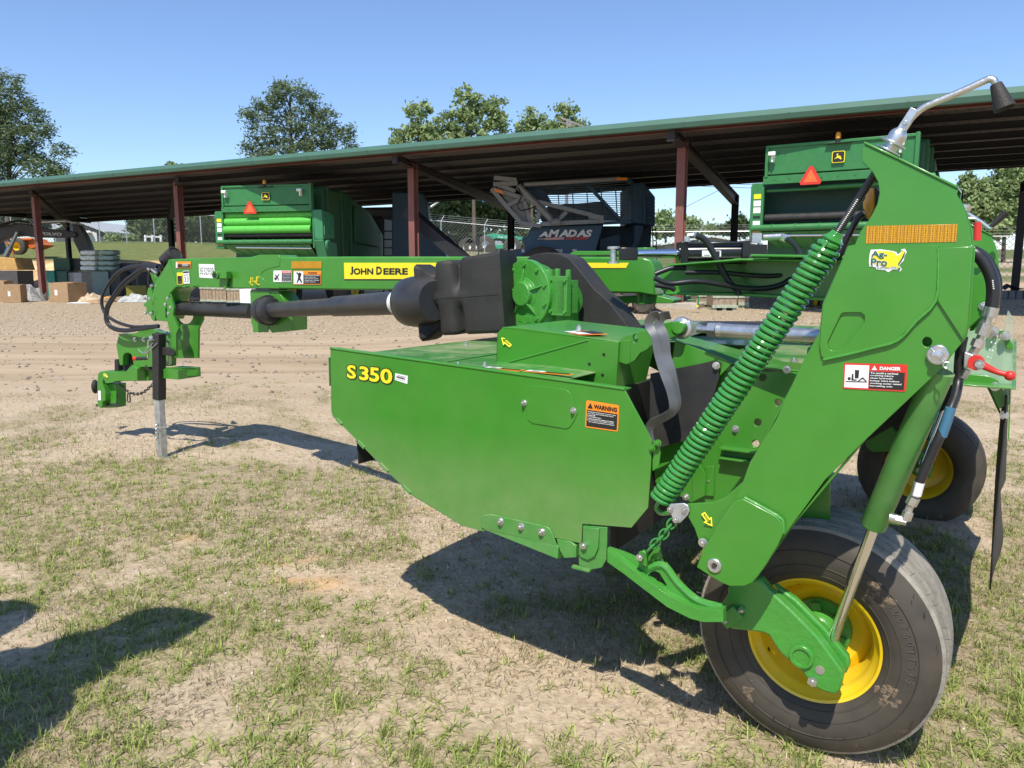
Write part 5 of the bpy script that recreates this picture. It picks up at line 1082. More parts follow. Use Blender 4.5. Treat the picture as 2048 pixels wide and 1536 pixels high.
for s_, a0, step, r0, h_ in (('400/60-15.5', -40, 4.8, .290, .022),):
    for i, ch in enumerate(s_):
        if ch == ' ': continue
        a = R(a0 + 180 + step * i); p, e = tyreface(a, r0, .002); tn = ax.cross(e); vs, f_ = textmesh(ch, .0); wd = .006 if ch in '/.-1' else .013
        vv = [p + tn * (u - .5) * wd * -1 + e * (v - .5) * h_ for u, v in vs]; g = mb(); n_ = len(vv); g.add(vv + [q - ax * .004 for q in vv], f_); g.build('raised_lettering', mat('raised_rubber', (.085, .078, .068), .6), ty, flat=True)
# ================================================================ EQUIPMENT SHED
SD = Vector((-.877, .48, 0)).normalized(); SN = Vector((-.48, -.877, 0)).normalized()
SF = Vector((4.03, 18.5, 0))
shed = thing('equipment_shed', 'long open-sided equipment shed with green eave and red-brown steel columns', 'shed', (SF.x, SF.y, gz(SF.x, SF.y)))
eo = SF + SN * 1.1
E0, E1 = onpl(-500, 408, eo, SN), onpl(2250, 153, eo, SN)
bo = Vector((8.0, 28.0, 0)); B0_, B1_ = onpl(180, 436, bo, SN), onpl(2250, 305, bo, SN)
ln = (E1 - E0); k0 = (Vector((B0_.x, B0_.y, 0)) - Vector((E0.x, E0.y, 0))).dot(SD) / ln.dot(SD) if False else 0
EL = onpl(-330, 392.5, eo, SN)
g = mb(); rs = [EL, E1, B1_, B0_]; nseg = 1
g.add([p + Z * .0 for p in rs] + [p - Z * .03 for p in rs], [(0, 1, 2, 3), (7, 6, 5, 4), (0, 4, 5, 1), (1, 5, 6, 2), (2, 6, 7, 3), (3, 7, 4, 0)])
U = (B1_ - B0_).length; g.uv = [(0, 0), (U, 0), (U, 10), (0, 10)] * 2
g.build('roof_sheet', ROOF, shed)
g = mb(); o_ = SN * .03; hgt = .22
g.add([EL + o_, E1 + o_, E1 + o_ * 4 - Z * hgt * .55, EL + o_ * 4 - Z * hgt * .55, E1 + o_ * 3 - Z * hgt, EL + o_ * 3 - Z * hgt, E1 - SN * .05 - Z * hgt, EL - SN * .05 - Z * hgt, EL - SN * .1 + Z * .02, E1 - SN * .1 + Z * .02], [(0, 1, 9, 8), (0, 3, 2, 1), (3, 5, 4, 2), (5, 7, 6, 4)])
gut = g.build('eave_gutter', FASC, shed, flat=True)
for k in range(22):
    q_ = EL.lerp(E1, (k + .5) / 22); mb().prism([q_ + o_ * 4.2 - Z * .11, q_ + o_ * 4.2 + SD * .03 - Z * .11, q_ + o_ * 3.3 + SD * .03 - Z * .222, q_ + o_ * 3.3 - Z * .222], SN * .006).build('gutter_joint', FASC, gut)
g = mb(); g.prism([EL - Z * .04, B0_ - Z * .04, B0_ - Z * .30, EL - Z * .30], SD * -.05); g.prism([B0_ - Z * .04, B1_ - Z * .04, B1_ - Z * .24, B0_ - Z * .24], SN * -.05); g.each('edge_trim', DKST, shed)
for k in range(8):
    f_ = .035 + .93 * k / 7; a = EL.lerp(B0_, f_) - Z * .15; b_ = E1.lerp(B1_, f_) - Z * .15
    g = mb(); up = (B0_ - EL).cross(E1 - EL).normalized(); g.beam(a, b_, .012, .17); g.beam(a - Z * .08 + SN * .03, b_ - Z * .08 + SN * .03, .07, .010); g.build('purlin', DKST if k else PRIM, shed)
def hcol(x, y, z1, w_=.20, dp=.21, mt_=PRIM, par=shed):
    z0 = gz(x, y); g = mb(); b0, b1 = Vector((x, y, z0 - .05)), Vector((x, y, z1))
    for s_ in (-1, 1): g.beam(b0 + SN * s_ * dp / 2, b1 + SN * s_ * dp / 2, w_, .014, SN)
    g.beam(b0, b1, .010, dp, SN); g.box((x, y, z0 + .02), (w_ + .14, dp + .14, .03), (SD, SN, Z)); return g.build('column', mt_, par)
def roofz(x, y):
    n_ = (E1 - EL).cross(B0_ - EL); return EL.z - (n_.x * (x - EL.x) + n_.y * (y - EL.y)) / n_.z
fr = [((83, 31.4), (141, 45.0)), ((366, 27.1), (347, 39.0)), ((829, 22.3), (1022, 31.8)), ((1358, 18.5), (1465, 28.0)), ((2330, 14.2), (2033, 23.7))]
for (xf, yf), (xb, yb) in fr:
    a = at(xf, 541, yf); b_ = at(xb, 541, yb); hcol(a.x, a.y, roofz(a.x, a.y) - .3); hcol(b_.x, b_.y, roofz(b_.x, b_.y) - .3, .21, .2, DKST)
    d = (b_ - a); d.z = 0; dn = d.normalized(); e = a - dn * 1.0; f2 = b_ + dn * .3
    P0 = Vector((e.x, e.y, roofz(e.x, e.y) - .34)); P1 = Vector((f2.x, f2.y, roofz(f2.x, f2.y) - .34))
    g = mb(); g.beam(P0, P1, .012, .16); g.beam(P0 - Z * .0, P1 - Z * .18, .014, .20); g.beam(P0 - Z * .09, P1 - Z * .28, .22, .014); g.beam(P0 + Z * .07, P1 + Z * .07, .20, .014)
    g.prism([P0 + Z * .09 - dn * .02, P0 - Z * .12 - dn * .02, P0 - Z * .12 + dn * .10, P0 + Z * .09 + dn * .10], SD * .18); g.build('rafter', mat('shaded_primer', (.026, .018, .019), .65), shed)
cp_ = at(1358, 541, 18.5); 
pad = thing('concrete_pad', 'pale concrete footing under the nearest red-brown shed column', 'concrete pad', (cp_.x, cp_.y, gz(cp_.x, cp_.y)))
mb().box((cp_.x + .1, cp_.y, gz(cp_.x, cp_.y) + .03), (1.0, .9, .16), (SD, SN, Z)).build('slab', CONC, pad, bev=.02)
# ================================================================ COTTON PICKERS
def picker(label, wrapped):
    r = thing('cotton_picker', label, 'cotton picker', (0, 0, 0), 'cotton pickers parked tail-out at the shed')
    X, Y_, Zz = Vector((1, 0, 0)), Vector((0, 1, 0)), Vector((0, 0, 1))
    b = lambda x0, x1, y0, y1, z0, z1, g: g.box(((x0 + x1) / 2, (y0 + y1) / 2, (z0 + z1) / 2), (x1 - x0, y1 - y0, z1 - z0))
    W = 3.0
    g = mb(); b(0, W, 0, .05, 3.06, 3.62, g); b(-.02, W + .02, -.04, .06, 3.60, 3.66, g); b(-.02, .05, -.05, .1, 3.0, 3.62, g); b(W - .05, W + .03, -.06, .1, 2.9, 3.68, g); g.build('tail_panel', GREENP, r, bev=.01)
    g = mb(); b(-.05, W, -.03, .05, 2.86, 3.03, g)
    for k in range(9): g.cyl((.2 + k * .33, -.035, 2.95), (.2 + k * .33, -.05, 2.95), .012, n=6)
    g.build('tail_rail', GREENP, r, bev=.008)
    g = mb(); b(-.30, -.03, .0, .10, 1.75, 2.9, g); b(-.32, -.28, .0, .7, 1.75, 2.85, g); b(W, W + .06, .0, .7, 1.75, 2.9, g); g.each('side_frame', GREENP, r, bev=.01)
    g = mb(); b(-.22, W, .62, .68, 1.9, 2.95, g); b(-.22, W, .1, .65, 1.85, 1.9, g); g.build('chamber_back', mat('picker_chamber_green', (.012, .05, .03), .6), r)
    if wrapped:
        for zz, dy in ((2.77, .22), (2.57, .14), (2.33, .06)):
            g = mb(); g.cyl((-.02, dy, zz), (W - .06, dy, zz), .12, n=20)
            for k in range(6): g.box((.3 + .45 * k, dy - .118, zz + .02), (.03, .006, .05))
            g.build('wrap_roll', GREENL, r)
    else:
        g = mb(); g.cyl((-.02, .15, 2.74), (W - .06, .15, 2.74), .035, n=12); g.cyl((1.1, .12, 2.76), (W - .06, .12, 2.76), .045, n=12); g.build('guide_tube', GREENP, r)
    mb().cyl((0, .12, 2.16), (W - .05, .12, 2.16), .085, n=18).build('black_roller', BLK, r)
    g = mb(); g.cyl((-.25, -.02, 1.95), (W, -.02, 1.95), .07, n=14)
    for k in range(6): g.torus((.2 + .5 * k, -.02, 1.95), X, .07, .015, 14, 6)
    g.build('lower_tube', GREENP, r)
    g = mb(); g.add([(-.1, .0, 1.86), (W - .1, .0, 1.86), (W - .35, 1.0, 1.45), (.25, 1.0, 1.45), (-.1, .02, 1.83), (W - .1, .02, 1.83), (W - .35, 1.02, 1.42), (.25, 1.02, 1.42)], [(0, 1, 2, 3), (7, 6, 5, 4), (0, 4, 5, 1), (3, 2, 6, 7), (0, 3, 7, 4), (1, 5, 6, 2)])
    for k in range(7): g.beam((.15 + .42 * k, .0, 1.85), (.35 + .36 * k, .98, 1.44), .03, .04)
    g.build('bale_ramp', GREENP, r); 
    g = mb(); b(.15, W - .1, .75, .95, 1.25, 1.40, g); b(.25, W - .2, .9, 1.3, 1.0, 1.25, g); g.cyl((.2, .74, 1.36), (W - .15, .74, 1.36), .02, n=8); g.build('lower_beam', GREENP, r, bev=.01)
    g = mb(); g.cyl((.45, -.1, 1.78), (W, -.1, 1.74), .022, n=10); g.build('chrome_bar', CHROME, r)
    for x in (.08, W - .38):
        g = mb(); b(x, x + .15, -.2, -.12, 3.43, 3.51, g); b(x + .05, x + .1, -.14, 0, 3.3, 3.45, g); g.build('work_lamp', WHD, r, bev=.01)
    g = mb(); b(1.25, 1.75, -.10, 0, 3.585, 3.60, g); g.cyl((1.48, -.04, 3.6), (1.48, -.04, 3.68), .05, n=14); bc = g.build('beacon_base', BLK, r)
    g = mb(); g.lathe((1.48, -.04, 3.68), Zz, [(0, .055), (.08, .055), (.12, .04), (.14, 0)], 18); g.build('beacon_lens', AMB, bc)
    # slow-vehicle triangle and emblem
    tx = .98; g = mb(); g.prism([(tx - .20, -.09, 2.80), (tx + .20, -.09, 2.80), (tx + .225, -.09, 2.85), (tx + .035, -.09, 3.17), (tx - .035, -.09, 3.17), (tx - .225, -.09, 2.85)], (0, -.008, 0)); tri = g.build('slow_vehicle_triangle', RDD, r)
    mb().prism([(tx - .15, -.0995, 2.85), (tx + .15, -.0995, 2.85), (tx, -.0995, 3.11)], (0, -.002, 0)).build('orange_centre', mat('smv_orange', (.85, .14, .03), .5), tri)
    cx, cz = 1.51, 3.32; rr = [(cx + sx * .10 + .03 * math.cos(R(a)), cz + sz * .085 + .03 * math.sin(R(a))) for sx, sz, a0 in ((1, 1, 0), (-1, 1, 90), (-1, -1, 180), (1, -1, 270)) for a in (a0, a0 + 45, a0 + 90)]
    e = mb().prism([(x, -.052, z) for x, z in rr], (0, -.004, 0)).build('emblem', YELD, r); sc2 = lambda k: [(cx + (x - cx) * k, cz + (z - cz) * k) for x, z in rr]
    mb().prism([(x, -.0575, z) for x, z in sc2(.88)], (0, -.002, 0)).build('emblem_field', BKD, e)
    deer = [(-.085, -.045), (-.05, -.03), (-.02, -.02), (.02, -.03), (.045, -.055), (.07, -.05), (.05, -.01), (.045, .01), (.02, .02), (-.005, .022), (-.01, .05), (.005, .07), (-.03, .06), (-.045, .045), (-.025, .035), (-.035, .0), (-.06, -.02)]
    g = mb(); ps = [Vector((cx + a, -.0605, cz + c_2)) for a, c_2 in deer]; g.add(ps, [tuple(t) for t in tessellate_polygon([ps])]); g.build('leaping_deer', YELD, e, flat=True)
    g = mb()
    for k, (h_, m_) in enumerate(((.10, YELD), (.12, WHD), (.12, WHD), (.05, BKD), (.13, WHD), (.07, ORD))): mb().box((-.165, -.003, 2.62 - .145 * k), (.16, .006, h_)).build('warning_label', m_, r)
    # right-hand moulded cover, body, engine hood, cab mass
    g = mb(); g.prism([(W + .06, -.05, 2.9), (W + .06, .75, 2.8), (W + .06, .75, 2.05), (W + .06, .0, 2.0)], (.30, 0, 0)); g.prism([(W + .02, -.05, 2.0), (W + .02, .9, 1.95), (W + .02, 1.0, 1.1), (W + .02, .35, 1.2)], (.34, 0, 0))
    for k in range(5): g.box((W + .37, .08 + .14 * k, 2.45), (.03, .08, .6))
    g.cyl((W + .34, .25, 1.85), (W + .42, .25, 1.85), .18, .15, 18); g.each('side_cover', GREENM, r, bev=.03)
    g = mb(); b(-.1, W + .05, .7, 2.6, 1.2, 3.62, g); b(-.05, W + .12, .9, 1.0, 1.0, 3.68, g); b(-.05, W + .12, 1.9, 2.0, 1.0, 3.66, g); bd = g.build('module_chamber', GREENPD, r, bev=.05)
    g = mb()
    for k in range(26): g.cyl((W + .12, .95 + 1.0 * (k % 2), 1.2 + .09 * k), (W + .135, .95 + 1.0 * (k % 2), 1.2 + .09 * k), .015, n=6)
    g.cyl((W * .5, 1.4, 3.3), (W + .1, 1.4, 3.3), .28, n=20); g.build('chamber_rivets', ZINC, bd) if False else None
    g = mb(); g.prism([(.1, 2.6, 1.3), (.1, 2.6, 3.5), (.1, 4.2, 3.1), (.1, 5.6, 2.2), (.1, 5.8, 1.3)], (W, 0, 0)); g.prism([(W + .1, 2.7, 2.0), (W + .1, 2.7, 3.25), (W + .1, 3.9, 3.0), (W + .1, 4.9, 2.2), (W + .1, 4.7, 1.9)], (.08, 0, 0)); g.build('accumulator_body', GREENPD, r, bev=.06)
    g = mb(); b(.2, W - .1, 5.8, 8.4, 1.3, 3.1, g); b(.5, W - .4, 8.4, 9.9, 1.5, 3.65, g); g.build('engine_and_cab', DGM, r, bev=.12)
    for x, y, R_ in ((W - .25, 3.0, .78), (.35, 3.0, .78), (W - .1, 7.6, .9), (.2, 7.6, .9)):
        mb().lathe((x, y, R_ - .35), X, [(-.25, R_ * .5), (-.27, R_ * .7), (-.25, R_ * .93), (-.18, R_), (.18, R_), (.25, R_ * .93), (.27, R_ * .7), (.25, R_ * .5)], 32).build('tyre', TYRE, r)
        mb().lathe((x, y, R_ - .35), X, [(-.2, R_ * .5), (-.1, R_ * .4), (-.05, .1), (-.05, 0), (.05, 0), (.05, .1), (.1, R_ * .4), (.2, R_ * .5)], 24).build('rim', YEL, r)
    g = mb()
    for x in (W + .2, W + .55): g.beam((x, 5.0, 0.2), (x, 5.2, 3.0), .04, .04)
    for k in range(8): g.beam((W + .2, 5.02 + .02 * k, .4 + .3 * k), (W + .55, 5.02 + .02 * k, .4 + .3 * k), .04, .04)
    g.each('ladder', DKST, r)
    g = mb()
    for y in (5.6, 6.4, 7.2, 8.0): g.beam((W + .5, y, 1.6), (W + .5, y, 2.7), .035, .035)
    g.beam((W + .5, 5.6, 2.7), (W + .5, 8.0, 2.7), .035, .035); g.each('handrail', DKST, r)
    g = mb(); g.prism([(W - .3, 2.2, 1.35), (W - .3, 6.0, 1.05), (W - .3, 6.0, .9), (W - .3, 2.2, 1.2)], (.9, 0, 0)); fd = g.build('side_platform', GREENP, r)
    mb().prism([(W + .61, 2.2, 1.35), (W + .61, 6.0, 1.05), (W + .61, 6.0, .97), (W + .61, 2.2, 1.27)], (.004, 0, 0)).build('yellow_stripe', YELD, fd)
    return r
pk1 = picker('green cotton picker with an empty module chamber parked behind the tall lift arm', False)
aL, aR = at(1523, 541, 16.9), at(1827, 541, 15.3); dd = (aR - aL).normalized(); zo = 4.15 - 3.63
pk1.location = (aL.x, aL.y, zo); pk1.rotation_euler = (0, 0, math.atan2(dd.y, dd.x)); pk1.scale = (.955, 1, 1)
pk2 = picker('green cotton picker with bright green wrap rolls in its tail left of the shed column', True)
aL, aR = at(453, 541, 24.5), at(608, 541, 23.9); dd = (aR - aL).normalized()
pk2.location = (aL.x, aL.y, 4.12 - 3.63); pk2.rotation_euler = (0, 0, math.atan2(dd.y, dd.x)); pk2.scale = (1.0, 1.0, 1.0)
# ================================================================ PEANUT COMBINE
pc_ = at(1150, 541, 25.5)
pcm = thing('peanut_combine', 'dark blue peanut combine with grey lattice arm and slatted basket under the shed', 'combine', (pc_.x, pc_.y, gz(pc_.x, pc_.y)))
def za(x, y): return 840 + x / 4.096, 330 + y / 4.096
qa = lambda x, y, Yv=24.6: at(*za(x, y), Yv)
g = mb(); g.prism([qa(*q) for q in ((730, 690), (870, 690), (835, 600), (880, 588), (905, 520), (940, 500), (1505, 485), (1445, 690), (1450, 745), (1450, 900), (730, 900))], Vector((0, 2.6, 0))); bd = g.build('separator_body', NAVY, pcm, bev=.03)
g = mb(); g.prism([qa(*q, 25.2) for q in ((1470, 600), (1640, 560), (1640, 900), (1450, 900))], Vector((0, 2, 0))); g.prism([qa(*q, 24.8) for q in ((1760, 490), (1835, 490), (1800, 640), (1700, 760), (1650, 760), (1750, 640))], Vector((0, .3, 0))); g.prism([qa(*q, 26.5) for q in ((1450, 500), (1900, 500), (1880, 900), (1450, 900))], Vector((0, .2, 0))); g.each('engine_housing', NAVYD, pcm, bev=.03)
def tx(s_, x0, y0, x1, y1, mt_, bold=.03, sh_=0, nm='lettering', Yv=24.55): decal(nm, bd, (qa(x0, y0, Yv), qa(x1, y0, Yv), qa(x1, y1, Yv), qa(x0, y1, Yv)), None, [('text', mt_, s_, (0, 0, 1, 1), bold, sh_)], lift=.006)
for i, ch in enumerate('AMADAS'):
    x0 = (972, 1050, 1135, 1207, 1277, 1350)[i]; tx(ch, x0, 530 if i else 545, x0 + (78, 92, 82, 78, 82, 62)[i], 590, WHD, .05, .25)
tx('2120', 1190, 586, 1382, 612, RDD, .06, .3)
decal('flag_stripe', bd, (qa(1030, 594, 24.55), qa(1185, 590, 24.55), qa(1178, 612, 24.55), qa(1020, 614, 24.55)), None, [('rect', RDD if k % 2 == 0 else WHD, (0, k / 5, 1, (k + .9) / 5), '#flag_stripe') for k in range(5)], lift=.006)
decal('flag_field', bd, (qa(960, 598, 24.55), qa(1028, 596, 24.55), qa(1018, 614, 24.55), qa(955, 616, 24.55)), BKD, [('rect', WHD, (.1 + .25 * k, .3, .22 + .25 * k, .75), '#star') for k in range(4)], lift=.004)
for x, w_ in ((737, 28), (832, 24), (948, 36), (1032, 28), (1110, 56), (1250, 34)):
    decal('small_label', bd, (qa(x, 690, 24.55), qa(x + w_, 690, 24.55), qa(x + w_, 716, 24.55), qa(x, 716, 24.55)), WHD, [('rect', RDD if w_ < 35 else BKD, (.1, .6, .9, .8), '#band'), ('rect', BKD, (.15, .2, .8, .3), '#small_print')], lift=.004)
# basket
g = mb()
for a, b_ in (((860, 185), (1700, 125)), ((1700, 125), (1740, 150)), ((1740, 150), (1740, 460)), ((985, 500), (1740, 465)), ((1370, 160), (1645, 455)), ((860, 185), (985, 330))): g.beam(qa(*a, 24.9), qa(*b_, 24.9), .10, .12, (0, 1, 0)); g.beam(qa(*a, 27.4), qa(*b_, 27.4), .10, .12, (0, 1, 0))
g.each('basket_frame', NAVY, pcm)
for Yv in (24.95, 27.4):
    g = mb()
    for k in range(19):
        y = 185 + 15.0 * k; xl = 870 + max(0, (y - 185)) * .42; off = 0
        g.beam(qa(xl, y - 0, Yv), qa(1740, y - 25 + 20, Yv), .02, .052 if Yv < 26 else .05, (0, 1, 0))
    for k in range(7): x = 1010 + 118 * k; g.beam(qa(x, 180, Yv + .05), qa(x + 20, 470, Yv + .05), .03, .05, (0, 1, 0))
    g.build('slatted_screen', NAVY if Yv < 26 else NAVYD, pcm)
g = mb(); g.prism([qa(*q, 24.9) for q in ((860, 190), (1010, 180), (1080, 310), (985, 330))], Vector((0, .03, 0))); g.prism([qa(*q, 24.7) for q in ((1740, 150), (1835, 150), (1925, 260), (1925, 500), (1740, 470))], Vector((0, 2.8, 0))); 
for k in range(7): g.box(qa(1880, 280 + 30 * k, 24.68), (.35, .03, .08))
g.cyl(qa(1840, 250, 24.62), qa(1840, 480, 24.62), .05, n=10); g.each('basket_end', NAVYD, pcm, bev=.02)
g = mb(); g.prism([qa(*q, 25.4) for q in ((1060, 330), (1500, 300), (1640, 455), (1010, 480), (960, 400))], Vector((0, .04, 0))); 
g.build('grey_inner_panel', GREYP, pcm)
bm2 = lambda g, a, b_, w_, Yv=24.2: g.beam(qa(*a, Yv), qa(*b_, Yv), .12, w_, (0, 1, 0))
g = mb()
for a, b_, w_ in (((585, 195), (835, 485), .14), ((830, 478), (990, 500), .22), ((985, 485), (1505, 460), .16), ((600, 200), (960, 305), .12), ((960, 300), (1500, 435), .13), ((715, 335), (830, 275), .10), ((850, 285), (905, 470), .12), ((960, 470), (985, 330), .10), ((1000, 320), (1080, 470), .10), ((1130, 455), (1200, 385), .11), ((605, 105), (790, 125), .16), ((600, 160), (800, 150), .20), ((1380, 425), (1500, 430), .2), ((640, 165), (780, 215), .09)): bm2(g, a, b_, w_)
g.cyl(qa(805, 170, 24.1), qa(1080, 450, 24.1), .10, n=14); g.cyl(qa(1075, 470, 24.0), qa(1145, 465, 24.0), .12, n=14); g.prism([qa(*q, 24.35) for q in ((640, 200), (830, 250), (905, 460), (840, 470))], Vector((0, .02, 0))); g.cyl(qa(850, 160, 24.2), qa(1640, 112, 24.2), .07, n=12)
g.build('lattice_arm', GREYP, pcm)
g = mb(); g.tube([qa(800, 180, 24.0), qa(830, 250, 24.0), qa(800, 330, 24.0), qa(825, 370, 24.0), qa(870, 365, 24.0), qa(950, 340, 24.0)], .02, 6); g.build('arm_hose', HOSE, pcm)
mb().box(qa(1655, 115, 24.1), (.33, .05, .08)).each('orange_marker', ORD, pcm); mb().box(qa(645, 215, 24.05), (.28, .03, .08), ((qa(680, 225) - qa(620, 205)).normalized(), Vector((0, 1, 0)), Z)).each('orange_marker', ORD, pcm)
g = mb(); g.beam(qa(1905, 500, 24.5), qa(1912, 800, 24.5), .03, .03); g.beam(qa(1932, 500, 24.5), qa(1940, 800, 24.5), .03, .03)
for k in range(6): g.beam(qa(1906, 530 + 45 * k, 24.5), qa(1936, 530 + 45 * k, 24.5), .03, .03)
g.each('ladder', DKST, pcm)
for px in (1085, 1240):
    w_ = at(px, 541, 24.4); zz = gz(w_.x, w_.y); mb().lathe((w_.x, w_.y, zz + .8), (0, -1, 0), [(-.25, .4), (-.25, .7), (-.18, .8), (.18, .8), (.25, .7), (.25, .4), (.1, .35), (.1, 0)], 30).build('tyre', TYRE, pcm)
# ================================================================ SMALL THINGS BY THE SHED
def boxthing(name, label, cat, px0, py0, px1, py1, Y, dep, mt_, rot=0, group=None, z0=None, flap=False):
    a, b_ = at(px0, py1, Y), at(px1, py0, Y); w_ = b_.x - a.x; c = (a + b_) / 2; g0 = gz(c.x, Y + dep / 2); zb_ = g0 if z0 is None else z0; h = b_.z - zb_
    t = thing(name, label, cat, (c.x, Y + dep / 2, zb_), group)
    Rm = Matrix.Rotation(R(rot), 3, 'Z'); ax = (Rm @ Vector((1, 0, 0)), Rm @ Vector((0, 1, 0)), Z)
    g = mb(); g.box(t.location + Z * h / 2, (w_, dep, h), ax); g.build('carton' if mt_ is CARD else 'case', mt_, t, bev=.012)
    return t, w_, h, ax
def card(label, *a, rot=0, **k):
    t, w_, h, ax = boxthing('cardboard_box', label, 'cardboard box', *a, CARD, rot=rot, group='cardboard boxes', **k); o = t.location
    g = mb(); g.box(o + Z * (h + .012) + ax[1] * .05, (w_ * 1.06, a[5] * .55, .014), ax); g.box(o + Z * (h + .02) - ax[0] * w_ * .2 + ax[1] * a[5] * .3, (w_ * .5, a[5] * .4, .012), (ax[0], ax[1], Z)); g.build('flap', CARD, t)
    g = mb(); g.box(o + Z * h * .5 - ax[1] * (a[5] / 2 + .003) - ax[0] * w_ * .12, (w_ * .14, .004, h * .28), ax); g.build('white_label', WHD, t); return t
card('open tan cardboard carton standing on the gravel just right of the leftmost column', 100, 566, 146, 600, 28.3, .85, rot=-18)
card('tan cardboard carton with a label at the far left edge of the yard', 4, 570, 34, 603, 28.0, .6, rot=12)
card('carton lying behind the white bucket at the left edge', -20, 562, 6, 603, 29.0, .6, rot=3)
def crate(label, px0, py0, px1, py1, Y, dep):
    a, b_ = at(px0, py1, Y), at(px1, py0, Y); w_ = b_.x - a.x; c = (a + b_) / 2; g0 = gz(c.x, Y); h = b_.z - g0
    t = thing('wooden_crate', label, 'crate', (c.x, Y + dep / 2, g0), 'wooden crates standing by the shed'); n = max(4, int(w_ / .12))
    g = mb()
    for k in range(n): g.box(t.location + Vector((-w_ / 2 + w_ * (k + .5) / n, -dep / 2, .08 + (h - .08) / 2)), (w_ / n * .93, .02, h - .08))
    g.box(t.location + Z * (h / 2 + .04), (w_ * .99, dep * .95, h - .12)); g.build('plank_wall', WOOD, t, bev=.003)
    g = mb()
    for zz in (.10, h - .03): g.box(t.location + Vector((0, -dep / 2 - .02, zz)), (w_ * 1.03, .025, .07))
    for k in (-1, 0, 1): g.box(t.location + Vector((k * w_ * .42, 0, .035)), (.08, dep, .07))
    g.build('rail', WOODG, t); return t
crate('pale wooden crate on a pallet base behind the long spring', 1425, 590, 1474, 620, 17.6, .6)
crate('dark weathered crate between the concrete pad and the pale crate', 1392, 588, 1423, 616, 18.4, .6)
crate('dark crate end just right of the pale crate', 1476, 590, 1498, 617, 18.2, .6)
crate('slatted crate under the tongue behind the front driveshaft, leftmost of three', 401, 574, 423, 603, 27.6, .7)
crate('middle slatted crate seen under the tongue', 425, 575, 452, 602, 27.3, .7)
crate('slatted crate seen under the tongue beside the hanging shaft carrier', 455, 577, 479, 605, 26.8, .7)
# bags of seed on a pallet of cases
for r_ in range(4):
    for c in range(2):
        p = at(183 + 36 * c, 537 - 10.5 * r_, 33.5); t = thing('filled_sack', ('pale', 'grey-green')[c] + ' plastic sack, ' + ('bottom', 'second from bottom', 'third from bottom', 'top')[r_] + ' of the ' + ('left', 'right') [c] + ' column of the sack pile', 'sack', p, 'sacks piled on the cases')
        g = mb(); nv = 18; vs = []
        for i in range(11):
            u = i / 10 * 2 - 1; k_ = (1 - abs(u) ** 7) ** .5
            for j in range(nv): a = 2 * math.pi * j / nv; vs.append(p + Vector((u * .385, math.copysign(abs(math.cos(a)) ** .5, math.cos(a)) * .36 * k_ + .01, math.copysign(abs(math.sin(a)) ** .5, math.sin(a)) * .108 * (k_ * .9 + .1) + .01 * math.sin(7 * u + r_))))
        g.add(vs, [(i * nv + j, i * nv + (j + 1) % nv, (i + 1) * nv + (j + 1) % nv, (i + 1) * nv + j) for i in range(10) for j in range(nv)]); g.build('sack', mat('sack_pale', (.72, .78, .70), .4) if c == 0 else mat('sack_green', (.26, .38, .33), .4), t)
for lb_, a, mt_ in (('dark green case stacked on the teal cases left of the sack pile', (108, 516, 138, 541, 33.2, 1.0), mat('dark_green_case', (.02, .07, .025), .5)), ('near-black case between the green case and the sack pile', (139, 517, 168, 542, 33.4, 1.0), mat('near_black_case', (.015, .02, .015), .5))):
    boxthing('plastic_case', lb_, 'case', *a, mt_, z0=at(100, 541, 33.2).z, group='cases stacked under the shed')
for lb_, a, mt_ in (('bright teal tarped case at the foot of the leftmost column', (84, 541, 108, 577, 32.8, .9), TEALB), ('dark teal case under the dark green case', (108, 542, 133, 576, 32.9, .9), mat('dark_teal_case', (.015, .08, .06), .5)), ('white-fronted appliance case below the sack pile', (134, 545, 147, 573, 33, .9), mat('case_grey', (.25, .25, .26), .5)), ('light grey case next to the white-fronted case', (148, 545, 163, 574, 33, .9), mat('case_pale', (.36, .36, .37), .5)), ('brownish grey case below the sack pile', (164, 545, 184, 573, 33, .9), mat('case_brown_grey', (.16, .145, .13), .5)), ('white and green striped case below the sack pile', (185, 543, 216, 572, 33, .9), mat('case_mint', (.16, .24, .21), .5)), ('dark grey case at the right end of the case row', (217, 543, 240, 574, 33.1, .9), mat('case_dark', (.05, .05, .045), .6)), ('tall grey cabinet right of the sack pile', (241, 526, 270, 566, 34.0, .6), mat('cabinet_grey', (.13, .13, .15), .5)), ('black pallet box right of the grey cabinet', (276, 544, 300, 572, 33.0, .8), mat('black_pallet_box', (.014, .015, .014), .6))):
    boxthing('plastic_case', lb_, 'case', *a, mt_, group='cases stacked under the shed')
boxthing('folded_tarp', 'yellow-green folded tarp low on the ground by the looped hoses', 'tarp', 252, 571, 292, 583, 30.5, .8, mat('olive_tarp', (.18, .17, .02), .7))
boxthing('white_machine_housing', 'white housing with a black ring beside the hanging shaft carrier', 'machine housing', 480, 578, 502, 604, 26.5, .6, WHD)
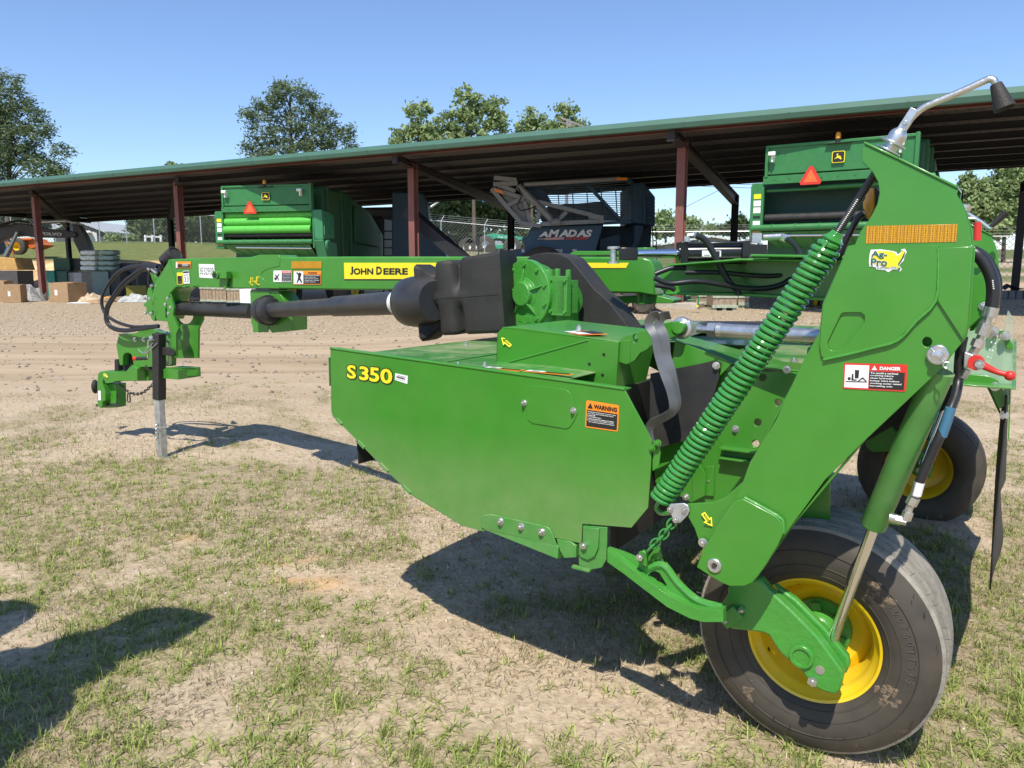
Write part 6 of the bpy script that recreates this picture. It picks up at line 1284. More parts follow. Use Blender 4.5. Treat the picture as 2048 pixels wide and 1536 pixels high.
# junk on the ground: low irregular sheets, each a thing
def junk(name, label, cat, px, py, Y, w_, d_, h, mt_, seed):
    p = at(px, py, Y); p.z = gz(p.x, p.y); t = thing(name, label, cat, p); rr = random.Random(seed); n = 9; vs = []
    for i in range(n):
        for j in range(n):
            u, v = i / (n - 1) * 2 - 1, j / (n - 1) * 2 - 1; e = max(0, 1 - max(abs(u), abs(v)) ** 2)
            vs.append(p + Vector((u * w_ / 2 * (1 + .2 * rr.uniform(-1, 1)), v * d_ / 2 * (1 + .2 * rr.uniform(-1, 1)), h * e * rr.uniform(.35, 1) + .01)))
    g = mb(); g.add(vs, [(i * n + j, (i + 1) * n + j, (i + 1) * n + j + 1, i * n + j + 1) for i in range(n - 1) for j in range(n - 1)]); g.build('sheet', mt_, t, flat=True); return t
junk('crumpled_tarp', 'crumpled grey plastic sheet heaped left of the leftmost column', 'tarp', 57, 592, 29.5, 1.1, 1.0, .75, TARP, 1)
junk('torn_paper', 'torn tan packing paper right of the open carton', 'packing paper', 180, 580, 29.0, 1.1, .8, .45, mat('tan_packing_paper', (.5, .40, .28), .8), 2)
junk('plastic_wrap', 'clear grey plastic wrap crumpled below the looped hoses', 'plastic wrap', 272, 592, 28.5, 1.2, .6, .35, mat('pale_plastic', (.42, .43, .42), .3), 3)
junk('flattened_carton', 'pale flattened carton on the gravel left of the looped hoses', 'carton', 165, 603, 27.5, .9, .5, .06, WHD, 4)
junk('flattened_carton', 'flattened tan carton beside the white one on the gravel', 'carton', 186, 600, 27.6, .8, .5, .15, CARD, 5)
junk('orange_bag', 'small orange bag lying among the packing near the hoses', 'bag', 219, 585, 29.2, .5, .4, .25, mat('orange_bag', (.6, .3, .06), .6), 6)
g = mb(); t = thing('plank_pile', 'low pile of dark boards lying under the shed behind the hoses', 'planks', at(230, 598, 28.8))
for k in range(9): a = at(185 + 14 * k % 60, 600 - k, 28.6 + .25 * k); a.z = gz(a.x, a.y) + .06 + .02 * (k % 3); g.beam(a, a + Vector((2.6 + .2 * k % 1, .5 - .12 * k, .02)), .14, .05)
g.build('boards', WOOD, t)
p = at(34, 590, 28.6); p.z = gz(p.x, p.y); t = thing('white_bucket', 'white plastic bucket between the left carton and the grey sheet', 'bucket', p); mb().lathe(p, Z, [(0, 0), (0, .13), (.42, .17), (.42, .16), (.02, .12)], 20).build('pail', WHD, t); mb().torus(p + Z * .40, Z, .175, .012, 20).build('rim', WHD, t)
p = at(-6, 545, 33.0); p.z = gz(p.x, p.y); t = thing('tan_hopper', 'tan hopper with a dark base at the left edge below the excavator', 'hopper', p)
g = mb(); tv = lambda x, y, Y=32.6: at(x, y, Y); g.prism([tv(-40, 512), (tv(28, 516)), tv(36, 540), tv(-40, 540)], Vector((0, 1.2, 0))); g.build('hopper', mat('tan_paint', (.50, .30, .09), .6), t, bev=.02); g = mb(); g.prism([tv(-40, 541), tv(34, 541), tv(36, 575), tv(-40, 575)], Vector((0, 1.1, 0))); g.build('base', DGM, t)
# utility vehicle half hidden behind the boom
p = at(1265, 541, 17.2); z0 = gz(p.x, p.y); t = thing('utility_vehicle', 'small utility vehicle with knobby tyres parked behind the mower tongue', 'utility vehicle', (p.x, p.y, z0))
g = mb(); g.box((p.x, p.y + .5, z0 + .48), (1.3, 1.3, .32)); g.box((p.x + .1, p.y + .7, z0 + .72), (.9, .9, .2)); g.build('body', DGM, t, bev=.04)
for px, r_ in ((1236, .23), (1289, .25)):
    q = at(px, 541, 16.9); c = Vector((q.x, q.y, z0 + r_ - .02)); ty = mb().lathe(c, (-.5, -1, 0), [(-.1, r_ * .45), (-.11, r_ * .8), (-.07, r_), (.07, r_), (.11, r_ * .8), (.1, r_ * .45), (.05, r_ * .4), (.05, 0)], 24)
    for k in range(16): a = 2 * math.pi * k / 16; x_, y_, d_ = frame(Vector((-.5, -1, 0))); ty.box(c + (x_ * math.cos(a) + y_ * math.sin(a)) * r_, (.04, .18, .025), (x_ * math.cos(a) + y_ * math.sin(a), d_, (x_ * -math.sin(a) + y_ * math.cos(a))))
    ty.build('tyre', TYRE, t)
p = at(1392, 608, 17.0); p.z = gz(p.x, p.y); t = thing('hitch_stand', 'small green tube stand beside the concrete pad', 'stand', p)
g = mb(); g.tube([at(1372, 592, 17), at(1392, 590, 17), at(1397, 597, 17), at(1395, 613, 17)], .02, 8, 3); g.tube([at(1375, 600, 17), at(1390, 600, 17)], .018, 8, 0); g.build('tube_frame', GREENP, t)
mb().cyl(at(1395, 610, 17), at(1394, 614, 17), .03, n=10).build('yellow_foot', YELD, t)
# pavers / blocks by the right rear column
for k in range(5):
    p = at(1986 + 15 * k, 606, 22.6 + .1 * k); p.z = gz(p.x, p.y); t = thing('concrete_block', ('first', 'second', 'third', 'fourth', 'fifth')[k] + ' grey block from the left at the foot of the far right column', 'block', p, 'grey blocks at the column foot')
    mb().box(p + Z * .12, (.19, .3, .26)).build('block', mat('grey_block', (.14, .14, .14), .8), t, bev=.01)
p = at(2010, 600, 22.9); p.z = gz(p.x, p.y); t = thing('dark_tarp_heap', 'black tarp heap lying on the blocks at the right edge', 'tarp', p); 
g = mb(); rr = random.Random(5)
g.add([p + Vector(((i - 3) * .18, (j - 1) * .25, .26 + .22 * rr.random() * (1 - abs(i - 3) / 3.5))) for i in range(7) for j in range(3)], [(i * 3 + j, (i + 1) * 3 + j, (i + 1) * 3 + j + 1, i * 3 + j + 1) for i in range(6) for j in range(2)]); g.build('tarp', RUB, t, flat=True)
# ================================================================ EXCAVATOR, LOADER, FENCES, BUILDINGS, FAR MACHINES
ep = at(20, 541, 40); t = thing('excavator', 'charcoal excavator with its boom raised behind the left end of the shed', 'excavator', (ep.x - 3, 40, gz(ep.x - 3, 40)))
e6 = lambda x, y, Y=40: at(x / 6.4, 420 + y / 6.4, Y)
g = mb(); g.prism([e6(*q) for q in ((-300, 330), (-60, 240), (60, 200), (200, 165), (380, 190), (500, 222), (700, 250), (850, 262), (960, 285), (985, 320), (960, 350), (850, 352), (600, 352), (420, 350), (300, 330), (150, 340), (40, 370), (-300, 520))], Vector((0, .5, 0))); bm_ = g.build('boom', DGM, t, bev=.03)
decal('name', bm_, (e6(505, 283, 39.97), e6(795, 290, 39.97), e6(795, 335, 39.97), e6(505, 318, 39.97)), None, [('text', WHD, 'VOLVO', (0, 0, 1, 1), .04)], lift=.01)
g = mb(); g.prism([e6(*q, 40.1) for q in ((925, 180), (1010, 195), (1050, 260), (1100, 350), (1140, 440), (1160, 510), (1080, 640), (1030, 580), (980, 480), (940, 400))], Vector((0, .4, 0))); g.build('stick', DGM, t, bev=.03)
g = mb(); g.cyl(e6(480, 155), e6(860, 140), .10, n=14); g.cyl(e6(860, 140), e6(960, 165), .06, n=12); g.cyl(e6(130, 480, 39.8), e6(225, 280, 39.8), .09, n=14); g.cyl(e6(70, 600, 39.8), e6(135, 470, 39.8), .14, n=14); g.each('hydraulic_cylinder', GALV, t)
g = mb()
for k in range(4): g.tube([e6(-60, 240 - 12 * k, 39.7), e6(80, 190 - 10 * k, 39.7), e6(220, 150 - 6 * k, 39.7), e6(380, 165 - 5 * k, 39.7)], .025, 6)
g.build('boom_hoses', HOSE, t)
g = mb(); g.prism([e6(*q, 41) for q in ((-700, 400), (-260, 380), (-200, 560), (-700, 620))], Vector((0, 2, 0))); g.build('upper_body', DGM, t, bev=.05)
g = mb(); g.box((ep.x - 4.5, 41, gz(ep.x - 4, 41) + .5), (4, 3, 1)); g.build('track', DKST, t, bev=.2)
op = at(45, 500, 47); t = thing('orange_loader', 'orange wheeled machine parked on the grass bank behind the leftmost column', 'loader', (op.x, op.y, gz(op.x, op.y)))
oz = lambda x, y, Y=47: at(x / 6.4, 420 + y / 6.4, Y)
g = mb(); g.prism([oz(*q) for q in ((275, 370), (420, 365), (470, 420), (540, 445), (480, 470), (400, 500), (300, 480), (270, 420))], Vector((0, 1.4, 0))); g.cyl(oz(275, 378, 46.9), oz(420, 372, 46.9), .09, n=12); g.build('body', ORM, t, bev=.03)
c = oz(232, 465, 46.8); mb().lathe(c, (0, -1, 0), [(-.2, .25), (-.2, .42), (-.15, .5), (.15, .5), (.2, .42), (.2, .25)], 26).build('tyre', TYRE, t); mb().lathe(c, (0, -1, 0), [(-.1, 0), (-.1, .1), (.0, .2), (.15, .26)], 20).build('rim', YEL, t)
g = mb(); g.tube([oz(0, 400, 45), oz(40, 470, 45), oz(60, 560, 45)], .05, 6); g.tube([oz(60, 440, 45), oz(110, 420, 45), oz(150, 480, 45), oz(180, 620, 45)], .04, 6); g.each('guard_bar', ORM, t)
def fence(label, pts, h, barb=True, step=3.0, rail=.03):
    """pts: ground points"""
    t = thing('chain_link_fence', label, 'fence', pts[0]); P = [V(p) for p in pts]
    fb = mb(); vs = []; uv = []; s_ = 0
    for i, p in enumerate(P):
        if i: s_ += (p - P[i - 1]).length
        vs += [p, p + Z * h]; uv += [(s_, 0), (s_, h)]
    fb.add(vs, [(2 * i, 2 * i + 2, 2 * i + 3, 2 * i + 1) for i in range(len(P) - 1)]); fb.uv = uv; fb.build('mesh_fabric', CHAINL, t, flat=True)
    g = mb()
    for a, b_ in zip(P[:-1], P[1:]): g.cyl(a + Z * h, b_ + Z * h, rail, n=6)
    g.build('top_rail', GALV, t)
    for a, b_ in zip(P[:-1], P[1:]):
        n = max(1, round((b_ - a).length / step))
        for k in range(n):
            p = a.lerp(b_, k / n); g = mb(); g.cyl(p - Z * .2, p + Z * h, .04, n=6)
            if barb: g.cyl(p + Z * h, p + Z * (h + .45) + (b_ - a).normalized() * .25 + Vector((0, .2, 0)), .02, n=6)
            g.build('post', GALV, t)
    if barb:
        g = mb()
        for a, b_ in zip(P[:-1], P[1:]):
            for k in range(3): o2 = Z * (h + .15 * (k + 1)) + (b_ - a).normalized() * .08 * (k + 1); g.cyl(a + o2, b_ + o2, .007, n=4)
        g.build('barbed_wire', GALV, t)
def fp(x, y, Y): p = at(x, y, Y); p.z = gz(p.x, p.y) - .02; return p
fence('chain-link fence with angled barb arms along the grass bank at left', [fp(-60, 480, 66), fp(200, 482, 64), fp(310, 486, 62), fp(500, 495, 60)], 2.3, step=3.6)
fence('chain-link fence seen in the middle gap under the shed roof', [fp(800, 510, 62), fp(1060, 510, 58)], 2.3, step=3.6)
fence('chain-link fence in the gap right of the blue combine', [fp(1290, 510, 56), fp(1510, 510, 54)], 2.3, step=3.6)
fence('chain-link fence at the right edge beyond the lift arms', [fp(1940, 571, 40), fp(2150, 571, 39)], 2.35, step=3.4)
def gable(name, label, px0, px1, pyb, pyr, pya, Y, dep, wall, roof, white=True):
    a = at(px0, pyb, Y); b_ = at(px1, pyb, Y); z0 = a.z; zr_ = at(px0, pyr, Y).z; za_ = at((px0 + px1) / 2, pya, Y).z; mx = (a + b_) / 2
    t = thing(name, label, 'building', (mx.x, Y, z0)); g = mb(); g.prism([(a.x, Y, z0 - 1), (b_.x, Y, z0 - 1), (b_.x, Y, zr_), (mx.x, Y, za_), (a.x, Y, zr_)], (0, dep, 0)); g.build('wall', wall, t)
    g = mb(); ov = .5
    for s_, e in ((a.x, -1), (b_.x, 1)): g.prism([(mx.x, Y - ov, za_ + .05), (s_ + e * ov, Y - ov, zr_ - .12 + .05), (s_ + e * ov, Y - ov, zr_ - .28 + .05), (mx.x, Y - ov, za_ - .12)], (0, dep + 2 * ov, 0))
    g.build('roof', roof, t); return t, a, b_, z0, zr_
WALLG = mat('dark_grey_siding', (.085, .095, .10), .7); ROOFG = mat('pale_metal_roof', (.50, .51, .52), .5); WHT = mat('white_trim', (.7, .7, .7), .6)
t, a, b_, z0, zr_ = gable('grey_building', 'dark grey building with a pale roof on the rise behind the excavator boom', 108, 208, 484, 462, 440, 90, 14, WALLG, ROOFG)
mb().prism([at(30, 462, 95), at(160, 438, 95), at(160, 441, 95), at(110, 462, 95)], Vector((0, 3, 0))).build('side_roof', ROOFG, t)
mb().prism([at(163, 461, 89.5), at(176, 461, 89.5), at(179, 465, 89), at(163, 465, 89)], Vector((0, .5, 0))).build('awning', WHT, t)
g = mb(); g.box(at(184, 474, 89.9), (1.2, .1, 1.2)); g.build('window', WHT, t)
t, a, b_, z0, zr_ = gable('white_roofed_building', 'low long building with a white curved roof edge behind the right-hand fence gap', 1330, 1510, 500, 486, 472, 75, 12, mat('tan_grey_siding', (.28, .26, .24), .7), WHT)
for k in range(9): mb().box(at(1352 + 17 * k, 489, 74.95), (.35, .08, .55)).build('window', WALLG, t)
fenceposts = thing('board_fence', 'white board fence segment under the trees left of the second column', 'fence', at(295, 480, 78))
mb().beam(at(290, 473, 78), at(324, 474, 78), .08, .15).build('rail', WHT, fenceposts)
for x in (291, 305, 322): mb().beam(at(x, 470, 78), at(x, 483, 78), .2, .2, (0, 1, 0)).build('post', WHT, fenceposts)
# far machines in the middle gap
tp_ = at(1000, 495, 78); t = thing('telehandler', 'bright green telehandler parked beyond the fence in the middle gap', 'telehandler', tp_)
q = lambda x, y, Y=78: qa(x, y, Y)
g = mb(); g.prism([q(*p) for p in ((525, 575), (600, 560), (840, 590), (835, 612), (790, 615), (620, 600), (560, 625), (530, 620))], Vector((0, .6, 0))); bmm = g.build('boom', TEAL, t, bev=.02)
decal('boom_name', bmm, (q(640, 580, 77.9), q(740, 588, 77.9), q(740, 600, 77.9), q(640, 594, 77.9)), None, [('text', WHD, 'Genie', (0, 0, .45, 1), .02), ('text', WHD, 'GTH', (.55, 0, 1, 1), .02)], lift=.02)
g = mb(); g.prism([q(*p, 77.6) for p in ((600, 655), (720, 650), (725, 682), (600, 688))], Vector((0, 1, 0))); g.prism([q(*p, 77.6) for p in ((765, 640), (835, 620), (830, 670), (770, 660))], Vector((0, 1, 0))); g.each('chassis', TEAL, t, bev=.02)
g = mb(); g.prism([q(*p, 77.7) for p in ((612, 620), (665, 622), (690, 655), (612, 655))], Vector((0, 1, 0))); g.build('cab', GALV, t)
for x, y, r_ in ((540, 652, .9), (575, 685, .5), (755, 665, .9)):
    c = q(x, y, 77.4); mb().lathe(c, (0, -1, 0), [(-.2, r_ * .45), (-.2, r_ * .85), (-.12, r_), (.12, r_), (.2, r_ * .85), (.2, r_ * .45)], 22).build('tyre', TYRE, t); mb().lathe(c, (0, -1, 0), [(-.1, 0), (-.05, r_ * .4), (.15, r_ * .47)], 18).build('rim', WHD, t)
tp_ = at(940, 495, 76); t = thing('fuel_trailer', 'dark grey two-axle tank trailer beyond the fence left of the telehandler', 'trailer', tp_)
g = mb(); g.prism([q(*p, 76) for p in ((360, 600), (380, 596), (455, 600), (462, 650), (360, 655))], Vector((0, 1.4, 0))); g.build('tank', mat('slate_tank', (.10, .13, .15), .5), t, bev=.1)
for x in (385, 432): c = q(x, 672, 75.8); mb().lathe(c, (0, -1, 0), [(-.15, .4), (-.15, .85), (.15, .85), (.15, .4)], 22).build('tyre', TYRE, t); mb().lathe(c, (0, -1, 0), [(-.1, 0), (.1, .42)], 16).build('rim', WHD, t)
tp_ = at(885, 398, 60); t = thing('boom_lift', 'bright blue boom lift arm with a white basket against the far trees', 'boom lift', (tp_.x, tp_.y, gz(tp_.x, tp_.y)))
g = mb(); g.prism([q(*p, 60) for p in ((60, 300), (68, 280), (120, 268), (250, 255), (250, 265), (170, 275), (75, 308))], Vector((0, .5, 0))); g.prism([q(*p, 60) for p in ((485, 240), (520, 240), (530, 300), (510, 300))], Vector((0, .5, 0))); g.prism([q(*p, 60.2) for p in ((250, 258), (485, 240), (485, 248), (250, 266))], Vector((0, .3, 0))); g.build('boom', BLUE, t)
g = mb()
for k in range(6): g.beam(q(520 + 24 * k, 240, 60), q(520 + 24 * k, 292, 60), .06, .06)
for y in (240, 265, 290): g.beam(q(518, y, 60), q(650, y + 4, 60), .06, .06)
g.build('basket', WHD, t)
g = mb(); g.cyl(q(88, 345, 60.2), q(150, 300, 60.2), .10, n=8); g.build('lift_strut', GALV, t)
g = mb(); c = q(180, 640, 60); g.prism([q(*p, 60) for p in ((80, 520), (120, 540), (150, 620), (215, 640), (215, 668), (160, 668))], Vector((0, 1, 0))); g.build('base', BLUE, t)
# dark chute beside the shed column, behind the driveshaft guard
p = at(900, 541, 21.5); t = thing('loading_auger', 'dark slanting auger tube with a tapered hopper behind the shaft guard', 'auger', (p.x, p.y, gz(p.x, p.y)))
g = mb(); g.beam(q(-100, 380, 23.0), q(420, 830, 21.8), .32, .32); g.build('auger_tube', DKST, t)
g = mb(); g.prism([q(*p2, 28.0) for p2 in ((-230, 220), (20, 230), (60, 330), (80, 520), (215, 745), (230, 860), (-230, 860))], Vector((0, .6, 0))); g.build('hopper', NAVYD, t, bev=.03)
# small mirror / lamp post
p = at(957, 541, 20); t = thing('mirror_bracket', 'small black mirror on a thin bracket standing left of the blue combine', 'mirror', (p.x, 20, gz(p.x, 20)))
g = mb(); g.box(q(473, 622, 20), (.10, .03, .20)); g.tube([q(478, 650, 20), q(482, 690, 20), q(480, 760, 20)], .012, 6); g.tube([q(470, 740, 20), q(500, 690, 20), q(510, 740, 20)], .010, 6); g.beam(q(380, 755, 20), q(525, 755, 20), .08, .05); g.build('bracket', DKST, t)
# ================================================================ POLE AND WIRES
p = at(1128, 541, 70); t = thing('utility_pole', 'grey utility pole head with crossarm above the shed roof', 'utility pole', (p.x, 70, gz(p.x, 70)))
pt_ = at(1135, 238, 70); g = mb(); g.cyl((pt_.x, 70, gz(p.x, 70)), pt_, .15, .12, 10); g.beam(at(1122, 236, 70), at(1170, 254, 70), .12, .14); g.beam(at(1118, 244, 70.4), at(1150, 250, 70.4), .1, .1); g.cyl(at(1140, 246, 69.8), at(1140, 254, 69.8), .2, n=10); g.build('pole', mat('pole_grey', (.26, .24, .22), .8), t)
for lb_, a, b_ in (('upper overhead cable crossing the gap right of the red column', (1280, 362, 60), (1560, 371, 60)), ('lower overhead cable crossing the gap right of the red column', (1280, 368, 60), (1560, 378, 60)), ('slanting guy cable from the rear column down to the left', (1464, 367, 60), (1330, 435, 60))):
    t = thing('overhead_cable', lb_, 'cable', at(*a)); mb().cyl(at(*a), at(*b_), .018, n=5).build('wire', DKST, t)
# ================================================================ TREES
def leafmat(name, c0, c1, transl=.35):
    mt, nt, b = nodes(name); a = N(nt, 'Attribute'); a.attribute_name = 'tint'
    c = mixc(nt, a.outputs['Fac'], c0, c1); nt.links.new(c, b.inputs['Base Color']); b.inputs['Roughness'].default_value = .6; b.inputs['Specular IOR Level'].default_value = .25
    tr = N(nt, 'BsdfTranslucent'); nt.links.new(c, tr.inputs[0]); mx = N(nt, 'MixShader'); mx.inputs[0].default_value = transl
    nt.links.new(b.outputs[0], mx.inputs[1]); nt.links.new(tr.outputs[0], mx.inputs[2]); nt.links.new(mx.outputs[0], nt.nodes['Material Output'].inputs[0]); return mt
PINE = leafmat('pine_needles', (.085, .13, .06), (.23, .29, .15)); OAK = leafmat('oak_leaves', (.15, .23, .08), (.40, .48, .22)); DKOAK = leafmat('dense_leaves', (.06, .10, .04), (.18, .24, .095))  # leaf colours lightened in place of distance haze
BARK = mat('bark', (.12, .09, .07), .9, var=.2)
def tree(name, label, Y, lobes, material, leaf, dens, trunk, group=None, spiky=False, gap=.5):
    bx = at(trunk[0], 541, Y); z0 = gz(bx.x, Y); t = thing(name, label, 'tree', (bx.x, Y, z0), group); o = Vector((bx.x, Y, z0))
    P = []; Nn_ = []; tips = []
    for (cx, cy, rx, ry) in lobes:
        c = at(cx, cy, Y); sx = rx / FPX * Y; sz = ry / FPX * Y; sy = (sx + sz) / 2
        ncl = max(6, int(21 * dens * sx * sz / (leaf * 3.2) ** 2))
        for k in range(ncl):
            d = rng.normal(0, 1, 3); d /= np.linalg.norm(d); rad = rng.uniform(.25, 1) ** .5
            cc = np.array([c.x + d[0] * sx * rad, c.y + d[1] * sy * rad, c.z + d[2] * sz * rad]); tips.append(cc)
            nl = int(rng.uniform(22, 40)); sp = leaf * rng.uniform(1.6, 3.0)
            q = cc + rng.normal(0, 1, (nl, 3)) * sp * np.array([.46, .46, .34]); P.append(q); Nn_.append(np.full(nl, rng.uniform(0, 1)))
    P = np.concatenate(P); tn = np.clip(np.concatenate(Nn_) * .6 + rng.uniform(0, .4, len(P)), 0, 1); n = len(P)
    a = rng.normal(0, 1, (n, 3)); a /= np.linalg.norm(a, axis=1)[:, None]; b_ = np.cross(a, rng.normal(0, 1, (n, 3))); b_ /= np.linalg.norm(b_, axis=1)[:, None]
    s1 = leaf * rng.uniform(.5, 1.1, n)[:, None]; s2 = s1 * (.28 if spiky else .62)
    if spiky: a[:, 2] = np.abs(a[:, 2]) * .6 + .1
    co = np.stack([P - a * s1, P + b_ * s2, P + a * s1, P - b_ * s2], 1) - np.array(o)
    me = bpy.data.meshes.new('crown'); me.vertices.add(n * 4); me.vertices.foreach_set('co', co.ravel()); me.loops.add(n * 4); me.loops.foreach_set('vertex_index', np.arange(n * 4))
    me.polygons.add(n); me.polygons.foreach_set('loop_start', np.arange(n) * 4); me.polygons.foreach_set('loop_total', np.full(n, 4)); me.update()
    ca = me.color_attributes.new('tint', 'FLOAT_COLOR', 'POINT'); c4 = np.repeat(np.stack([tn, tn, tn, np.ones(n)], 1), 4, 0); ca.data.foreach_set('color', c4.ravel()); me.materials.append(material)
    cr = bpy.data.objects.new('crown', me); COL.objects.link(cr); cr.parent = t
    top = at(trunk[1], trunk[2], Y); w_ = trunk[3] / FPX * Y; g = MB(); g.tube([o - Z * .3, o.lerp(top, .5) + Vector((w_ * .3, 0, 0)), top], w_, 8, 4, rf=lambda f_: 1.15 - .85 * f_)
    rs = np.random.default_rng(len(tips)); idx = rs.choice(len(tips), min(len(tips), 26), replace=False)
    for i in idx:
        tp2 = Vector(tips[i]); f_ = min(.95, max(.2, (tp2.z - o.z) / max(.1, top.z - o.z) - .18)); st = o.lerp(top, f_); g.tube([st, st.lerp(tp2, .5) + Z * .25, tp2], w_ * .22, 5, 3, rf=lambda q: 1.1 - .9 * q)
    g.build('trunk', BARK, t); return t
TG = 'trees standing behind the shed'
tree('pine_tree', 'tall dark pine cut by the left edge of the view', 72, [(20, 165, 26, 22), (22, 205, 46, 26), (12, 245, 50, 28), (72, 228, 18, 18), (45, 275, 58, 22), (92, 255, 22, 12), (25, 315, 60, 28), (85, 335, 45, 24), (125, 300, 18, 16), (110, 350, 34, 14), (-30, 260, 50, 90), (20, 365, 50, 18)], PINE, .27, .62, (18, 22, 172, 5), TG, True)
tree('pine_tree', 'broad round-topped pine standing above the middle of the shed roof', 75, [(580, 178, 32, 18), (545, 205, 38, 20), (618, 200, 22, 22), (520, 232, 38, 18), (600, 240, 40, 26), (650, 235, 26, 22), (545, 268, 46, 22), (640, 275, 50, 26), (690, 270, 24, 18), (600, 310, 70, 22), (515, 302, 30, 18), (700, 305, 22, 14), (560, 330, 80, 20)], PINE, .27, .66, (585, 580, 192, 6), TG, True)
OG = TG
tree('oak_tree', 'spreading leafy tree with the highest top above the shed roof', 80, [(935, 200, 26, 24), (985, 215, 26, 22), (960, 235, 45, 22), (1000, 245, 20, 20), (900, 245, 30, 22), (945, 268, 55, 24), (880, 280, 40, 20), (960, 300, 70, 20)], OAK, .26, .36, (950, 940, 217, 4), OG)
tree('oak_tree', 'leafy tree left of the highest leafy top, leaning over the roof', 78, [(840, 222, 26, 18), (852, 250, 26, 18), (815, 268, 28, 16), (850, 285, 50, 20), (800, 290, 22, 14)], OAK, .26, .38, (845, 842, 237, 4), OG)
tree('oak_tree', 'small round leafy top right of the highest tree', 82, [(1062, 236, 24, 18), (1050, 258, 26, 14), (1080, 262, 22, 12), (1065, 285, 40, 20)], OAK, .24, .42, (1063, 1062, 247, 3), OG)
tree('oak_tree', 'small leafy top beside the utility pole', 84, [(1132, 226, 26, 16), (1118, 245, 22, 14), (1150, 245, 18, 14), (1132, 270, 34, 18)], OAK, .24, .40, (1132, 1132, 240, 3), OG)
tree('oak_tree', 'tiny leafy top just clearing the roof left of the broad pine', 85, [(345, 334, 16, 8), (360, 350, 24, 12)], OAK, .24, .6, (348, 347, 354, 2), OG)
tree('oak_tree', 'bushy tree behind the fence in the gap left of the second column', 82, [(300, 440, 36, 22), (275, 450, 20, 22), (345, 435, 40, 26), (400, 440, 40, 30), (330, 465, 50, 14), (440, 450, 30, 24)], DKOAK, .26, 1.2, (330, 330, 462, 4), TG)
tree('oak_tree', 'dark tree at the far left below the roof behind the excavator', 80, [(20, 425, 40, 22), (75, 430, 30, 16), (110, 435, 34, 14), (10, 450, 40, 18), (60, 445, 40, 14)], DKOAK, .27, 1.0, (15, 15, 442, 4), TG)
tree('oak_tree', 'dense dark tree filling the gap left of the blue combine', 86, [(900, 420, 50, 30), (960, 415, 50, 28), (1010, 420, 40, 30), (930, 445, 80, 16), (1040, 430, 30, 30), (880, 400, 40, 20)], DKOAK, .28, 1.3, (930, 930, 432, 5), TG)
tree('oak_tree', 'pale tree right of the blue combine beyond the fence', 100, [(1330, 445, 20, 22), (1345, 455, 22, 16), (1325, 462, 20, 10)], OAK, .30, 1.1, (1330, 1330, 452, 3), TG)
tree('oak_tree', 'tree just right of the red column beyond the fence', 105, [(1380, 452, 20, 16), (1390, 462, 22, 10)], OAK, .30, 1.1, (1382, 1382, 467, 3), TG)
tree('oak_tree', 'low tree in the middle of the right gap beyond the white roof', 110, [(1420, 460, 20, 8), (1437, 458, 18, 9)], OAK, .30, 1.2, (1425, 1425, 477, 2), TG)
tree('oak_tree', 'rounded tree left of the empty picker beyond the fence', 100, [(1478, 450, 22, 16), (1462, 458, 20, 12), (1490, 462, 14, 9)], DKOAK, .30, 1.2, (1478, 1478, 462, 3), TG)
tree('oak_tree', 'tall leafy tree behind the far crank at the right edge', 56, [(2015, 345, 26, 20), (2030, 375, 30, 26), (1990, 385, 34, 26), (1940, 365, 16, 16), (1935, 395, 26, 22), (1965, 420, 44, 26), (2020, 430, 50, 30), (1990, 455, 70, 22), (2050, 400, 30, 40)], OAK, .20, .95, (2005, 2010, 367, 4), TG)
tree('oak_tree', 'low leafy tree under the boom of the blue lift in the middle gap', 92, [(860, 480, 50, 14), (930, 478, 60, 14), (1000, 480, 50, 14), (1050, 476, 40, 18)], DKOAK, .27, 1.6, (950, 950, 465, 3), TG)
tree('oak_tree', 'low leafy tree filling below the bushy one left of the second column', 88, [(300, 470, 40, 10), (360, 472, 50, 12), (420, 470, 40, 14)], DKOAK, .26, 1.6, (360, 360, 462, 3), TG)
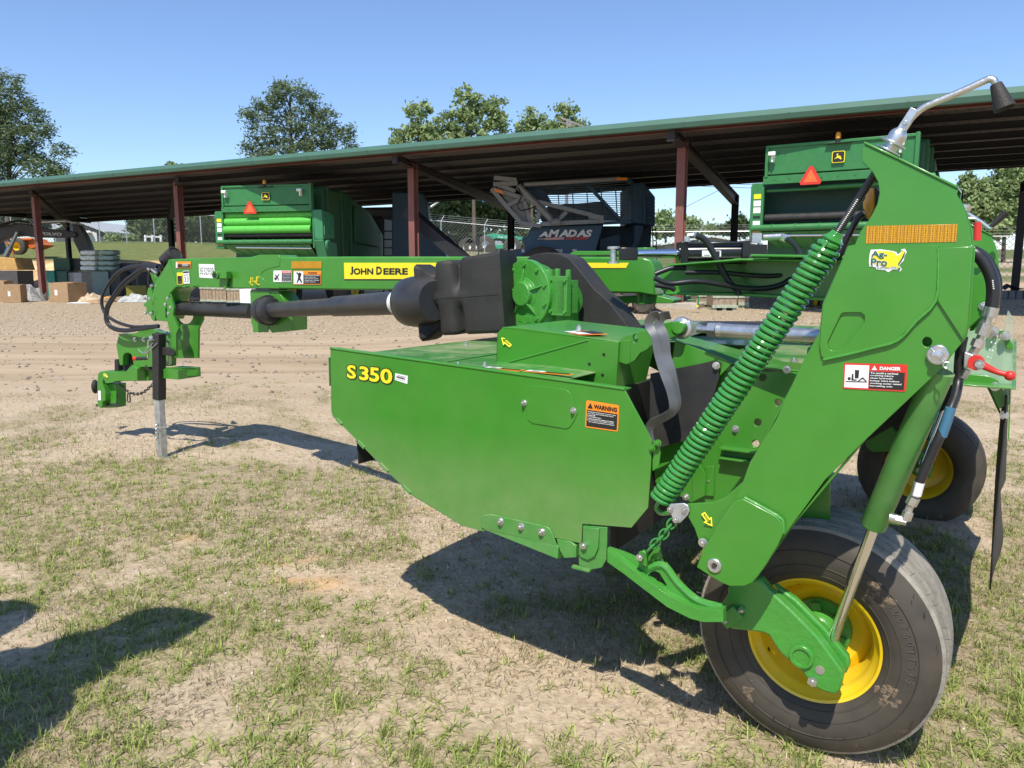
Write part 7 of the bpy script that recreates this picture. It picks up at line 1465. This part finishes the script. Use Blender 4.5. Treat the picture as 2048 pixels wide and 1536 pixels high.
# bushes on the bank
for k, (x, lb_) in enumerate(((228, 'low green bush by the fence beside the grey building'), (258, 'second low bush along the bank fence'))):
    tree('bush', lb_, 70, [(x, 476, 14, 7)], OAK, .16, 1.6, (x, x, 474, 1), 'bushes on the bank').__setitem__('category', 'bush')
# ================================================================ NEIGHBOURING MACHINE OUT OF FRAME (its shadow falls across the lower left)
nb = thing('parked_implement', 'green implement parked just outside the left edge, known by its shadow', 'implement', (-2.5, 1.2, 0))
def shp(px, py, z): p = atz(px, py, 0); return Vector((p.x - .176 * z, p.y - .656 * z, z))
zi = 1.62
o1 = [(-80, 1330), (0, 1310), (34, 1311), (79, 1296), (184, 1272), (256, 1238), (294, 1228), (342, 1231), (410, 1248), (400, 1259), (335, 1300), (273, 1317), (219, 1330), (205, 1358), (164, 1378), (113, 1385), (121, 1426), (102, 1453), (68, 1481), (0, 1532), (-80, 1600)]
mb().prism([shp(x, y, zi) for x, y in o1], Z * .12).build('raised_cover', GREEN, nb, bev=.01)
mb().prism([shp(x, y, zi) for x, y in ((-60, 1215), (0, 1211), (41, 1217), (61, 1228), (44, 1248), (0, 1276), (-60, 1290))], Z * .10).build('side_arm', GREEN, nb, bev=.01)
e1, e2 = shp(-80, 1250, zi), shp(-80, 1600, zi)
g = mb(); g.beam(e1 + Z * .05, e1 + Vector((-1.1, -.6, .05)), .12, .12); g.beam(shp(-60, 1440, zi) + Z * .05, shp(-60, 1440, zi) + Vector((-.9, -.5, .05)), .9, .14); g.build('cross_frame', GREEN, nb, bev=.01)
bx = e1 + Vector((-1.4, -.6, 0)); g = mb(); g.box((bx.x - .3, bx.y - .6, 1.1), (1.2, 1.6, 1.1)); g.build('body', GREEN, nb, bev=.04)
for k in (0, 1): c = Vector((bx.x - .3, bx.y - 1.2 + 1.3 * k, .42)); mb().lathe(c, (1, 0, 0), [(-.14, .2), (-.16, .32), (-.12, .42), (.12, .42), (.16, .32), (.14, .2), (.05, .1), (.05, 0)], 28).build('tyre', TYRE, nb); mb().cyl(c + Z * .1, c + Z * .8, .05).build('leg', GREEN, nb)
